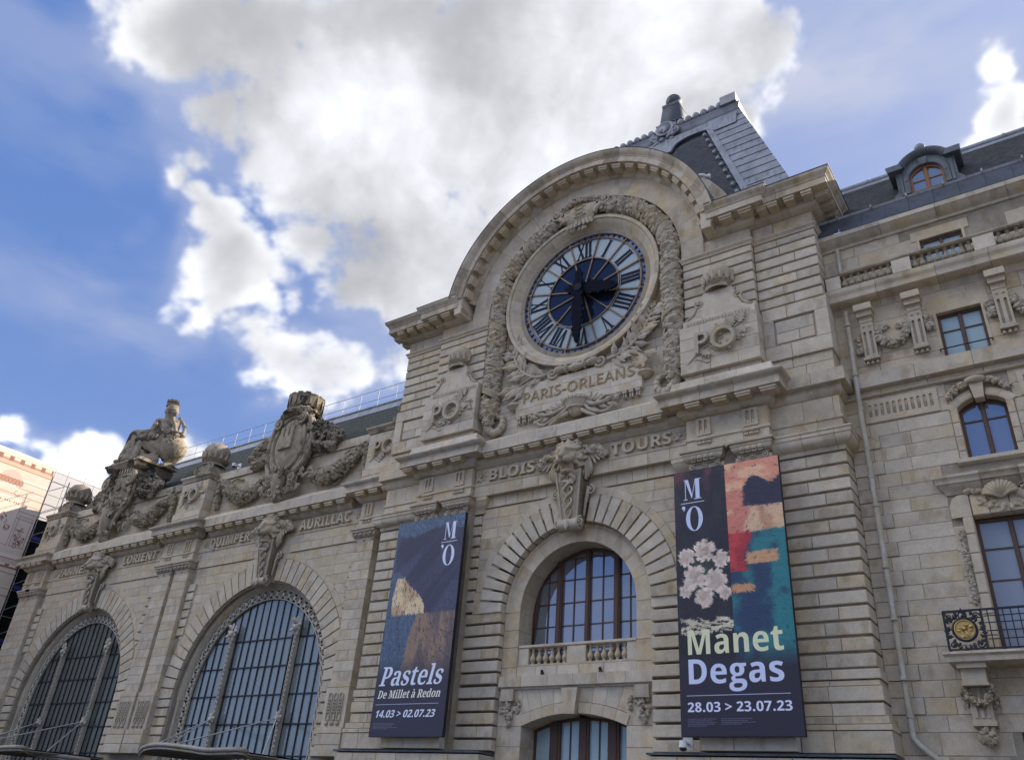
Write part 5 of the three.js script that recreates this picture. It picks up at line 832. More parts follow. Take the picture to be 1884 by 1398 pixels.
  for (const [a, b] of bays.slice(1)) {
    sweepStones('cornice_stone', [[a, -0.95], [b, -0.95]], [[-0.3, 16.755], [0.67, 16.75], [0.67, 16.27], [0.25, 16.24], [0.25, 16.06], [0.2, 15.98], [0.1, 15.9], [0.04, 15.85], [-0.3, 15.84]], 1.15, PALE, e, R);
    sweepStones('blocking_stone', [[a - 0.9, -1.05], [b + 0.9, -1.05]], [[-0.2, 17.3], [0.12, 17.3], [0.75, 16.78], [0.75, 16.757], [-0.2, 16.757]], 1.3, PALE, e, R);
    const n = Math.round((b - a) / 0.86); for (let k = 0; k < n; k++) { const x = lerp(a, b, (k + 0.5) / n); M('modillion', [bx(x - 0.3, x + 0.3, 16.14, 16.245, -0.75, -0.34), bx(x - 0.27, x + 0.27, 16.05, 16.14, -0.75, -0.38)], S.d, e); }
  }
  PIERS.forEach(([a, b], i) => {
    const pth = i < 2 ? [[a, -0.95], [a, -0.65], [b, -0.65], [b, -0.95]] : [[a, -0.95], [a, -0.65], [XR, -0.65]];
    sweepStones('cornice_stone', pth, [[-0.3, 16.765], [0.86, 16.765], [0.87, 16.72], [0.84, 16.66], [0.76, 16.6], [0.7, 16.57], [0.68, 16.54], [0.68, 16.27], [0.26, 16.24], [0.26, 16.06], [0.2, 15.98], [0.1, 15.9], [0.03, 15.86], [-0.3, 15.85]], 1.5, MIX, e, R);
    const x1 = i < 2 ? b : XR, n = i < 2 ? 4 : 3; for (let k = 0; k < n; k++) { const x = lerp(a - 0.15, i < 2 ? x1 + 0.15 : x1, (k + 0.5) / n); M('modillion', [bx(x - 0.3, x + 0.3, 16.14, 16.245, -0.45, 0.0), bx(x - 0.27, x + 0.27, 16.05, 16.14, -0.45, -0.04)], S.d, e); }
  });
  word('QUIMPER', fontB, -25.1, -21.55, 15.16, 15.70, -0.96, -0.80, S.f, e); word('AURILLAC', fontB, -17.5, -13.75, 15.16, 15.70, -0.96, -0.80, S.f, e);
  word('VANNES', fontB, -41.7, -38.1, 15.16, 15.70, -0.96, -0.80, S.f, e); word('LORIENT', fontB, -33.9, -30.3, 15.16, 15.70, -0.96, -0.80, S.f, e);
  for (const x of [-25.55, -13.25, -42.15, -29.9]) M('rosette', [ballG([x, 15.46, -0.93], 0.08), ...Array.from({ length: 8 }, (_, k) => orient(leafG(0.26, 0.1, 0.06, 2, 0.02), [x, 15.46, -0.95], [Math.cos(k * 0.785), Math.sin(k * 0.785), 0], [0, 0, 1]))], carved, e);
  // window arches
  BAYS.forEach((c, bi) => {
    const a = group('window_arch', arc), n = 17;
    for (const s of [-1, 1]) {
      for (let k = 0; k < n; k++) { const b0 = lerp(0.11, Math.PI / 2, k / n) + 0.006, b1 = lerp(0.11, Math.PI / 2, (k + 1) / n) - 0.006; M('voussoir', arcSweep(c, AY, wedgeProf(5.68, 6.85, -1.4, -0.92, 0.02), s * b0, s * b1, 3), pick(MIX), a, [R() * 4, R() * 4]); }
      for (let k = 0; k < 7; k++) { const b0 = lerp(0.13, 1.12, k / 7) + 0.0015, b1 = lerp(0.13, 1.12, (k + 1) / 7) - 0.0015; M('ring_stone', arcSweep(c, AY, wedgeProf(6.87, 7.2, -1.3, -0.965, 0.012), s * b0, s * b1, 4), pick(WARM), a, [R() * 4, R() * 4]); }
      const X = (p, q) => s > 0 ? [c + p, c + q] : [c - q, c - p];
      rows('rusticated_block', ...X(5.68, 6.75), span(AY, 4.3, 6), -1.4, -0.92, MIX, a, { len: 3 });
      rows('rusticated_block', ...X(6.1, 6.75), span(13.2, AY + 0.3, 12).filter((y) => y < 14), -1.2, -0.90, GREY, a, { len: 3, skip: (x0, x1, y0) => Math.hypot(6.3, y0 - AY) < 7.1 });
      const yy = span(14.05, 9.0, 10); for (let i = 0; i < 10; i++) { const x0 = Math.max(0.5, Math.sqrt(Math.max(0, 6.3 * 6.3 - (yy[i + 1] - AY) ** 2))); if (x0 > 6.1) continue; rows('ashlar_stone', ...X(x0, 6.45), [yy[i], yy[i + 1]], -1.3, WZ, WARM, a, { g: 0.010, len: 1.1, c: 0.006, gx: 0.010 }); }
      rows('ashlar_stone', ...X(0.6, 6.45), [14.53, 14.07], -1.3, WZ + 0.06, WARM, a, { g: 0.01, len: 0.8, c: 0.012 });
    }
    M('cove', [arcSweep(c, AY, [[5.38, -1.75], [5.4, -1.48], [5.46, -1.38], [5.5, -1.3], [5.6, -1.25], [5.69, -1.2], [5.69, -1.75]], -Math.PI / 2, Math.PI / 2, 60), ...[-1, 1].map((s) => { const g = bx(5.4, 5.69, 0.2, AY, -1.75, -1.3); return mir(g, s).translate(c, 0, 0); })], S.e, a);
    addKeystone(c, -0.92, arc, 910 + bi);
    // cast-iron lattice band
    const lb = group('lattice_band', arc), cellG = mergeGeometries([bx(-0.24, 0.24, 4.87, 4.92, -1.62, -1.5), bx(-0.24, 0.24, 5.34, 5.4, -1.62, -1.5), bx(-0.245, -0.2, 4.9, 5.38, -1.62, -1.48), rod([-0.22, 4.92, -1.53], [0.22, 5.34, -1.53], 0.05, 5), rod([0.22, 4.92, -1.53], [-0.22, 5.34, -1.53], 0.05, 5), bx(-0.09, 0.09, 5.04, 5.22, -1.6, -1.46), bx(-0.25, 0.25, 5.38, 5.46, -1.62, -1.44)].map(tidy)); boxUV(cellG);
    const N = 33; for (let k = 0; k < N; k++) { const m = new THREE.Mesh(cellG, castIron); m.name = 'lattice_panel'; m.position.set(c, AY, 0); m.rotation.z = -lerp(-Math.PI / 2, Math.PI / 2, (k + 0.5) / N); m.castShadow = m.receiveShadow = true; lb.add(m); }
    for (const s of [-1, 1]) for (let k = 0; k < 7; k++) { const m = new THREE.Mesh(cellG, castIron); m.name = 'lattice_panel'; m.rotation.z = -s * Math.PI / 2; m.position.set(c, AY - 0.26 - k * 0.49, 0); m.castShadow = m.receiveShadow = true; lb.add(m); }
    M('band_back', [arcSweep(c, AY, [[4.85, -1.75], [4.85, -1.63], [5.42, -1.63], [5.42, -1.75]], -Math.PI / 2, Math.PI / 2, 60), ...[-1, 1].map((s) => { const g = bx(4.85, 5.42, 2.5, AY, -1.75, -1.63); return mir(g, s).translate(c, 0, 0); })], iron, lb);
    // great window: vertical bars, transoms, panes, two ornate posts
    const w = group('window', arc), top = (x) => AY + Math.sqrt(Math.max(0, 4.87 * 4.87 - x * x)), nb = 18, r = rng(40 + bi), tr = [2.6, 4.4, 5.78, 7.12, 8.48, 9.82];
    for (let k = 1; k < nb; k++) { const x = lerp(-4.87, 4.87, k / nb); M('glazing_bar', bx(c + x - 0.026, c + x + 0.026, 2.4, top(x), -1.72, -1.6), iron, w); }
    for (const y of tr) { const hw = y > AY ? Math.sqrt(4.87 ** 2 - (y - AY) ** 2) : 4.87; M('transom', bx(c - hw, c + hw, y - 0.028, y + 0.028, -1.7, -1.58), iron, w); }
    for (let k = 0; k < nb; k++) for (let j = 0; j < tr.length; j++) { const a0 = lerp(-4.87, 4.87, k / nb), a1 = lerp(-4.87, 4.87, (k + 1) / nb), lo = tr[j], hi = j < tr.length - 1 ? tr[j + 1] : 99, pts = []; let ok = 0; for (let i = 0; i <= 4; i++) { const x = lerp(a0, a1, i / 4), y = Math.min(hi, top(x)); pts.push([x, Math.max(y, lo)]); if (y > lo + 0.04) ok = 1; } if (!ok) continue; const g = shapeG([[a0, lo], [a1, lo], ...pts.reverse()], -0.006, 0.006), cx = (a0 + a1) / 2; g.translate(-cx, -lo - 0.6, 0); const m = M('pane', g, bi ? paneGrey : paneHall, w); m.position.set(c + cx, lo + 0.6, -1.66); m.rotation.set((r() - 0.5) * 0.02, (r() - 0.5) * 0.03, 0); }
    for (const x of [-2.35, 2.65]) M('post', [bx(c + x - 0.075, c + x + 0.075, 2.4, 10.35, -1.6, -1.38), ...Array.from({ length: 34 }, (_, k) => xf(new THREE.TorusGeometry(0.06, 0.022, 4, 8), { p: [c + x, 2.7 + k * 0.225, -1.35] })), ...leafPatch(c + x, 10.3, -1.38, 0.16, 0.3, 16, 95 + bi, 0.26), ...leafPatch(c + x, 6.0, -1.34, 0.14, 0.18, 10, 96 + bi, 0.2), ballG([c + x, 10.2, -1.36], 0.2), ballG([c + x, 5.98, -1.32], 0.17)], castIron, w);
  });
  // parapet: panels, coping, carved swags
  const pp = group('parapet', arc);
  for (const [a, b] of [[-42.4, -29.0], [-26.3, -12.9]]) {
    rows('parapet_stone', a, b, [19.55, 18.8, 18.05, 17.3], -1.5, -1.05, WARM, pp, { g: 0.012, len: 1.9, c: 0.008 });
    sweepStones('coping_stone', [[a, -1.05], [b, -1.05]], [[-0.9, 20.12], [0.02, 20.1], [0.04, 20.05], [0.03, 19.66], [0.10, 19.62], [0.10, 19.56], [-0.9, 19.54]], 1.6, [weathered, weathered, S.b, weathered], pp, R);
  }
  const blocks = [[-45.2, -42.45], [-28.95, -26.35], [-12.95, -10.5]];
  blocks.forEach(([a, b], i) => {
    rows('pier_block', a, b, [19.6, 18.95, 18.3, 17.62], -1.9, -0.45, MIX, pp, { g: 0.012, len: 1.6, c: 0.01 }); rows('pier_block', a - 0.06, b + 0.06, [17.6, 17.2, 16.77], -1.9, -0.36, MIX, pp, { g: 0.012, len: 1.6 });
    sweepStones('coping_stone', i < 2 ? [[a, -1.9], [a, -0.45], [b, -0.45], [b, -1.9]] : [[a, -1.9], [a, -0.45], [b, -0.45]], [[-0.4, 20.0], [0.18, 19.98], [0.18, 19.86], [0.1, 19.8], [0.05, 19.62], [-0.4, 19.6]], 1.4, [weathered, S.b], pp, R);
    addMonogram(a + 0.62, 18.25, 0.8, -0.46, carved, arc, 320 + i, 26);
    const cx = (a + b) / 2; if (i < 2) {
      const f = group('pier_finial', arc);
      M('finial_base', [shapeG([[cx - 1.15, 20.0], [cx + 1.15, 20.0], [cx + 0.7, 20.35], [cx + 0.55, 20.9], [cx - 0.55, 20.9], [cx - 0.7, 20.35]], -1.85, -0.7, 0.03), ...[-1, 1].flatMap((s) => volute(cx + s * 0.72, 20.52, -0.7, 0.22, 1.5, -s, 0.06, Math.PI / 2))], blackened, f);
      M('finial_ball', finialG(cx, 20.9, -1.35, 0.84), cx < -40 ? weathered : sooty, f);
    }
  });
  M('pier_slope', [shapeG([[-12.6, 20.0], [-10.5, 20.0], [-10.5, 21.2], [-11.2, 20.9], [-11.9, 20.3]], -1.6, -0.7, 0.03), ...volute(-11.2, 20.95, -0.7, 0.25, 1.5, 1, 0.06, Math.PI / 2)], weathered, pp);
  BAYS.forEach((c, bi) => {
    for (const s of [-1, 1]) {
      const g = group('swag', arc), x1 = c + s * 5.9, x0 = c + s * 1.9;
      M('leaf_rope', garlandG([[x0, 18.75, -0.85], [c + s * 2.6, 18.1, -0.75], [c + s * 3.7, 17.95, -0.72], [c + s * 4.9, 18.5, -0.75], [x1 - s * 0.15, 19.25, -0.85]], (t) => 0.2 + 0.22 * Math.sin(t * Math.PI), 720 + bi * 4 + s, { leaf: 0.32, density: 58, fruit: 0.25 }), weathered, g);
      M('tail', garlandG([[x1, 19.3, -0.85], [x1 + s * 0.2, 18.6, -0.8], [x1 + s * 0.15, 17.6, -0.9]], (t) => 0.2 - 0.1 * t, 740 + bi * 4 + s, { leaf: 0.26, density: 50 }), weathered, g);
      M('knot', [...volute(x1 - s * 0.05, 19.32, -0.8, 0.26, 1.4, s, 0.07), tubeG([[x1 - s * 0.6, 19.15, -0.9], [x1 - s * 1.1, 19.35, -0.92], [x1 - s * 1.7, 19.2, -0.95]], 0.06, 10, 6), tubeG([[x1 - s * 1.6, 17.75, -0.95], [x1 - s * 1.9, 17.5, -0.92], [x1 - s * 2.3, 17.62, -0.95]], 0.06, 10, 6)], weathered, g);
      // heaped fruit on the coping beside the cartouche
      M('fruit_heap', [...garlandG([[c + s * 1.6, 21.1, -1.0], [c + s * 2.6, 20.85, -0.95], [c + s * 3.7, 20.35, -1.0]], (t) => 0.62 - 0.3 * t, 760 + bi * 4 + s, { leaf: 0.42, density: 60, fruit: 0.45 }), ...garlandG([[c + s * 1.7, 20.2, -0.7], [c + s * 2.6, 19.9, -0.8], [c + s * 3.4, 19.85, -0.9]], 0.24, 780 + bi * 4 + s, { leaf: 0.36, density: 46, fruit: 0.1 })], s > 0 ? blackened : weathered, g);
    }
  });
  // near cartouche: oval shield under a walled crown
  {
    const c = -19.4, z = -0.35, k = group('crowned_cartouche', arc), oy = 20.45;
    const dome = new THREE.SphereGeometry(1, 30, 18); dome.scale(1.22, 1.62, 0.34); dome.translate(c, oy, z - 0.12); M('shield', [dome, bx(c - 0.55, c + 0.55, 20.0, 20.75, z + 0.02, z + 0.33), ...[-0.4, 0, 0.4].map((x) => bx(c + x - 0.13, c + x + 0.13, 20.75, 21.3, z, z + 0.3)), ...[-0.48, -0.32, -0.08, 0.08, 0.32, 0.48].map((x) => bx(c + x - 0.05, c + x + 0.05, 21.3, 21.42, z, z + 0.28)), arcSweep(c, 20.0, [[0.1, z], [0.1, z + 0.36], [0.17, z + 0.36], [0.17, z]], -1.57, 1.57, 10)], weathered, k);
    const ov = (a, b, zz, r) => { const p = []; for (let i = 0; i <= 40; i++) { const t = i / 40 * 6.283; p.push([c + a * Math.sin(t), oy + b * Math.cos(t), zz]); } return tubeG(p, r, 60, 8); };
    M('rim', [ov(1.27, 1.68, z, 0.12), ov(1.48, 1.92, z - 0.12, 0.13), ov(1.68, 2.1, z - 0.3, 0.16)], weathered, k);
    for (const s of [-1, 1]) { M('scroll', [...volute(c + s * 0.95, 21.75, z + 0.16, 0.36, 1.7, -s, 0.12, Math.PI / 2), tubeG([[c + s * 1.35, 21.9, z], [c + s * 1.72, 20.9, z - 0.1], [c + s * 1.6, 19.4, z - 0.1], [c + s * 1.0, 18.5, z]], 0.15, 20, 7), ...volute(c + s * 0.95, 18.25, z, 0.34, 1.6, s, 0.11, 1.2), ...volute(c + s * 0.55, 17.5, z, 0.26, 1.5, -s, 0.09, 1.2), ...leafPatch(c + s * 1.35, 18.2, z - 0.2, 0.4, 0.4, 18, 801 + s, 0.36), ...garlandG([[c + s * 0.95, 18.0, z], [c + s * 1.0, 17.4, z - 0.1]], 0.2, 806 + s, { leaf: 0.2, density: 50, fruit: 0.7 })], weathered, k); }
    M('drop', [...leafPatch(c, 18.3, z + 0.4, 0.42, 0.3, 18, 815, 0.36), ...leafPatch(c, 17.5, z + 0.25, 0.3, 0.3, 14, 816, 0.3), ...volute(c - 0.3, 18.6, z + 0.3, 0.24, 1.5, 1, 0.08), ...volute(c + 0.3, 18.6, z + 0.3, 0.24, 1.5, -1, 0.08), tubeG([[c, 18.7, z - 0.05], [c, 18.0, z + 0.1], [c, 17.3, z], [c, 16.95, z - 0.1]], (t) => 0.5 - 0.25 * t, 16, 12), ballG([c, 17.1, z - 0.05], 0.32, [1.2, 0.7, 0.8], 2)], weathered, k);
    const cr = new THREE.LatheGeometry([[1.1, 0], [1.2, 0.12], [1.0, 0.2], [0.92, 0.4], [1.05, 0.5], [0.96, 0.56], [1.0, 1.1], [1.06, 1.22], [0.98, 1.3], [0.86, 1.34], [0.55, 1.56], [0.02, 1.66]].map(([a, b]) => new THREE.Vector2(a, b)), 22);
    M('crown', [tidy(toCreasedNormals(cr, 0.8)).translate(c, 22.25, -0.95), ...Array.from({ length: 14 }, (_, i) => { const a = i / 14 * 6.283; return xf(bx(-0.15, 0.15, 0, 0.06 + 0.05 * ((i * 7) % 3) / 2, -0.1, 0.08), { p: [c + Math.sin(a) * 0.98, 23.5, -0.95 + Math.cos(a) * 0.98], r: [0, a, 0] }); }), ...Array.from({ length: 14 }, (_, i) => { const a = (i + 0.5) / 14 * 6.283; return xf(bx(-0.07, 0.07, 0, 0.55, -0.06, 0.08), { p: [c + Math.sin(a) * 0.97, 22.85, -0.95 + Math.cos(a) * 0.97], r: [0, a, 0] }); })], blackened, k);
    M('crest_leaf', [...garlandG([[c - 1.3, 22.1, -0.6], [c - 0.5, 22.45, -0.3], [c + 0.5, 22.45, -0.3], [c + 1.3, 22.1, -0.6]], 0.24, 812, { leaf: 0.34, density: 44, fruit: 0.2 })], weathered, k);
  }
  // far cartouche: bracket carrying the statue
  {
    const c = -36.55, k = group('statue_bracket', arc);
    M('slab', [sweep([[c - 1.5, -2.9], [c - 1.5, -0.15], [c + 1.5, -0.15], [c + 1.5, -2.9]], [[-1.4, 22.4], [0.3, 22.4], [0.32, 22.28], [0.22, 22.18], [0.14, 22.0], [0.05, 21.9], [-1.4, 21.9]]), bx(c - 1.4, c + 1.4, 20, 22.2, -2.8, -1.0)], blackened, k);
    M('dentils', Array.from({ length: 9 }, (_, i) => bx(c - 1.3 + i * 0.31, c - 1.14 + i * 0.31, 21.55, 21.85, -0.6, -0.08)), weathered, k);
    const cup = new THREE.SphereGeometry(1, 30, 20); cup.scale(1.32, 2.0, 0.75); cup.translate(c, 20.6, -0.85); M('cup', [cup, bx(c - 1.42, c + 1.42, 21.4, 21.92, -1.2, -0.14), tubeG([[c, 19.0, -0.45], [c, 18.2, -0.35], [c, 17.5, -0.45], [c, 16.95, -0.6]], (t) => 0.62 - 0.36 * t, 16, 12), ballG([c, 17.05, -0.5], 0.38, [1.1, 0.7, 0.8], 2)], weathered, k);
    for (const s of [-1, 1]) M('scroll', [...volute(c + s * 1.42, 21.1, -0.25, 0.48, 1.8, -s, 0.16, Math.PI / 2), ...leafPatch(c + s * 1.15, 20.0, -0.35, 0.35, 0.9, 26, 826 + s, 0.42), tubeG([[c + s * 1.7, 20.8, -0.5], [c + s * 1.55, 19.6, -0.5], [c + s * 0.9, 18.6, -0.4], [c + s * 0.6, 18.0, -0.35]], 0.13, 18, 7), ...volute(c + s * 0.6, 17.9, -0.4, 0.3, 1.6, s, 0.1), ...leafPatch(c + s * 1.2, 18.3, -0.75, 0.5, 0.5, 20, 830 + s, 0.36)], weathered, k);
    M('mask', [...leafPatch(c, 19.0, -0.12, 0.5, 0.5, 22, 845, 0.4), ...leafPatch(c, 17.6, -0.3, 0.3, 0.4, 14, 846, 0.34), ...volute(c - 0.4, 20.6, -0.08, 0.25, 1.5, 1, 0.08), ...volute(c + 0.4, 20.6, -0.08, 0.25, 1.5, -1, 0.08), ...garlandG([[c - 0.35, 22.0, 0.0], [c - 0.3, 21.3, 0.05], [c - 0.35, 20.8, -0.05]], 0.16, 840, { leaf: 0.22, density: 50, fruit: 0.3 })], blackened, k);
  }
  // roof behind the parapet
  const rf = group('roof', arc), E0 = [20.0, -1.9], T0 = [24.55, -5.0];
  M('roof_slope', fromQuads([[[XL, E0[0], E0[1]], [XR, E0[0], E0[1]], [XR, T0[0], T0[1]], [XL, T0[0], T0[1]]], [[XL, T0[0], T0[1]], [XR, T0[0], T0[1]], [XR, 25.6, -12], [XL, 25.6, -12]], [[XL, E0[0], E0[1]], [XL, T0[0], T0[1]], [XL, 25.6, -12], [XL, 20, -12]]]), zincDark, rf);
  const L = Math.hypot(T0[0] - E0[0], T0[1] - E0[1]), tl = Math.atan2(E0[1] - T0[1], T0[0] - E0[0]), lists = [[], []], rr = rng(99);
  for (let j = 0; j < Math.floor((L - 0.9) / 0.2); j++) for (let i = 0; i < (XR - XL) / 0.3; i++) lists[rr() < 0.5 ? 0 : 1].push([XL + (i + (j % 2) / 2) * 0.3, j * 0.2 + 0.1]);
  const gs = [std({ color: lin(0.032, 0.042, 0.032), roughness: 0.7 }), std({ color: lin(0.045, 0.056, 0.040), roughness: 0.7 })];
  lists.forEach((l, q) => { const im = new THREE.InstancedMesh(tidy(new THREE.BoxGeometry(0.285, 0.3, 0.012)), gs[q], l.length); im.name = 'slates'; im.userData.kind = 'stuff'; const mt = new THREE.Matrix4(), eu = new THREE.Euler(); l.forEach(([x, y], i) => { eu.set(-tl - 0.05 + (rr() - 0.5) * 0.02, 0, (rr() - 0.5) * 0.02); mt.makeRotationFromEuler(eu); mt.setPosition(x, E0[0] + y * Math.cos(tl), E0[1] - y * Math.sin(tl) + 0.02); im.setMatrixAt(i, mt); }); im.castShadow = im.receiveShadow = true; rf.add(im); });
  for (let x = XL; x < XR - 0.1; x += 1.3) M('zinc_sheet', fromQuads([[[x + 0.01, 23.9, -4.5], [x + 1.29, 23.9, -4.5], [x + 1.29, 24.62, -4.98], [x + 0.01, 24.62, -4.98]], [[x + 0.01, 23.88, -4.54], [x + 1.29, 23.88, -4.54], [x + 1.29, 23.9, -4.5], [x + 0.01, 23.9, -4.5]]]), zinc, rf);
  M('zinc_roll', [rod([XL, 24.66, -4.98], [XR, 24.66, -4.98], 0.1, 8)], zinc, rf);
  // safety railing on the roof edge
  const rl = tag(group('roof_railing'), 'thin grey steel safety railing along the roof edge of the arcade wing', 'railing');
  for (let x = -45.8; x < -10.6; x += 1.55) M('post', rod([x, 24.6, -5.1], [x, 25.95, -5.1], 0.022, 5), steel, rl);
  for (const y of [25.25, 25.95]) M('rail', rod([XL, y, -5.1], [-10.6, y, -5.1], 0.02, 5), steel, rl);
}
// ================================================================ statue on the bracket
{
  const st = tag(group('seated_statue'), 'stone statue of a seated draped woman in a walled crown beside an urn', 'statue');
  const C = [];
  const add = (a, b, ra, rb, k = 0.12) => C.push([a, b, ra, rb, k]);
  add([-35.3, 23.9, -1.6], [-35.45, 25.3, -1.65], 0.60, 0.54); add([-35.85, 25.98, -1.3], [-34.95, 26.02, -2.1], 0.29, 0.28, 0.12); add([-35.5, 25.3, -1.6], [-35.45, 25.85, -1.6], 0.52, 0.36, 0.12);
  add([-35.8, 25.5, -1.3], [-35.8, 25.5, -1.29], 0.25, 0.25, 0.08); add([-35.6, 25.5, -1.05], [-35.6, 25.5, -1.04], 0.26, 0.26, 0.08); add([-35.4, 26.0, -1.6], [-35.38, 26.55, -1.58], 0.27, 0.23, 0.10);
  add([-35.5, 24.0, -1.2], [-37.3, 24.72, -0.65], 0.46, 0.38, 0.1); add([-35.5, 23.9, -1.8], [-37.35, 24.5, -1.45], 0.44, 0.36, 0.1); add([-37.3, 24.68, -0.65], [-36.75, 22.75, -0.15], 0.36, 0.24, 0.08); add([-37.35, 24.45, -1.45], [-37.45, 22.75, -1.0], 0.34, 0.24, 0.08);
  add([-36.2, 23.3, -0.95], [-36.9, 22.9, -0.7], 0.44, 0.44, 0.15); add([-35.4, 22.9, -1.4], [-36.3, 22.8, -0.9], 0.46, 0.46, 0.15); add([-36.75, 22.75, -0.1], [-37.3, 22.65, 0.1], 0.16, 0.12, 0.06);
  for (const [x0, z0, x1, z1] of [[-36.6, -0.45, -36.2, 0.0], [-36.95, -0.4, -36.6, 0.05], [-37.5, -0.8, -37.2, -0.2], [-36.2, -0.6, -35.7, -0.2], [-37.65, -1.2, -37.7, -0.7]]) add([x0, 24.5, z0], [x1, 22.6, z1], 0.13, 0.2, 0.05);
  add([-34.92, 25.95, -2.1], [-34.5, 25.2, -2.0], 0.24, 0.18, 0.06); add([-34.5, 25.2, -2.0], [-35.02, 26.3, -1.75], 0.18, 0.12, 0.04); add([-35.02, 26.3, -1.75], [-35.15, 26.6, -1.7], 0.12, 0.09, 0.03);
  add([-35.85, 25.9, -1.2], [-35.6, 25.05, -0.85], 0.23, 0.18, 0.06); add([-35.6, 25.05, -0.85], [-36.2, 24.95, -0.5], 0.17, 0.12, 0.04);
  const head = [-35.36, 26.92, -1.58];
  const f = (p) => {
    let d = 9; for (const c of C) d = smin(d, sdCap(p, c[0], c[1], c[2], c[3]), c[4]);
    if (p[1] < 25.3 && d < 0.3) { const w = sstep(25.3, 24.6, p[1]); d += w * 0.06 * Math.sin(9 * (p[0] * 0.9 + p[2] * 0.7) + 2.5 * Math.sin(p[1] * 2.2) + 3 * vn3(p[0] * 1.5, p[1] * 1.5, p[2] * 1.5)) + w * 0.02 * Math.sin(21 * (p[0] + p[2] * 0.6) + 4 * p[1]); }
    else if (p[1] < 25.9 && d < 0.3) d += 0.018 * Math.sin(16 * (p[0] * 0.8 - p[2]) + 6 * p[1]);
    let h = sdEll(p, head, [0.35, 0.44, 0.34]); h = smin(h, sdEll(p, [-35.5, 26.78, -1.5], [0.2, 0.26, 0.2]), 0.08);
    h = smin(h, sdCap(p, [-35.66, 27.05, -1.5], [-35.80, 26.86, -1.46], 0.06, 0.075), 0.03); h = smin(h, sdEll(p, [-35.62, 26.66, -1.47], [0.08, 0.035, 0.1]), 0.03);
    let hair = sdEll(p, [-35.18, 27.0, -1.62], [0.40, 0.42, 0.42]); hair = smin(hair, sdEll(p, [-34.88, 26.72, -1.7], [0.26, 0.26, 0.24]), 0.08); hair = smin(hair, sdCap(p, [-35.0, 26.7, -1.7], [-35.05, 26.25, -1.75], 0.2, 0.12), 0.08); hair += 0.022 * Math.sin(26 * p[1] + 8 * p[0] + 9 * p[2]);
    h = smin(h, hair, 0.03); return smin(d, h, 0.06);
  };
  const CK = [[[-34.85, 24.75, -1.7], [-35.6, 24.75, -1.0], 0.3, 0.34], [[-35.3, 24.62, -1.0], [-37.2, 25.0, -0.7], 0.34, 0.34], [[-35.6, 24.4, -0.8], [-36.6, 24.35, -0.45], 0.24, 0.2], [[-37.35, 25.0, -0.65], [-37.75, 23.3, -0.55], 0.26, 0.16], [[-37.55, 24.9, -1.0], [-37.9, 22.9, -0.9], 0.26, 0.2], [[-37.2, 24.8, -0.45], [-37.35, 23.0, -0.1], 0.2, 0.13], [[-35.0, 25.0, -1.2], [-35.7, 25.9, -1.05], 0.12, 0.15]];
  const fc = (p) => { let d = 9; for (const c of CK) d = smin(d, sdCap(p, ...c), 0.12); return d + 0.05 * Math.sin(13 * (p[2] * 0.9 + p[0] * 0.35) + 3 * p[1] + 3 * vn3(p[0] * 2, p[1] * 2, p[2] * 2)); };
  M('cloak', nets(fc, [-38.4, 22.5, -2.3], [-34.3, 26.3, 0.3], 0.06), blackened, st);
  M('figure', nets(f, [-38.3, 22.35, -2.9], [-33.9, 27.6, 0.5], 0.055), weathered, st);
  const cr = new THREE.LatheGeometry([[0.40, 0], [0.44, 0.05], [0.41, 0.26], [0.45, 0.3], [0.45, 0.44], [0.38, 0.48], [0.02, 0.5]].map(([a, b]) => new THREE.Vector2(a, b)), 20); M('crown', [tidy(toCreasedNormals(cr, 0.7)).translate(-35.3, 27.15, -1.6), ...Array.from({ length: 9 }, (_, i) => { const a = i / 9 * 6.283; return xf(bx(-0.09, 0.09, 0, 0.08, -0.06, 0.06), { p: [-35.3 + Math.sin(a) * 0.38, 27.58, -1.6 + Math.cos(a) * 0.38], r: [0, a, 0] }); })], blackened, st);
  const vs = new THREE.LatheGeometry([[0.02, 0], [0.55, 0], [0.55, 0.12], [0.34, 0.22], [0.3, 0.34], [0.5, 0.5], [0.82, 0.9], [0.97, 1.4], [0.92, 1.8], [0.68, 2.12], [0.5, 2.3], [0.52, 2.45], [0.62, 2.55], [0.6, 2.62], [0.02, 2.6]].map(([a, b]) => new THREE.Vector2(a, b)), 28);
  M('urn', [tidy(toCreasedNormals(vs, 0.8)).translate(-34.75, 22.6, -2.25), bx(-35.3, -34.2, 22.4, 22.66, -2.8, -1.7), ...leafPatch(-34.5, 24.9, -1.55, 0.3, 0.25, 14, 870, 0.3), ...volute(-35.0, 24.3, -1.35, 0.28, 1.5, 1, 0.07), ...garlandG([[-34.0, 24.9, -1.95], [-34.1, 24.5, -1.7], [-34.3, 24.2, -1.5]], 0.15, 871, { leaf: 0.2, density: 50, fruit: 0.4 }), tubeG([[-34.1, 24.9, -2.3], [-34.2, 25.5, -2.4], [-34.75, 26.2, -2.4], [-35.1, 26.5, -2.3]], (t) => 0.15 - 0.05 * t, 14, 8), ballG([-35.1, 26.55, -2.32], 0.15, [1.2, 0.8, 0.9], 2)], weathered, st);
  M('plinth', [bx(-38.0, -34.6, 22.4, 22.62, -2.6, -0.05), bx(-37.6, -35.3, 22.62, 22.8, -1.8, -0.2)], blackened, st);
}

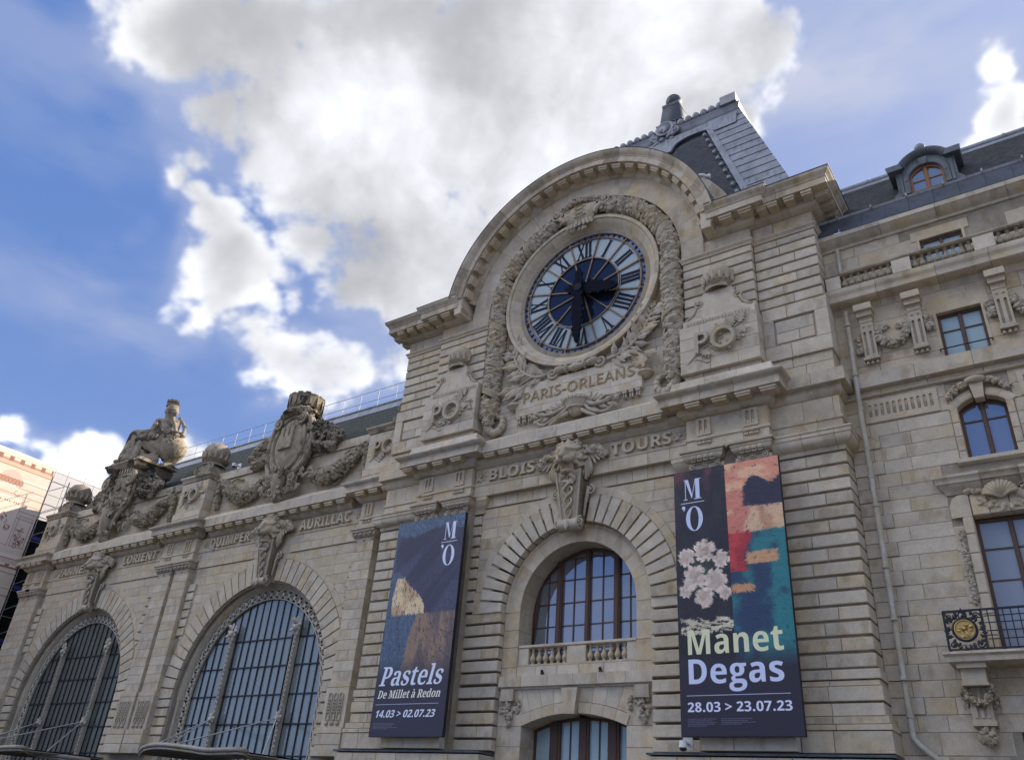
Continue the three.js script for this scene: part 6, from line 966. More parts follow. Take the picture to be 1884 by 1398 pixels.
// ================================================================ the side wing, right of the pavilion
const wing = tag(group('side_wing'), 'limestone wing with balcony, balustrade and slate dormer roof, right of the clock pavilion', 'building');
{
  const WZ = -0.75, X0 = 10.4, X1 = 23.2, AX = [14.53, 18.73 + 2.0];
  const seg = (c, y0, y1, hw, rise) => { const r = (hw * hw + rise * rise) / (2 * rise), a = Math.asin(hw / r); return [[c - hw, y0], [c + hw, y0], ...arcPts(c, y1 - r, r, a, -a, 12)]; };
  const rect = (c, y0, y1, hw) => [[c - hw, y0], [c + hw, y0], [c + hw, y1], [c - hw, y1]];
  M('wall', [shapeG([[X0, 0], [X1, 0], [X1, 22.9], [X0, 22.9]], -1.6, WZ - 0.02, 0, AX.flatMap((c) => [rect(c, 7.08, 11.28, 0.97), seg(c, 13.08, 15.26, 0.73, 0.29), rect(c, 16.84, 18.66, 0.735), rect(c, 20.26, 21.91, 0.735), rect(c, 1, 5.2, 0.9)])), bx(X0, X1, 0, 22.9, -12, -2.0)], joint, wing);
  // ashlar: intervals left free by window surrounds
  const free = (y0, y1) => { let iv = [[10.46, X1 - 0.2]]; for (const c of AX) { let h = 0; if (y1 < 7.15) h = y0 < 5.2 ? 0.95 : 0; else if (y0 < 12.6) h = 1.5; else if (y0 < 15.4 && y1 > 12.9) h = 0.92; else if (y0 < 18.75 && y1 > 16.8) h = 0.78; else if (y0 < 22.0 && y1 > 20.2) h = 0.8; if (!h) continue; iv = iv.flatMap(([a, b]) => b < c - h || a > c + h ? [[a, b]] : [[a, c - h], [c + h, b]]); } return iv.filter(([a, b]) => b - a > 0.1); };
  const tones = [S.a, S.b, S.c, S.b, S.g, S.c, S.a, S.b];
  const a = group('ashlar_wall', wing), courses = [...span(14.9, 5.2, 21)];
  for (let i = 0; i < courses.length - 1; i++) for (const [p, q] of free(courses[i + 1], courses[i])) {
    if (p < 10.5) { rows('ashlar_stone', 10.46, i % 2 ? 11.38 : 11.12, [courses[i], courses[i + 1]], -1.2, WZ + (i % 2 ? 0.05 : 0.03), GREY, a, { g: 0.02, len: 2, c: 0.012 }); rows('ashlar_stone', i % 2 ? 11.395 : 11.135, q, [courses[i], courses[i + 1]], -1.2, WZ, tones, a, { g: 0.013, len: 1.05, c: 0.006, gx: 0.013 }); }
    else rows('ashlar_stone', p, q, [courses[i], courses[i + 1]], -1.2, WZ, tones, a, { g: 0.013, len: 1.2, c: 0.006, gx: 0.013 });
  }
  for (const [y1, y0, w] of [[5.2, 4.6], [4.6, 4], [4, 3.2], [3.2, 2.4], [2.4, 1.6], [1.6, 0.8], [0.8, 0.1]]) rows('base_stone', 10.46, X1 - 0.2, [y1, y0], -1.3, WZ, GREY, a, { g: 0.013, len: 1.6, skip: (l, h) => AX.some((c) => h > c - 0.95 && l < c + 0.95) });
  for (const [yt, yb, z, m] of [[15.93, 14.92, WZ, WARM], [16.2, 15.98, -0.72, WARM], [17.2, 16.8, WZ, WARM], [18.9, 17.2, WZ, WARM], [19.72, 18.9, WZ, WARM], [22.05, 20.3, WZ - 0.02, WARM], [22.72, 22.05, WZ - 0.02, WARM]]) for (const [p, q] of free(yb, yt)) { const n = Math.max(1, Math.round((yt - yb) / 0.6)); rows('ashlar_stone', p, q, span(yt, yb, n), -1.2, z, m, a, { g: 0.012, len: 1.5, c: 0.006 }); }
  // lintel stones over the square windows
  for (const c of AX) for (const [y0, y1] of [[18.62, 19.2], [21.88, 22.3]]) M('lintel', stone(c - 0.95, c + 0.95, y0, y1, -1.0, WZ + 0.012, 0.008), S.d, a);
  // string courses and cornices
  const k = group('string_courses', wing), ln = [[X0, WZ], [X1, WZ]];
  sweepStones('string_stone', [[11.0, WZ], [X1, WZ]], [[-0.2, 16.8], [0.26, 16.77], [0.26, 16.23], [0.1, 16.2], [-0.2, 16.2]], 1.75, [S.g, S.b, S.g], k, R);
  sweepStones('string_stone', ln, [[-0.2, 16.0], [0.08, 16.0], [0.12, 15.96], [0.08, 15.92], [-0.2, 15.92]], 2.2, WARM, k, R);
  sweepStones('cornice_stone', ln, [[-0.2, 20.32], [0.62, 20.3], [0.62, 20.14], [0.6, 20.1], [0.55, 20.02], [0.54, 19.98], [0.54, 19.82], [0.5, 19.78], [0.1, 19.74], [0.06, 19.6], [0.02, 19.5], [-0.2, 19.5]], 1.9, GREY, k, R);
  sweepStones('cornice_stone', ln, [[-0.2, 23.06], [0.42, 23.02], [0.42, 22.84], [0.38, 22.82], [0.32, 22.74], [0.2, 22.66], [0.08, 22.6], [0.05, 22.5], [-0.2, 22.5]], 2.0, [S.c, S.g, S.b], k, R);
  // fluted frieze panel beside the arched window
  for (const [p, q] of [[11.05, 13.36], [AX[0] + 1.15, AX[1] - 1.15]]) {
    const f = group('flute_frieze', wing), n = Math.round((q - p) / 0.205), hl = [];
    for (let i = 0; i < n; i++) { const x = lerp(p + 0.1, q - 0.1, (i + 0.5) / n); hl.push([[x - 0.05, 15.18], [x + 0.05, 15.18], [x + 0.05, 15.58], ...arcPts(x, 15.58, 0.05, Math.PI / 2, -Math.PI / 2, 6)]); M('bead_drop', [0, 1, 2].map((j) => ballG([x, 15.23 + j * 0.075, WZ + 0.02], 0.04)), carved, f); }
    M('flute_panel', shapeG([[p, 14.95], [q, 14.95], [q, 15.8], [p, 15.8]], WZ, WZ + 0.045, 0, hl), S.d, f);
  }
  // consoles under the balcony ledge, with swags between
  for (const x of [11.62, 13.22, 15.84, 17.44, 19.4, 22.0]) {
    const c = group('console', wing), hw = 0.215, hole = (cx) => [[cx - 0.045, 17.5], [cx + 0.045, 17.5], [cx + 0.045, 18.42], ...arcPts(cx, 18.42, 0.045, Math.PI / 2, -Math.PI / 2, 6)];
    M('console_block', [bx(x - 0.3, x + 0.3, 19.25, 19.5, -0.9, -0.22), bx(x - 0.26, x + 0.26, 19.05, 19.25, -0.9, -0.36), bx(x - 0.22, x + 0.22, 18.85, 19.05, -0.9, -0.5)], S.d, c);
    M('console_face', [shapeG([[x - hw, 17.4], [x + hw, 17.4], [x + hw, 18.84], [x - hw, 18.84]], -0.62, -0.52, 0.012, [hole(x - 0.1), hole(x + 0.1)]), bx(x - hw, x + hw, 17.4, 18.84, -0.9, -0.6)], carvedWarm, c);
    M('console_boss', [ballG([x - 0.1, 18.68, -0.53], 0.055), ballG([x + 0.1, 18.68, -0.53], 0.055), bx(x - 0.26, x + 0.26, 17.3, 17.4, -0.85, -0.48), ...[-0.16, 0, 0.16].map((d) => xf(new THREE.CylinderGeometry(0.03, 0.07, 0.13, 6), { p: [x + d, 17.22, -0.6] }))], carved, c);
  }
  const swag = (p, seed, r = 0.14) => M('swag', garlandG(p, r, seed, { leaf: 0.19, density: 60, fruit: 0.3 }), carved, wing);
  swag([[11.9, 18.55, -0.68], [12.05, 18.0, -0.62], [12.42, 17.78, -0.6], [12.8, 18.0, -0.62], [12.95, 18.55, -0.68]], 1001); swag([[13.55, 18.6, -0.7], [13.6, 18.0, -0.68]], 1003, 0.13); swag([[15.5, 18.6, -0.7], [15.46, 17.95, -0.68]], 1004, 0.13); swag([[16.12, 18.55, -0.68], [16.3, 18.0, -0.62], [16.64, 17.78, -0.6], [17.0, 18.0, -0.62], [17.15, 18.55, -0.68]], 1005); swag([[11.33, 18.5, -0.7], [11.28, 17.75, -0.68]], 1006, 0.12);
  for (const [x, s] of [[12.2, 1], [12.62, -1]]) M('ribbon_bow', volute(x, 18.5, -0.66, 0.13, 1.3, s, 0.04), carved, wing);
  M('swag_panel', stone(11.98, 12.88, 17.55, 18.75, -0.8, WZ + 0.03, 0.01), S.d, wing);
  // balustrade
  const b = group('balustrade', wing), bg = boxUV(balusterG(0.58, 0.12));
  M('rail', sweep([[10.5, -0.42], [X1, -0.42]], [[-0.15, 21.12], [0.16, 21.12], [0.17, 21.06], [0.12, 21.0], [-0.15, 21.0]]), weathered, b); M('plinth', bx(10.5, X1, 20.32, 20.42, -0.6, -0.26), weathered, b);
  const peds = [[10.5, 11.02], [12.83, 13.46], [15.47, 16.12], [18.0, 18.6], [20.6, 21.2]]; for (const [p, q] of peds) M('pedestal', stone(p, q, 20.42, 21.0, -0.6, -0.28, 0.01), S.h, b);
  for (let i = 0; i < peds.length - 1; i++) { const p = peds[i][1], q = peds[i + 1][0], n = Math.round((q - p) / 0.265); for (let j = 0; j < n; j++) { const m = new THREE.Mesh(bg, weathered); m.name = 'baluster'; m.position.set(lerp(p, q, (j + 0.5) / n), 20.42, -0.44); m.castShadow = m.receiveShadow = true; b.add(m); } }
  // windows
  AX.forEach((c, i) => {
    timberWindow('window', wing, { x0: c - 0.69, x1: c + 0.69, y0: 20.3, top: 21.86, z: -0.92, mull: [[c, 0.055, 0.06]], bars: [], trans: [21.35], glass: paneMilk, seed: 61 + i });
    timberWindow('window', wing, { x0: c - 0.69, x1: c + 0.69, y0: 16.88, top: 18.6, z: -1.0, mull: [[c, 0.07, 0.06]], bars: [], trans: [17.95], glass: paneMilk, seed: 63 + i });
    const r = (0.68 * 0.68 + 0.28 * 0.28) / 0.56; timberWindow('window', wing, { x0: c - 0.68, x1: c + 0.68, y0: 13.12, z: -1.1, arch: (x) => 15.2 - r + Math.sqrt(r * r - (x - c) * (x - c)), mull: [[c, 0.075, 0.07]], bars: [], trans: [14.5], seed: 65 + i });
    timberWindow('window', wing, { x0: c - 0.92, x1: c + 0.92, y0: 7.12, top: 11.22, z: -1.12, mull: [[c, 0.07, 0.06]], bars: [], trans: [9.35, 10.3], glass: blindPane, seed: 67 + i });
    M('rail_bar', [rod([c - 0.78, 17.12, -0.62], [c + 0.78, 17.12, -0.62], 0.022), rod([c - 0.78, 17.12, -0.62], [c - 0.78, 17.12, -0.8], 0.022), rod([c + 0.78, 17.12, -0.62], [c + 0.78, 17.12, -0.8], 0.022)], iron, wing);
    // arched window surround
    const s = group('window_surround', wing), ro = 0.9, ri = 0.69, A = Math.asin(0.68 / r);
    for (let j = 0; j < 5; j++) if (j !== 2) M('surround_stone', arcSweep(c, 15.2 - r, [[r, -1.1], [r, WZ + 0.03], [r + 0.05, WZ + 0.06], [r + 0.17, WZ + 0.06], [r + 0.18, WZ + 0.03], [r + 0.28, WZ + 0.02], [r + 0.28, -1.1]], lerp(-A * 1.22, A * 1.22, j / 5) + 0.002, lerp(-A * 1.22, A * 1.22, (j + 1) / 5) - 0.002, 3), pick(WARM), s, [R() * 4, 0]);
    M('keystone', fromQuads([[[c - 0.14, 15.1, WZ + 0.12], [c + 0.14, 15.1, WZ + 0.12], [c + 0.2, 15.62, WZ + 0.16], [c - 0.2, 15.62, WZ + 0.16]], [[c - 0.14, 15.1, -1], [c + 0.14, 15.1, -1], [c + 0.14, 15.1, WZ + 0.12], [c - 0.14, 15.1, WZ + 0.12]], [[c - 0.14, 15.1, WZ + 0.12], [c - 0.2, 15.62, WZ + 0.16], [c - 0.2, 15.62, -1], [c - 0.14, 15.1, -1]], [[c + 0.14, 15.1, WZ + 0.12], [c + 0.14, 15.1, -1], [c + 0.2, 15.62, -1], [c + 0.2, 15.62, WZ + 0.16]], [[c - 0.2, 15.62, WZ + 0.16], [c + 0.2, 15.62, WZ + 0.16], [c + 0.2, 15.62, -1], [c - 0.2, 15.62, -1]]]), S.f, s);
    M('leaf_crest', [tubeG([[c - 0.28, 15.72, -0.6], [c, 15.74, -0.55], [c + 0.28, 15.72, -0.6]], (t) => 0.09 + 0.04 * Math.sin(t * 3.14), 10, 8), ...garlandG([[c - 0.3, 15.7, -0.66], [c - 0.6, 15.55, -0.68], [c - 0.85, 15.32, -0.7]], 0.1, 1010 + i, { leaf: 0.16, density: 50 }), ...garlandG([[c + 0.3, 15.7, -0.66], [c + 0.6, 15.55, -0.68], [c + 0.85, 15.32, -0.7]], 0.1, 1012 + i, { leaf: 0.16, density: 50 })], carved, s);
    for (const t of [-1, 1]) { const X = (p, q) => t > 0 ? [c + p, c + q] : [c - q, c - p]; rows('surround_stone', ...X(ri, ro), [14.93, 14.4, 13.9, 13.4, 13.0], -1.1, WZ + 0.05, WARM, s, { g: 0.01, len: 3, c: 0.02 }); }
    M('sill', sweep([[c - 1.0, WZ], [c + 1.0, WZ]], [[-0.4, 13.14], [0.16, 13.1], [0.16, 12.98], [0.06, 12.92], [-0.4, 12.92]]), S.c, s);
    for (const y of [20.3, 16.88]) for (const t of [-1, 1]) M('jamb', t > 0 ? stone(c + 0.69, c + 0.79, y, y + 1.75, -1.1, WZ + 0.015, 0.01) : stone(c - 0.79, c - 0.69, y, y + 1.75, -1.1, WZ + 0.015, 0.01), S.d, s);
    // balcony door surround: eared frame, shell, hood
    const d = group('door_surround', wing);
    for (const t of [-1, 1]) { const X = (p, q) => t > 0 ? [c + p, c + q] : [c - q, c - p]; rows('surround_stone', ...X(0.92, 1.2), span(11.3, 7.12, 7), -1.1, WZ + 0.09, WARM, d, { g: 0.01, len: 3, c: 0.03 }); rows('surround_stone', ...X(1.2, 1.5), span(11.0, 7.12, 5), -1.1, WZ + 0.03, WARM, d, { g: 0.01, len: 3, c: 0.02 }); M('leaf_strip', garlandG([[c + t * 1.3, 10.9, WZ + 0.06], [c + t * 1.3, 8.6, WZ + 0.06]], 0.06, 1020 + t + i * 3, { leaf: 0.13, density: 40 }), carved, d); M('surround_stone', shapeG([[c + t * 0.92, 11.24], [c + t * 1.48, 11.24], [c + t * 1.48, 11.62], [c + t * 1.36, 11.86], [c + t * 1.2, 11.95], [c + t * 0.92, 11.95]].sort(() => 0), -1.0, WZ + 0.1, 0.02), S.f, d); }
    rows('surround_stone', c - 0.9, c + 0.9, [11.95, 11.26], -1.1, WZ + 0.08, WARM, d, { g: 0.008, len: 0.6, c: 0.02 });
    sweepStones('hood_stone', [[c - 1.5, WZ - 0.1], [c - 1.5, WZ + 0.05], [c + 1.5, WZ + 0.05], [c + 1.5, WZ - 0.1]], [[-0.3, 12.62], [0.3, 12.56], [0.3, 12.48], [0.24, 12.42], [0.22, 12.3], [0.18, 12.28], [0.14, 12.2], [0.06, 12.14], [0.0, 12.0], [-0.3, 12.0]], 1.1, [weathered, S.b], d, R);
    const shell = []; for (let j = 0; j < 11; j++) { const an = lerp(-1.35, 1.35, j / 10); shell.push(tubeG([[c - 0.05, 11.68, WZ + 0.14], [c - 0.05 + Math.sin(an) * 0.28, 11.75 + Math.cos(an) * 0.22, WZ + 0.28], [c - 0.05 + Math.sin(an) * 0.46, 11.78 + Math.cos(an) * 0.4, WZ + 0.2]], (t) => 0.025 + 0.055 * t, 8, 6)); } shell.push(...leafPatch(c - 0.05, 11.6, WZ + 0.08, 0.55, 0.16, 26, 1031, 0.2), ...garlandG([[c - 0.55, 11.95, WZ + 0.1], [c - 1.0, 12.05, WZ + 0.08]], 0.08, 1032, { leaf: 0.15, density: 40 }), ...garlandG([[c + 0.5, 11.95, WZ + 0.1], [c + 0.95, 12.05, WZ + 0.08]], 0.08, 1033, { leaf: 0.15, density: 40 })); M('shell', shell, carved, d);
  });
  // balcony
  const c0 = AX[0], bl = tag(group('balcony'), 'stone balcony with black iron railing and a gilded medallion, on the side wing', 'balcony');
  M('slab', sweep([[c0 - 1.95, WZ - 0.1], [c0 - 1.95, 0.0], [c0 + 1.95, 0.0], [c0 + 1.95, WZ - 0.1]], [[-0.9, 7.13], [0.34, 7.12], [0.35, 7.06], [0.28, 7.0], [0.26, 6.87], [0.2, 6.84], [-0.9, 6.84]]), S.b, bl);
  for (const x of [c0 - 1.67, c0 + 1.67]) {
    M('corbel', [bx(x - 0.36, x + 0.36, 6.72, 6.84, WZ, 0.16), bx(x - 0.3, x + 0.3, 6.34, 6.72, WZ, 0.02), bx(x - 0.33, x + 0.33, 6.28, 6.34, WZ, 0.05), bx(x - 0.26, x + 0.26, 5.42, 6.28, WZ, -0.3), ...[-0.15, 0, 0.15].map((q) => bx(x + q - 0.035, x + q + 0.035, 5.5, 6.26, -0.31, -0.26)), bx(x - 0.3, x + 0.3, 5.3, 5.42, WZ, -0.26)], carvedWarm, bl);
    M('corbel_garland', [...garlandG([[x - 0.33, 6.3, -0.35], [x - 0.2, 5.95, -0.2], [x, 5.85, -0.15], [x + 0.2, 5.95, -0.2], [x + 0.33, 6.3, -0.35]], 0.10, 1040, { leaf: 0.14, density: 60 }), ...garlandG([[x + 0.36, 6.3, -0.5], [x + 0.36, 5.8, -0.5]], 0.08, 1041, { leaf: 0.12, density: 60 }), ...garlandG([[x - 0.36, 6.3, -0.5], [x - 0.36, 5.8, -0.5]], 0.08, 1042, { leaf: 0.12, density: 60 })], weathered, bl);
    M('corbel_drop', [ballG([x, 5.02, -0.52], 0.27, [1, 0.75, 0.8], 2), ...leafPatch(x, 5.05, -0.36, 0.2, 0.14, 14, 1044, 0.2)], weathered, bl);
  }
  const z = 0.26, xl = c0 - 2.12, xr = c0 + 2.12;
  M('handrail', [bx(xl, xr, 8.2, 8.25, z - 0.04, z + 0.03), bx(xl, xl + 0.05, 8.2, 8.25, -0.75, z), bx(xr - 0.05, xr, 8.2, 8.25, -0.75, z)], iron, bl); M('lower_rail', [bx(xl, xr, 7.16, 7.2, z - 0.03, z + 0.02), bx(xl, xl + 0.04, 7.16, 7.2, -0.75, z)], iron, bl);
  for (let x = xl + 1.12; x < xr - 1.0; x += 0.19) M('bar', bx(x - 0.014, x + 0.014, 7.2, 8.2, z - 0.014, z + 0.014), iron, bl); for (const y of [7.42, 7.64, 7.86, 8.04]) M('cross_bar', bx(xl + 1.02, xr - 1.02, y - 0.013, y + 0.013, z - 0.013, z + 0.013), iron, bl);
  for (const s of [-1, 1]) {
    const x = c0 + s * 1.63, o = [bx(x - 0.5, x - 0.44, 7.18, 8.22, z - 0.03, z + 0.03), bx(x + 0.44, x + 0.5, 7.18, 8.22, z - 0.03, z + 0.03), bx(x - 0.45, x + 0.45, 8.0, 8.03, z - 0.015, z + 0.015), xf(new THREE.TorusGeometry(0.3, 0.035, 6, 28), { p: [x, 7.7, z] }), xf(new THREE.TorusGeometry(0.1, 0.022, 5, 16), { p: [x, 8.1, z] })];
    for (let j = 0; j < 40; j++) { const an = j / 40 * 6.283, r0 = 0.33 + 0.12 * R(); o.push(orient(leafG(0.16, 0.05, 0.03, 2, 0.02), [x + Math.cos(an) * r0, 7.68 + Math.sin(an) * r0 * 1.05, z], [Math.cos(an + (R() - 0.5) * 2), Math.sin(an + (R() - 0.5) * 2), 0], [0, 0, 1])); } for (const t of [-1, 1]) for (const u of [-1, 1]) o.push(...volute(x + t * 0.33, 7.68 + u * 0.38, z, 0.1, 1.5, t * u, 0.022));
    M('ornate_panel', o, iron, bl);
    const md = new THREE.CylinderGeometry(0.25, 0.25, 0.04, 32); md.rotateX(Math.PI / 2); md.translate(x, 7.71, z + 0.02); M('medallion', [md, xf(new THREE.TorusGeometry(0.245, 0.022, 6, 30), { p: [x, 7.71, z + 0.045] }), ballG([x, 7.73, z + 0.03], 0.09, [1, 1.3, 0.35]), ...leafPatch(x, 7.68, z + 0.035, 0.14, 0.14, 12, 1050, 0.12)], gold, bl);
  }
  // roof: zinc gutter, slates, ridge
  const rf = group('roof', wing);
  for (let x = X0; x < X1 - 0.1; x += 0.85) M('zinc_sheet', fromQuads([[[x + 0.006, 23.06, -0.35], [x + 0.844, 23.06, -0.35], [x + 0.844, 23.98, -0.72], [x + 0.006, 23.98, -0.72]]]), zincDark, rf);
  M('gutter', sweep([[X0, -0.78], [X1, -0.78]], [[-0.4, 24.1], [0.06, 24.1], [0.12, 24.05], [0.08, 23.96], [-0.4, 23.96]]), zinc, rf);
  for (let x = 11.2; x < X1; x += 1.28) M('gutter_clip', bx(x - 0.03, x + 0.03, 24.0, 24.16, -0.8, -0.62), zinc, rf);
  const E = [24.05, -1.0], T = [27.25, -3.0], tl = Math.atan2(E[1] - T[1], T[0] - E[0]), L = Math.hypot(T[0] - E[0], T[1] - E[1]), lists = [[], [], []], rr = rng(123);
  M('roof_slope', fromQuads([[[X0, E[0], E[1] - 0.05], [X1, E[0], E[1] - 0.05], [X1, T[0], T[1] - 0.05], [X0, T[0], T[1] - 0.05]], [[X0, T[0], T[1] - 0.05], [X1, T[0], T[1] - 0.05], [X1, 27.6, -10], [X0, 27.6, -10]]]), zincDark, rf);
  for (let j = 0; j < Math.floor(L / 0.13); j++) for (let i = 0; i < (X1 - X0) / 0.2; i++) lists[Math.floor(rr() * 3)].push([X0 + (i + (j % 2) / 2) * 0.2, j * 0.13 + 0.08]);
  lists.forEach((l, q) => { const im = new THREE.InstancedMesh(tidy(new THREE.BoxGeometry(0.188, 0.2, 0.01)), [std({ color: lin(0.05, 0.048, 0.044), roughness: 0.7 }), std({ color: lin(0.068, 0.064, 0.056), roughness: 0.7 }), std({ color: lin(0.04, 0.041, 0.04), roughness: 0.7 })][q], l.length); im.name = 'slates'; im.userData.kind = 'stuff'; const mt = new THREE.Matrix4(), eu = new THREE.Euler(); l.forEach(([x, y], i) => { eu.set(-tl - 0.05 + (rr() - 0.5) * 0.03, 0, (rr() - 0.5) * 0.02); mt.makeRotationFromEuler(eu); mt.setPosition(x, E[0] + y * Math.cos(tl), E[1] - y * Math.sin(tl)); im.setMatrixAt(i, mt); }); im.castShadow = im.receiveShadow = true; rf.add(im); });
  M('ridge_roll', [rod([X0, 27.33, -3.0], [X1, 27.33, -3.0], 0.13, 10), sweep([[X0, -2.95], [X1, -2.95]], [[-0.1, 27.28], [0.06, 27.2], [0.1, 27.0], [-0.1, 27.1]])], zinc, rf);
  for (let x = 12.3; x < X1; x += 1.7) M('ridge_collar', rod([x - 0.04, 27.33, -3.0], [x + 0.04, 27.33, -3.0], 0.16, 10), zinc, rf);
  // dormer
  const dm = group('dormer', wing), dc = 14.55, hw = 1.2;
  const op = [[dc - 0.6, 24.5], [dc + 0.6, 24.5], [dc + 0.6, 25.1], ...arcPts(dc, 25.1, 0.6, Math.PI / 2, -Math.PI / 2, 16)];
  M('dormer_face', shapeG([[dc - hw - 0.25, 24.1], [dc + hw + 0.25, 24.1], [dc + hw, 24.6], [dc + 1.05, 24.75], [dc + 1.05, 25.7], [dc + 0.7, 25.78], ...arcPts(dc, 25.3, 0.95, 0.85, -0.85, 14), [dc - 1.05, 25.7], [dc - 1.05, 24.75], [dc - hw, 24.6]], -2.6, -1.18, 0, [op]), dormerPaint, dm);
  M('dormer_trim', [arcSweep(dc, 25.1, [[0.62, -1.25], [0.62, -1.12], [0.70, -1.1], [0.80, -1.12], [0.80, -1.25]], -Math.PI / 2, Math.PI / 2, 24), ...[-1, 1].map((s) => { const g = bx(0.62, 0.80, 24.5, 25.1, -1.25, -1.12); return mir(g, s).translate(dc, 0, 0); }), bx(dc - 0.95, dc - 0.84, 24.5, 25.6, -1.25, -1.14), bx(dc + 0.84, dc + 0.95, 24.5, 25.6, -1.25, -1.14), fromQuads([[[dc - 0.1, 25.66, -1.06], [dc + 0.1, 25.66, -1.06], [dc + 0.16, 25.98, -1.04], [dc - 0.16, 25.98, -1.04]]])], dormerPaint, dm);
  const hood = [[0, -2.6], [0, -1.1], [0.05, -1.02], [0.1, -0.96], [0.16, -0.93], [0.2, -0.92], [0.22, -0.92], [0.22, -2.6]];
  M('dormer_hood', [arcSweep(dc, 25.3, hood.map(([a, b]) => [0.84 + a, b]), -0.96, 0.96, 26), ...[-1, 1].map((s) => { const g = shapeG([[0.72, 25.66], [1.3, 25.66], [1.34, 25.9], [1.3, 25.93], [0.82, 25.93]], -2.6, -0.93, 0.03); return mir(g, s).translate(dc, 0, 0); })], dormerPaint, dm);
  timberWindow('dormer_window', wing, { x0: dc - 0.6, x1: dc + 0.6, y0: 24.5, z: -1.3, arch: (x) => 25.1 + Math.sqrt(Math.max(0.004, 0.36 - (x - dc) * (x - dc))), mull: [[dc, 0.08, 0.05]], bars: [], trans: [25.05], mat: woodLight, seed: 71 });
  M('dormer_ball', [ballG([dc, 26.55, -1.15], 0.2, [1, 0.92, 1], 3), xf(new THREE.CylinderGeometry(0.08, 0.14, 0.15, 12), { p: [dc, 26.36, -1.15] })], zinc, dm);
}

// ================================================================ rainwater pipe in the corner
{
  const p = tag(group('drainpipe'), 'pale painted drainpipe running down the corner beside the rusticated pier', 'pipe'), x = 11.0, z = -0.5;
  M('upper_length', rod([11.03, 22.5, -0.62], [11.03, 20.3, -0.62], 0.075, 12), pipeM, p);
  M('main_length', tubeG([[x, 19.5, z - 0.05], [x, 17.5, z], [x, 16.9, z + 0.06], [x, 16.0, z + 0.12], [x, 14, z + 0.1], [x, 10, z + 0.06], [x, 5.3, z], [x, 5.05, z], [x + 0.12, 4.85, z], [x + 0.7, 4.3, z], [x + 0.85, 4.0, z], [x + 0.85, 1, z]], 0.088, 120, 12), pipeM, p);
  for (const y of [18.9, 16.75, 15.4, 12.9, 11.9, 9.9, 8.3, 6.6, 5.6]) M('collar', rod([x, y - 0.05, z + (y > 17 ? 0 : y > 6 ? 0.09 : 0.01)], [x, y + 0.05, z + (y > 17 ? 0 : y > 6 ? 0.09 : 0.01)], 0.108, 12), pipeM, p);
}
// ================================================================ exhibition banners
function canvas(w, h) { const c = document.createElement('canvas'); c.width = w; c.height = h; return [c, c.getContext('2d')]; }
function canvasTex(c) { const t = new THREE.CanvasTexture(c); t.colorSpace = THREE.SRGBColorSpace; t.magFilter = THREE.LinearFilter; t.minFilter = THREE.LinearMipmapLinearFilter; t.anisotropy = 8; return t; }
// loose brushwork: short strokes that take their colour from a colour field
function paint(ctx, x0, y0, w, h, field, seed, n, size) {
  const r = rng(seed);
  for (let pass = 0; pass < 3; pass++) { const s = size * [2.2, 1.1, 0.6][pass]; for (let i = 0; i < n * (pass + 1); i++) { const u = r(), v = r(), [cr, cg, cb, ang, jit] = field(u, v), j = (r() - 0.5) * (jit ?? 26); ctx.fillStyle = `rgba(${cr + j | 0},${cg + j | 0},${cb + j | 0},${0.55 + r() * 0.4})`; ctx.save(); ctx.beginPath(); ctx.rect(x0, y0, w, h); ctx.clip(); ctx.translate(x0 + u * w, y0 + v * h); ctx.rotate((ang ?? 0) + (r() - 0.5) * 0.9); ctx.beginPath(); ctx.ellipse(0, 0, s * (0.7 + r()), s * 0.28 * (0.6 + r()), 0, 0, 6.3); ctx.fill(); ctx.restore(); } }
}
function repaint(ctx, x0, y0, w, h, seed, n, size) {   // strokes that take the colours already on the canvas
  const im = ctx.getImageData(x0, y0, w, h).data; const at = (u, v) => { const k = (Math.min(h - 1, v * h | 0) * w + Math.min(w - 1, u * w | 0)) * 4; return [im[k], im[k + 1], im[k + 2]]; };
  paint(ctx, x0, y0, w, h, (u, v) => [...at(u, v), 6 * fbm3(u * 3, v * 6, seed, 3), 14], seed, n, size);
}
function fitText(ctx, s, x0, x1, base, cap, font, color) { ctx.save(); ctx.font = font; const m = ctx.measureText(s), px = parseFloat(font.match(/(\d+)px/)[1]); ctx.fillStyle = color; ctx.textBaseline = 'alphabetic'; ctx.translate(x0, base); ctx.scale((x1 - x0) / m.width, cap / (px * 0.72)); ctx.fillText(s, 0, 0); ctx.restore(); }
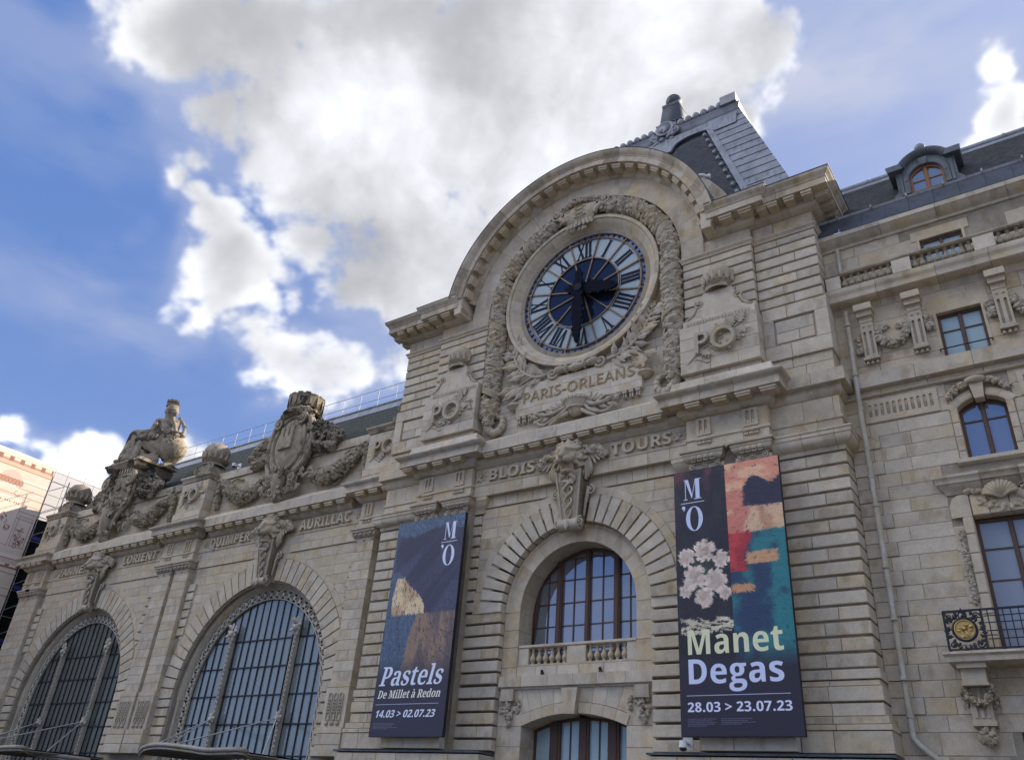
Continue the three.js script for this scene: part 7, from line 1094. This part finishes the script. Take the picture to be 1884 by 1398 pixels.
function logo(ctx, x, y, w, color) { // M over an apostrophe and O, a rule between
  ctx.fillStyle = color; const u = w / 100, P = (pts) => { ctx.beginPath(); pts.forEach(([a, b], i) => i ? ctx.lineTo(x + a * u, y + b * u) : ctx.moveTo(x + a * u, y + b * u)); ctx.closePath(); ctx.fill(); };
  P([[22, 0], [38, 0], [56, 74], [52, 92]]); P([[22, 4], [26, 4], [26, 98], [22, 98]]); P([[72, 0], [92, 0], [92, 98], [72, 98]]); P([[72, 0], [75, 0], [55, 92], [52, 92]]); P([[16, 0], [32, 0], [32, 3], [16, 3]]); P([[14, 95], [34, 95], [34, 99], [14, 99]]); P([[64, 95], [100, 95], [100, 99], [64, 99]]); P([[72, 0], [100, 0], [100, 3], [72, 3]]); P([[0, 112], [112, 112], [112, 115.5], [0, 115.5]]);
  ctx.beginPath(); ctx.ellipse(x + 62 * u, y + 190 * u, 40 * u, 58 * u, 0, 0, 6.3); ctx.ellipse(x + 62 * u, y + 190 * u, 20 * u, 54 * u, 0, 0, 6.3, true); ctx.fill('evenodd');
  ctx.beginPath(); ctx.ellipse(x + 12 * u, y + 134 * u, 8.5 * u, 8.5 * u, 0, 0, 6.3); ctx.fill(); P([[20, 134], [20, 142], [12, 152], [10, 150], [14, 140]]);
}
const smallLines = (ctx, x, y, w, n, seed, col) => { const r = rng(seed); ctx.fillStyle = col; for (let i = 0; i < n; i++) { let q = x; const end = x + w * (i === n - 1 ? 0.6 : 0.75 + r() * 0.25); while (q < end) { const l = 3 + r() * 12; ctx.globalAlpha = 0.45; ctx.fillRect(q, y + i * 10, l, 4); q += l + 3; } } ctx.globalAlpha = 1; };
function banner(x0, x1, tex, label) {
  const b = tag(group('exhibition_banner'), label, 'banner', 'tall exhibition banners on the pavilion'), y0 = 4.87, y1 = 13.59, z = 1.05;
  const fr = std({ color: lin(0.012, 0.012, 0.018), roughness: 0.6 });
  M('frame', [bx(x0, x1, y0, y1, z - 0.16, z - 0.004)], fr, b);
  const pm = std({ map: tex, roughness: 0.55 }); pm.userData.keepUV = true;
  const g = new THREE.PlaneGeometry(x1 - x0 - 0.02, y1 - y0 - 0.02); g.translate((x0 + x1) / 2, (y0 + y1) / 2, z); const m = new THREE.Mesh(g, pm); m.name = 'print'; m.castShadow = m.receiveShadow = true; b.add(m);
  for (const y of [5.6, 9, 12.6]) for (const x of [x0 + 0.4, x1 - 0.4]) M('bracket', bx(x - 0.04, x + 0.04, y - 0.04, y + 0.04, 0.5, z - 0.15), iron, b);
}
{ // right-hand banner: two paintings side by side
  const [c, x] = canvas(760, 1758), W = 760, H = 1758; x.fillStyle = 'rgb(38,35,56)'; x.fillRect(0, 0, W, H);
  const mix = (a, b, t) => a.map((v, i) => lerp(v, b[i], clamp(t))), el = (u, v, cu, cv, ru, rv) => 1 - Math.hypot((u - cu) / ru, (v - cv) / rv);
  // stand-in paintings in the same colours: white flowers on a dark ground, and a coast at sunset
  const blob = (u, v, s) => fbm3(u * 6 + s, v * 10, s, 4);
  paint(x, 0, 0, W * 0.5, H * 0.745, (u, v) => { let k = [31, 30, 48]; k = mix(k, [96, 54, 68], sstep(0.22, 0.0, v) * sstep(0.35, 0.6, blob(u, v, 1))); k = mix(k, [44, 50, 58], sstep(0.5, 0.65, blob(u, v, 3)) * 0.6); k = mix(k, [24, 23, 36], sstep(0.80, 0.86, v)); return [...k, 1.2, 16]; }, 41, 1500, 13);
  const fr = rng(411), flower = (cx, cy, R, tint) => { for (let ring = 3; ring >= 0; ring--) { const n = 6 + ring * 3, rr = R * (0.22 + ring * 0.26); for (let i = 0; i < n; i++) { const a = i / n * 6.283 + fr() * 0.6, sh = (fr() - 0.5) * 50 - (3 - ring) * 8; x.fillStyle = `rgb(${tint[0] + sh | 0},${tint[1] + sh | 0},${tint[2] + sh | 0})`; x.beginPath(); x.ellipse(cx + Math.cos(a) * rr * 0.75, cy + Math.sin(a) * rr * 0.75, R * 0.34, R * 0.2, a + fr() * 0.8, 0, 6.3); x.fill(); } } };
  for (let i = 0; i < 60; i++) { x.strokeStyle = `rgb(${40 + fr() * 34 | 0},${52 + fr() * 40 | 0},${48 + fr() * 24 | 0})`; x.lineWidth = 4 + fr() * 7; x.beginPath(); const a = fr() * 6.283, q = 90 + fr() * 110; x.moveTo(W * 0.25, H * 0.56); x.quadraticCurveTo(W * 0.25 + Math.cos(a) * q * 0.4, H * 0.46, W * 0.25 + Math.cos(a) * q * 0.85, H * 0.43 + Math.sin(a) * q * 1.1); x.stroke(); }
  for (const [u, v, R2] of [[0.10, 0.36, 62], [0.27, 0.34, 78], [0.42, 0.38, 60], [0.17, 0.44, 84], [0.36, 0.46, 80], [0.25, 0.52, 66], [0.08, 0.49, 46], [0.44, 0.51, 44]]) flower(W * u, H * v, R2, [222, 204, 192]);
  for (let i = 0; i < 70; i++) { const sh = (fr() - 0.5) * 50; x.fillStyle = `rgb(${205 + sh | 0},${197 + sh | 0},${170 + sh | 0})`; x.save(); x.translate(W * (0.06 + fr() * 0.42), H * (0.60 + fr() * 0.055)); x.rotate(-0.3 + fr() * 0.8); x.fillRect(-34, -6, 68, 9); x.restore(); }
  x.save(); x.beginPath(); x.rect(W * 0.5, 0, W * 0.5, H); x.clip();
  paint(x, W * 0.5, 0, W * 0.5, H * 0.78, (u, v) => { let k = mix([224, 150, 124], [206, 122, 110], v * 2.4); k = mix(k, [238, 186, 150], sstep(0.52, 0.66, fbm3(u * 2, v * 16, 4, 4)) * sstep(0.4, 0.3, v)); const hill = 0.155 - 0.07 * u + 0.03 * Math.sin(u * 9) + 0.02 * (blob(u, v, 5) - 0.5); if (v > hill + (u < 0.32 ? 0.5 : 0) && v < 0.23 + 0.02 * u) k = [42, 44, 68]; else if (u > 0.34 + 0.06 * Math.sin(v * 30) && v >= 0.23 && v < 0.37) k = mix([220, 184, 150], [186, 140, 112], sstep(0.45, 0.6, blob(u, v, 8))); if (v > 0.37 && v < 0.56 && u < 0.36 + 0.1 * Math.sin(v * 22)) k = mix([196, 62, 70], [168, 46, 62], sstep(0.45, 0.62, blob(u, v, 11))); else if (v > 0.37) k = mix([34, 62, 96], [38, 122, 132], sstep(0.38, 0.6, fbm3(u * 3.5 + 2, v * 9, 6, 4) + 0.22 * (u - 0.4))); if (v > 0.47 && v < 0.53 && u > 0.3 && u < 0.85) k = [206, 158, 118]; if (v > 0.62 && v < 0.66 && u < 0.4) k = [204, 150, 112]; return [...k, v > 0.37 ? 0.15 : 0.05, 18]; }, 43, 3000, 10); x.restore();
  repaint(x, 0, Math.round(H * 0.26), Math.round(W * 0.5), Math.round(H * 0.42), 77, 2600, 9); repaint(x, Math.round(W * 0.5), 0, Math.round(W * 0.5), Math.round(H * 0.74), 78, 3200, 10);
  x.fillStyle = 'rgb(38,35,56)'; x.fillRect(0, H * 0.745, W * 0.5, H); const gr = x.createLinearGradient(0, H * 0.7, 0, H * 0.78); gr.addColorStop(0, 'rgba(38,35,56,0)'); gr.addColorStop(1, 'rgba(38,35,56,1)'); x.fillStyle = gr; x.fillRect(0, H * 0.7, W, H * 0.3); x.fillStyle = 'rgb(38,35,56)'; x.fillRect(0, H * 0.78, W, H);
  logo(x, W * 0.062, H * 0.037, W * 0.205, 'rgb(205,216,248)');
  fitText(x, 'Manet', W * 0.057, W * 0.91, H * 0.725, H * 0.088, 'bold 200px sans-serif', 'rgb(226,229,190)'); fitText(x, 'Degas', W * 0.055, W * 0.895, H * 0.827, H * 0.086, 'bold 200px sans-serif', 'rgb(208,220,252)');
  x.fillStyle = 'rgb(190,200,232)'; x.fillRect(W * 0.057, H * 0.8655, W * 0.865, 4); fitText(x, '28.03 > 23.07.23', W * 0.058, W * 0.93, H * 0.921, H * 0.032, 'bold 80px sans-serif', 'rgb(220,228,255)');
  smallLines(x, W * 0.057, H * 0.943, W * 0.26, 5, 3, 'rgb(190,195,220)'); smallLines(x, W * 0.345, H * 0.943, W * 0.26, 4, 5, 'rgb(190,195,220)');
  banner(4.70, 8.47, canvasTex(c), 'tall dark banner with two paintings side by side and large pale lettering');
}
{
  const [c, x] = canvas(752, 1758), W = 752, H = 1758; x.fillStyle = 'rgb(44,46,68)'; x.fillRect(0, 0, W, H);
  const mix = (a, b, t) => a.map((v, i) => lerp(v, b[i], clamp(t))), el = (u, v, cu, cv, ru, rv) => 1 - Math.hypot((u - cu) / ru, (v - cv) / rv), r = rng(17);
  // stand-in pastel in the same colours: a dark headland under a grainy blue dusk, a lit cliff
  paint(x, 0, 0, W, H * 0.78, (u, v) => { let k = [66, 88, 118]; k = mix(k, [108, 132, 160], r() < 0.3 ? 0.75 : 0); const e = fbm3(u * 3, v * 3, 5, 4) - 0.5, left = 0.16 + 0.35 * sstep(0.33, 0.56, v) + e * 0.1, head = v > 0.085 + 0.02 * Math.sin(u * 7) + e * 0.03 && u > left - (v < 0.33 ? 0.14 : 0); if (head) k = mix([46, 49, 78], [70, 74, 108], sstep(0.5, 0.68, fbm3(u * 4 + v * 6, v * 2, 7, 4))); if (v > 0.37 && v < 0.60 && u > 0.07 + 0.25 * Math.abs(v - 0.48) + e * 0.1 && u < left + 0.03) k = mix([230, 206, 164], [196, 164, 128], sstep(0.48, 0.62, fbm3(u * 8, v * 12, 9, 4))); if (v > 0.60 && u > 0.46 - 0.5 * (v - 0.6) + e * 0.15) k = mix([150, 124, 106], [104, 90, 92], sstep(0.45, 0.6, fbm3(u * 7, v * 3, 2, 4))); return [...k, 1.7 - u * 0.8, 18]; }, 51, 5200, 8);
  x.fillStyle = 'rgb(44,46,68)'; const g2 = x.createLinearGradient(0, H * 0.66, 0, H * 0.78); g2.addColorStop(0, 'rgba(44,46,68,0)'); g2.addColorStop(1, 'rgba(44,46,68,1)'); x.fillStyle = g2; x.fillRect(0, H * 0.66, W, H * 0.12); x.fillStyle = 'rgb(44,46,68)'; x.fillRect(0, H * 0.78, W, H);
  logo(x, W * 0.688, H * 0.036, W * 0.205, 'rgb(216,226,252)');
  fitText(x, 'Pastels', W * 0.036, W * 0.915, H * 0.786, H * 0.084, 'italic bold 200px serif', 'rgb(222,232,255)'); fitText(x, 'De Millet à Redon', W * 0.044, W * 0.915, H * 0.84, H * 0.034, 'italic bold 90px serif', 'rgb(240,240,226)');
  x.fillStyle = 'rgb(190,200,226)'; x.fillRect(W * 0.038, H * 0.865, W * 0.868, 4); fitText(x, '14.03 > 02.07.23', W * 0.042, W * 0.868, H * 0.921, H * 0.031, 'italic bold 80px sans-serif', 'rgb(226,234,255)'); smallLines(x, W * 0.04, H * 0.944, W * 0.35, 5, 8, 'rgb(190,195,220)');
  banner(-8.46, -4.73, canvasTex(c), 'tall blue banner with a single painting and white italic lettering');
}
// ================================================================ far pavilion behind its printed sheet, and the scaffold
{
  tag(group('covered_pavilion'), 'far stone pavilion hidden behind the printed building sheet', 'building');
  const fp = scene.children[scene.children.length - 1]; M('wall', [bx(-72, -50.6, 0, 24.9, -16, -1.6), bx(-72, -50.6, 0, 24.9, -1.6, 8)], joint, fp); M('cornice', bx(-72, -50.5, 24.3, 24.95, -16, 8), S.c, fp);
  const [c, x] = canvas(1024, 2016), u = 1024 / 6.7, X = (z) => (5.25 - z) * u, Y = (y) => (25.2 - y) * u; // drawn as seen: left is towards the street
  const base = [222, 207, 190]; x.fillStyle = `rgb(${base})`; x.fillRect(0, 0, 1024, 2016);
  const r = rng(71); for (let i = 0; i < 900; i++) { const j = (r() - 0.5) * 16; x.fillStyle = `rgba(${base[0] + j | 0},${base[1] + j | 0},${base[2] + j * 1.3 | 0},0.5)`; const w = 30 + r() * 130; x.fillRect(r() * 1024 - 60, r() * 2016, w, 20 + r() * 50); }
  const line = (y, t, col) => { x.fillStyle = col; x.fillRect(0, Y(y), 1024, t * u); };
  line(25.2, 0.14, 'rgb(250,240,230)'); line(25.06, 0.32, 'rgb(236,214,196)'); line(24.74, 0.42, 'rgb(158,112,92)'); line(24.3, 0.26, 'rgb(214,184,158)'); line(24.04, 0.05, 'rgb(150,105,86)'); line(23.3, 0.16, 'rgb(246,232,214)'); line(23.14, 0.05, 'rgb(170,126,108)');
  for (let z = -1.3; z < 5; z += 0.83) { x.fillStyle = 'rgb(240,222,200)'; x.fillRect(X(z + 0.5), Y(24.72), 0.5 * u, 0.2 * u); x.fillStyle = 'rgb(190,146,124)'; x.fillRect(X(z + 0.5), Y(24.52), 0.5 * u, 0.2 * u); }
  for (let y = 22.6; y > 20; y -= 0.55) line(y, 0.045, 'rgb(166,120,106)'); for (let y = 23.9; y > 12; y -= 0.55) for (let z = -1.2 + (y * 7 % 1); z < 5.2; z += 1.4) { x.fillStyle = 'rgba(190,160,140,0.5)'; x.fillRect(X(z), Y(y), 3, 0.5 * u); }
  // printed pier block, dome, scrolls, monogram, swag
  x.fillStyle = 'rgb(232,214,198)'; x.fillRect(0, Y(21.9), X(-0.05), 3.7 * u); x.fillStyle = 'rgb(168,126,114)'; x.fillRect(X(-0.05) - 4, Y(21.9), 5, 3.7 * u); x.fillRect(0, Y(18.3), X(-0.05), 5); x.fillRect(0, Y(21.9), X(-0.05), 4);
  x.fillStyle = 'rgb(206,186,172)'; x.beginPath(); x.ellipse(X(1.35), Y(22.95), 0.85 * u, 0.8 * u, 0, Math.PI, 0); x.fill(); for (let i = -3; i <= 3; i++) { x.fillStyle = 'rgb(186,140,116)'; x.beginPath(); x.ellipse(X(1.35 - i * 0.27), Y(22.92), 0.15 * u, 0.24 * u, 0, 0, 6.3); x.fill(); x.strokeStyle = 'rgb(120,78,64)'; x.lineWidth = 4; x.stroke(); }
  x.strokeStyle = 'rgb(248,234,214)'; x.lineWidth = 12; x.beginPath(); x.ellipse(X(1.35), Y(22.3), 0.9 * u, 0.3 * u, 0, Math.PI, 0); x.stroke(); x.strokeStyle = 'rgb(150,104,90)'; x.lineWidth = 5; x.beginPath(); x.arc(X(0.55), Y(22.15), 0.2 * u, 0, 5); x.stroke(); x.beginPath(); x.arc(X(2.15), Y(22.15), 0.2 * u, 0, 5); x.stroke();
  x.fillStyle = 'rgb(150,106,94)'; for (let i = 0; i < 16; i++) x.fillRect(X(2.6) + i * 0.17 * u, Y(21.5), i % 4 === 3 ? 3 : 0.08 * u, 0.14 * u);
  x.strokeStyle = 'rgb(140,96,86)'; x.lineWidth = 7; for (let i = 0; i < 26; i++) { x.beginPath(); x.arc(X(1.3 + (r() - 0.5) * 2.2), Y(19.9 + (r() - 0.5) * 1.3), 8 + r() * 22, r() * 6, r() * 6 + 3); x.stroke(); } x.lineWidth = 20; x.strokeStyle = 'rgb(236,218,204)'; x.beginPath(); x.arc(X(1.0), Y(20.0), 0.3 * u, 0, 6.3); x.stroke(); x.beginPath(); x.arc(X(1.95), Y(20.15), 0.2 * u, 0, 6.3); x.moveTo(X(2.15), Y(20.4)); x.lineTo(X(2.15), Y(19.6)); x.stroke();
  x.lineWidth = 6; x.strokeStyle = 'rgb(128,84,74)'; for (let i = 0; i < 46; i++) { x.beginPath(); x.arc(X(-0.75 + (r() - 0.5) * 0.7), Y(19.0 + (r() - 0.5) * 1.6), 5 + r() * 14, r() * 6, r() * 6 + 2.5); x.stroke(); }
  x.strokeStyle = 'rgb(160,118,106)'; x.strokeRect(X(-0.25), Y(20.6), 1.0 * u, 2.3 * u);
  line(17.7, 0.28, 'rgb(238,222,206)'); line(17.42, 0.05, 'rgb(140,100,90)'); line(17.37, 0.35, 'rgb(214,192,178)'); line(17.0, 0.3, 'rgb(150,108,96)'); for (let z = -1.3; z < 5; z += 0.8) { x.fillStyle = 'rgb(236,216,196)'; x.fillRect(X(z + 0.5), Y(17.0), 0.5 * u, 0.16 * u); } line(16.4, 0.06, 'rgb(168,126,114)'); line(15.3, 0.05, 'rgb(168,126,114)'); line(14.8, 0.1, 'rgb(190,150,136)');
  const pm = std({ map: canvasTex(c), roughness: 0.8 }); pm.userData.keepUV = true; const plain = std({ color: lin(0.72, 0.6, 0.49), roughness: 0.8 });
  const t = tag(group('printed_sheet'), 'large scaffold sheet printed with a pinkish picture of the pavilion, at the far end', 'sheet');
  const g = new THREE.PlaneGeometry(6.7, 13.2); g.rotateY(Math.PI / 2); g.translate(-49.6, 25.2 - 6.6, 1.9); const pr = new THREE.Mesh(g, pm); pr.name = 'print'; pr.castShadow = pr.receiveShadow = true; t.add(pr);
  M('sheet_body', [bx(-49.68, -49.606, 0, 25.2, -1.45, 9), bx(-49.606, -49.6, 12.0, 25.19, 5.26, 9)], plain, t); M('lower_sheet', bx(-49.606, -49.6, 0, 11.99, -1.45, 9), plain, t);
  // scaffold beside the sheet
  const s = tag(group('scaffolding'), 'steel tube scaffolding with near-black shade sheets between the printed sheet and the arcade', 'scaffold'), tube = std({ color: lin(0.36, 0.34, 0.33), roughness: 0.5, metalness: 0.5 });
  for (const xx of [-49.66, -50.5]) for (const z of [-1.6, -2.63, -4.04, -4.92, -6.3]) M('standard', rod([xx, 0, z], [xx, z < -6 ? 23 : 25.2, z], 0.035, 6), tube, s);
  for (let y = 2; y < 25.3; y += 1.9) for (const xx of [-49.66, -50.5]) M('ledger', rod([xx, Math.min(y, 25.1), -1.5], [xx, Math.min(y, 25.1), -6.6], 0.03, 6), tube, s);
  for (let y = 3; y < 24.5; y += 1.9) for (const z of [-1.6, -2.63, -4.04, -4.92]) M('transom', rod([-50.6, y, z], [-49.5, y, z], 0.03, 6), tube, s);
  for (let y = 2.4; y < 23; y += 1.9) { M('brace', rod([-49.66, y, -1.6], [-49.66, y + 1.7, -4.0], 0.028, 6), tube, s); M('brace', rod([-49.66, y + 0.4, -4.0], [-49.66, y + 1.9, -6.3], 0.028, 6), tube, s); }
  for (let y = 4; y < 22; y += 3.8) M('toe_board', bx(-49.62, -49.58, y, y + 0.28, -4.0, -1.6), std({ color: lin(0.03, 0.045, 0.22), roughness: 0.7 }), s);
  M('shade_backing', [bx(-50.45, -50.4, 0, 21.3, -7.0, -1.5), bx(-50.5, -46.12, 0, 20.0, -6.9, -6.85)], std({ color: lin(0.012, 0.014, 0.014), roughness: 1 }), s);  // near-black sheets put in for the deep shade of the gap
  M('roof_sheeting', [bx(-50.4, -50.3, 21.0, 25.0, -7.5, -1.5), bx(-50.3, -44.0, 21.0, 23.4, -7.6, -7.5), bx(-50.3, -47.4, 21.2, 22.9, -5.1, -5.04)], std({ color: lin(0.55, 0.55, 0.56), roughness: 0.7 }), s);
}
// ================================================================ glass canopies over the entrances
{
  const fas = std({ color: lin(0.42, 0.40, 0.36), map: LT[1], roughness: 0.6 }), und = std({ color: lin(0.03, 0.033, 0.032), roughness: 0.6 }), cable = std({ color: lin(0.6, 0.6, 0.6), roughness: 0.4, metalness: 0.4 });
  const fp = [[-20.38, 3.95, 3.0], [-19.31, 4.1, 3.6], [-18.22, 4.17, 4.0], [-16.52, 4.15, 4.4], [-14.85, 4.05, 4.5], [-13.57, 3.96, 4.5], [-12.81, 4.0, 4.3], [-12.16, 4.04, 4.0], [-12.45, 3.97, 3.4], [-12.96, 3.91, 2.6], [-12.46, 3.8800000000000003, 1.6], [-12.260000000000002, 3.8600000000000003, 0.2]];
  for (const [c, lab] of [[-19.45, 'curved glass and metal entrance canopy under the nearer arched window'], [-36.25, 'curved glass and metal entrance canopy under the farther arched window']]) {
    const k = tag(group('entrance_canopy'), lab, 'canopy', 'canopies over the entrances'), P = fp.map(([x, y, z]) => [x - (-19.45) + c, y, z]);
    M('fascia', [tubeG(P, 0.09, 90, 6), tubeG(P.map(([x, y, z]) => [x, y - 0.14, z - 0.03]), 0.05, 90, 5)], fas, k);
    const q = []; for (let i = 0; i < P.length - 1; i++) q.push([[P[i][0], P[i][1] - 0.05, P[i][2]], [P[i + 1][0], P[i + 1][1] - 0.05, P[i + 1][2]], [P[i + 1][0] * 0.9 + c * 0.1, P[i + 1][1] + 0.05, -0.9], [P[i][0] * 0.9 + c * 0.1, P[i][1] + 0.05, -0.9]]); M('roof_glass', fromQuads(q), und, k);
    const cv = new THREE.CatmullRomCurve3(P.map((p) => new V3(...p))); for (let i = 1; i < 26; i++) { const p = cv.getPointAt(i / 26); M('rib', rod([p.x, p.y - 0.1, p.z - 0.05], [p.x * 0.9 + c * 0.1, p.y, -0.9], 0.03, 5), fas, k); }
    for (const [x, tg] of [[-2.35, 0.16], [-2.35, 0.3], [2.65, 0.34], [2.65, 0.8]]) { const p = cv.getPointAt(tg); M('tie_rod', rod([c + x, 5.98, -1.25], [p.x, p.y + 0.05, p.z - 0.3], 0.03, 6), cable, k); }
  }
}
// ================================================================ small fittings
{
  const white = std({ color: lin(0.7, 0.7, 0.68), roughness: 0.5 }), dark = std({ color: lin(0.02, 0.02, 0.022), roughness: 0.3 });
  const cam = (lab, x, y, z) => { const k = tag(group('security_camera'), lab, 'camera', 'security cameras'); M('mount', [rod([x, y, z - 0.35], [x, y, z], 0.05, 8), bx(x - 0.16, x + 0.16, y - 0.16, y + 0.18, z - 0.38, z - 0.33)], white, k); M('housing', xf(new THREE.CylinderGeometry(0.11, 0.13, 0.2, 14), { p: [x, y - 0.05, z + 0.03] }), white, k); M('lens', ballG([x, y - 0.17, z + 0.03], 0.11, [1, 0.8, 1], 2), dark, k); };
  cam('white dome security camera under the lower corner of the banner with two paintings', 4.72, 4.72, 0.95); cam('small white dome camera on the coping beside the crowned cartouche', -24.7, 20.35, -0.8);
  for (const [x, lab] of [[-1.3, 'left small black spotlight on the window ledge under the balusters'], [1.15, 'right small black spotlight on the window ledge under the balusters']]) { const k = tag(group('spotlight'), lab, 'spotlight', 'ledge spotlights'); M('body', [xf(new THREE.CylinderGeometry(0.05, 0.07, 0.14, 10), { p: [x, 7.24, -0.16], r: [0.5, 0, 0] })], dark, k); M('foot', bx(x - 0.04, x + 0.04, 7.13, 7.2, -0.2, -0.12), dark, k); }
  // two white floodlights on the rear arch of the gable
  const b = tag(group('floodlight'), 'pair of small white floodlights on the stone arch beside the slate roof', 'light'); const [fx, fy, fz] = [6.0, 28.55, -0.5];
  M('arm', [rod([fx, fy - 0.25, fz - 0.1], [fx, fy + 0.2, fz], 0.03, 6), rod([fx - 0.2, fy + 0.18, fz], [fx + 0.22, fy + 0.2, fz], 0.025, 6)], white, b);
  for (const [dx, dy] of [[-0.16, 0.22], [0.12, 0.02]]) M('lamp_head', xf(new THREE.CylinderGeometry(0.08, 0.1, 0.26, 12), { p: [fx + dx, fy + dy, fz + 0.05], r: [0.3, 0, 1.3] }), white, b);
}

renderer.render(scene, camera);
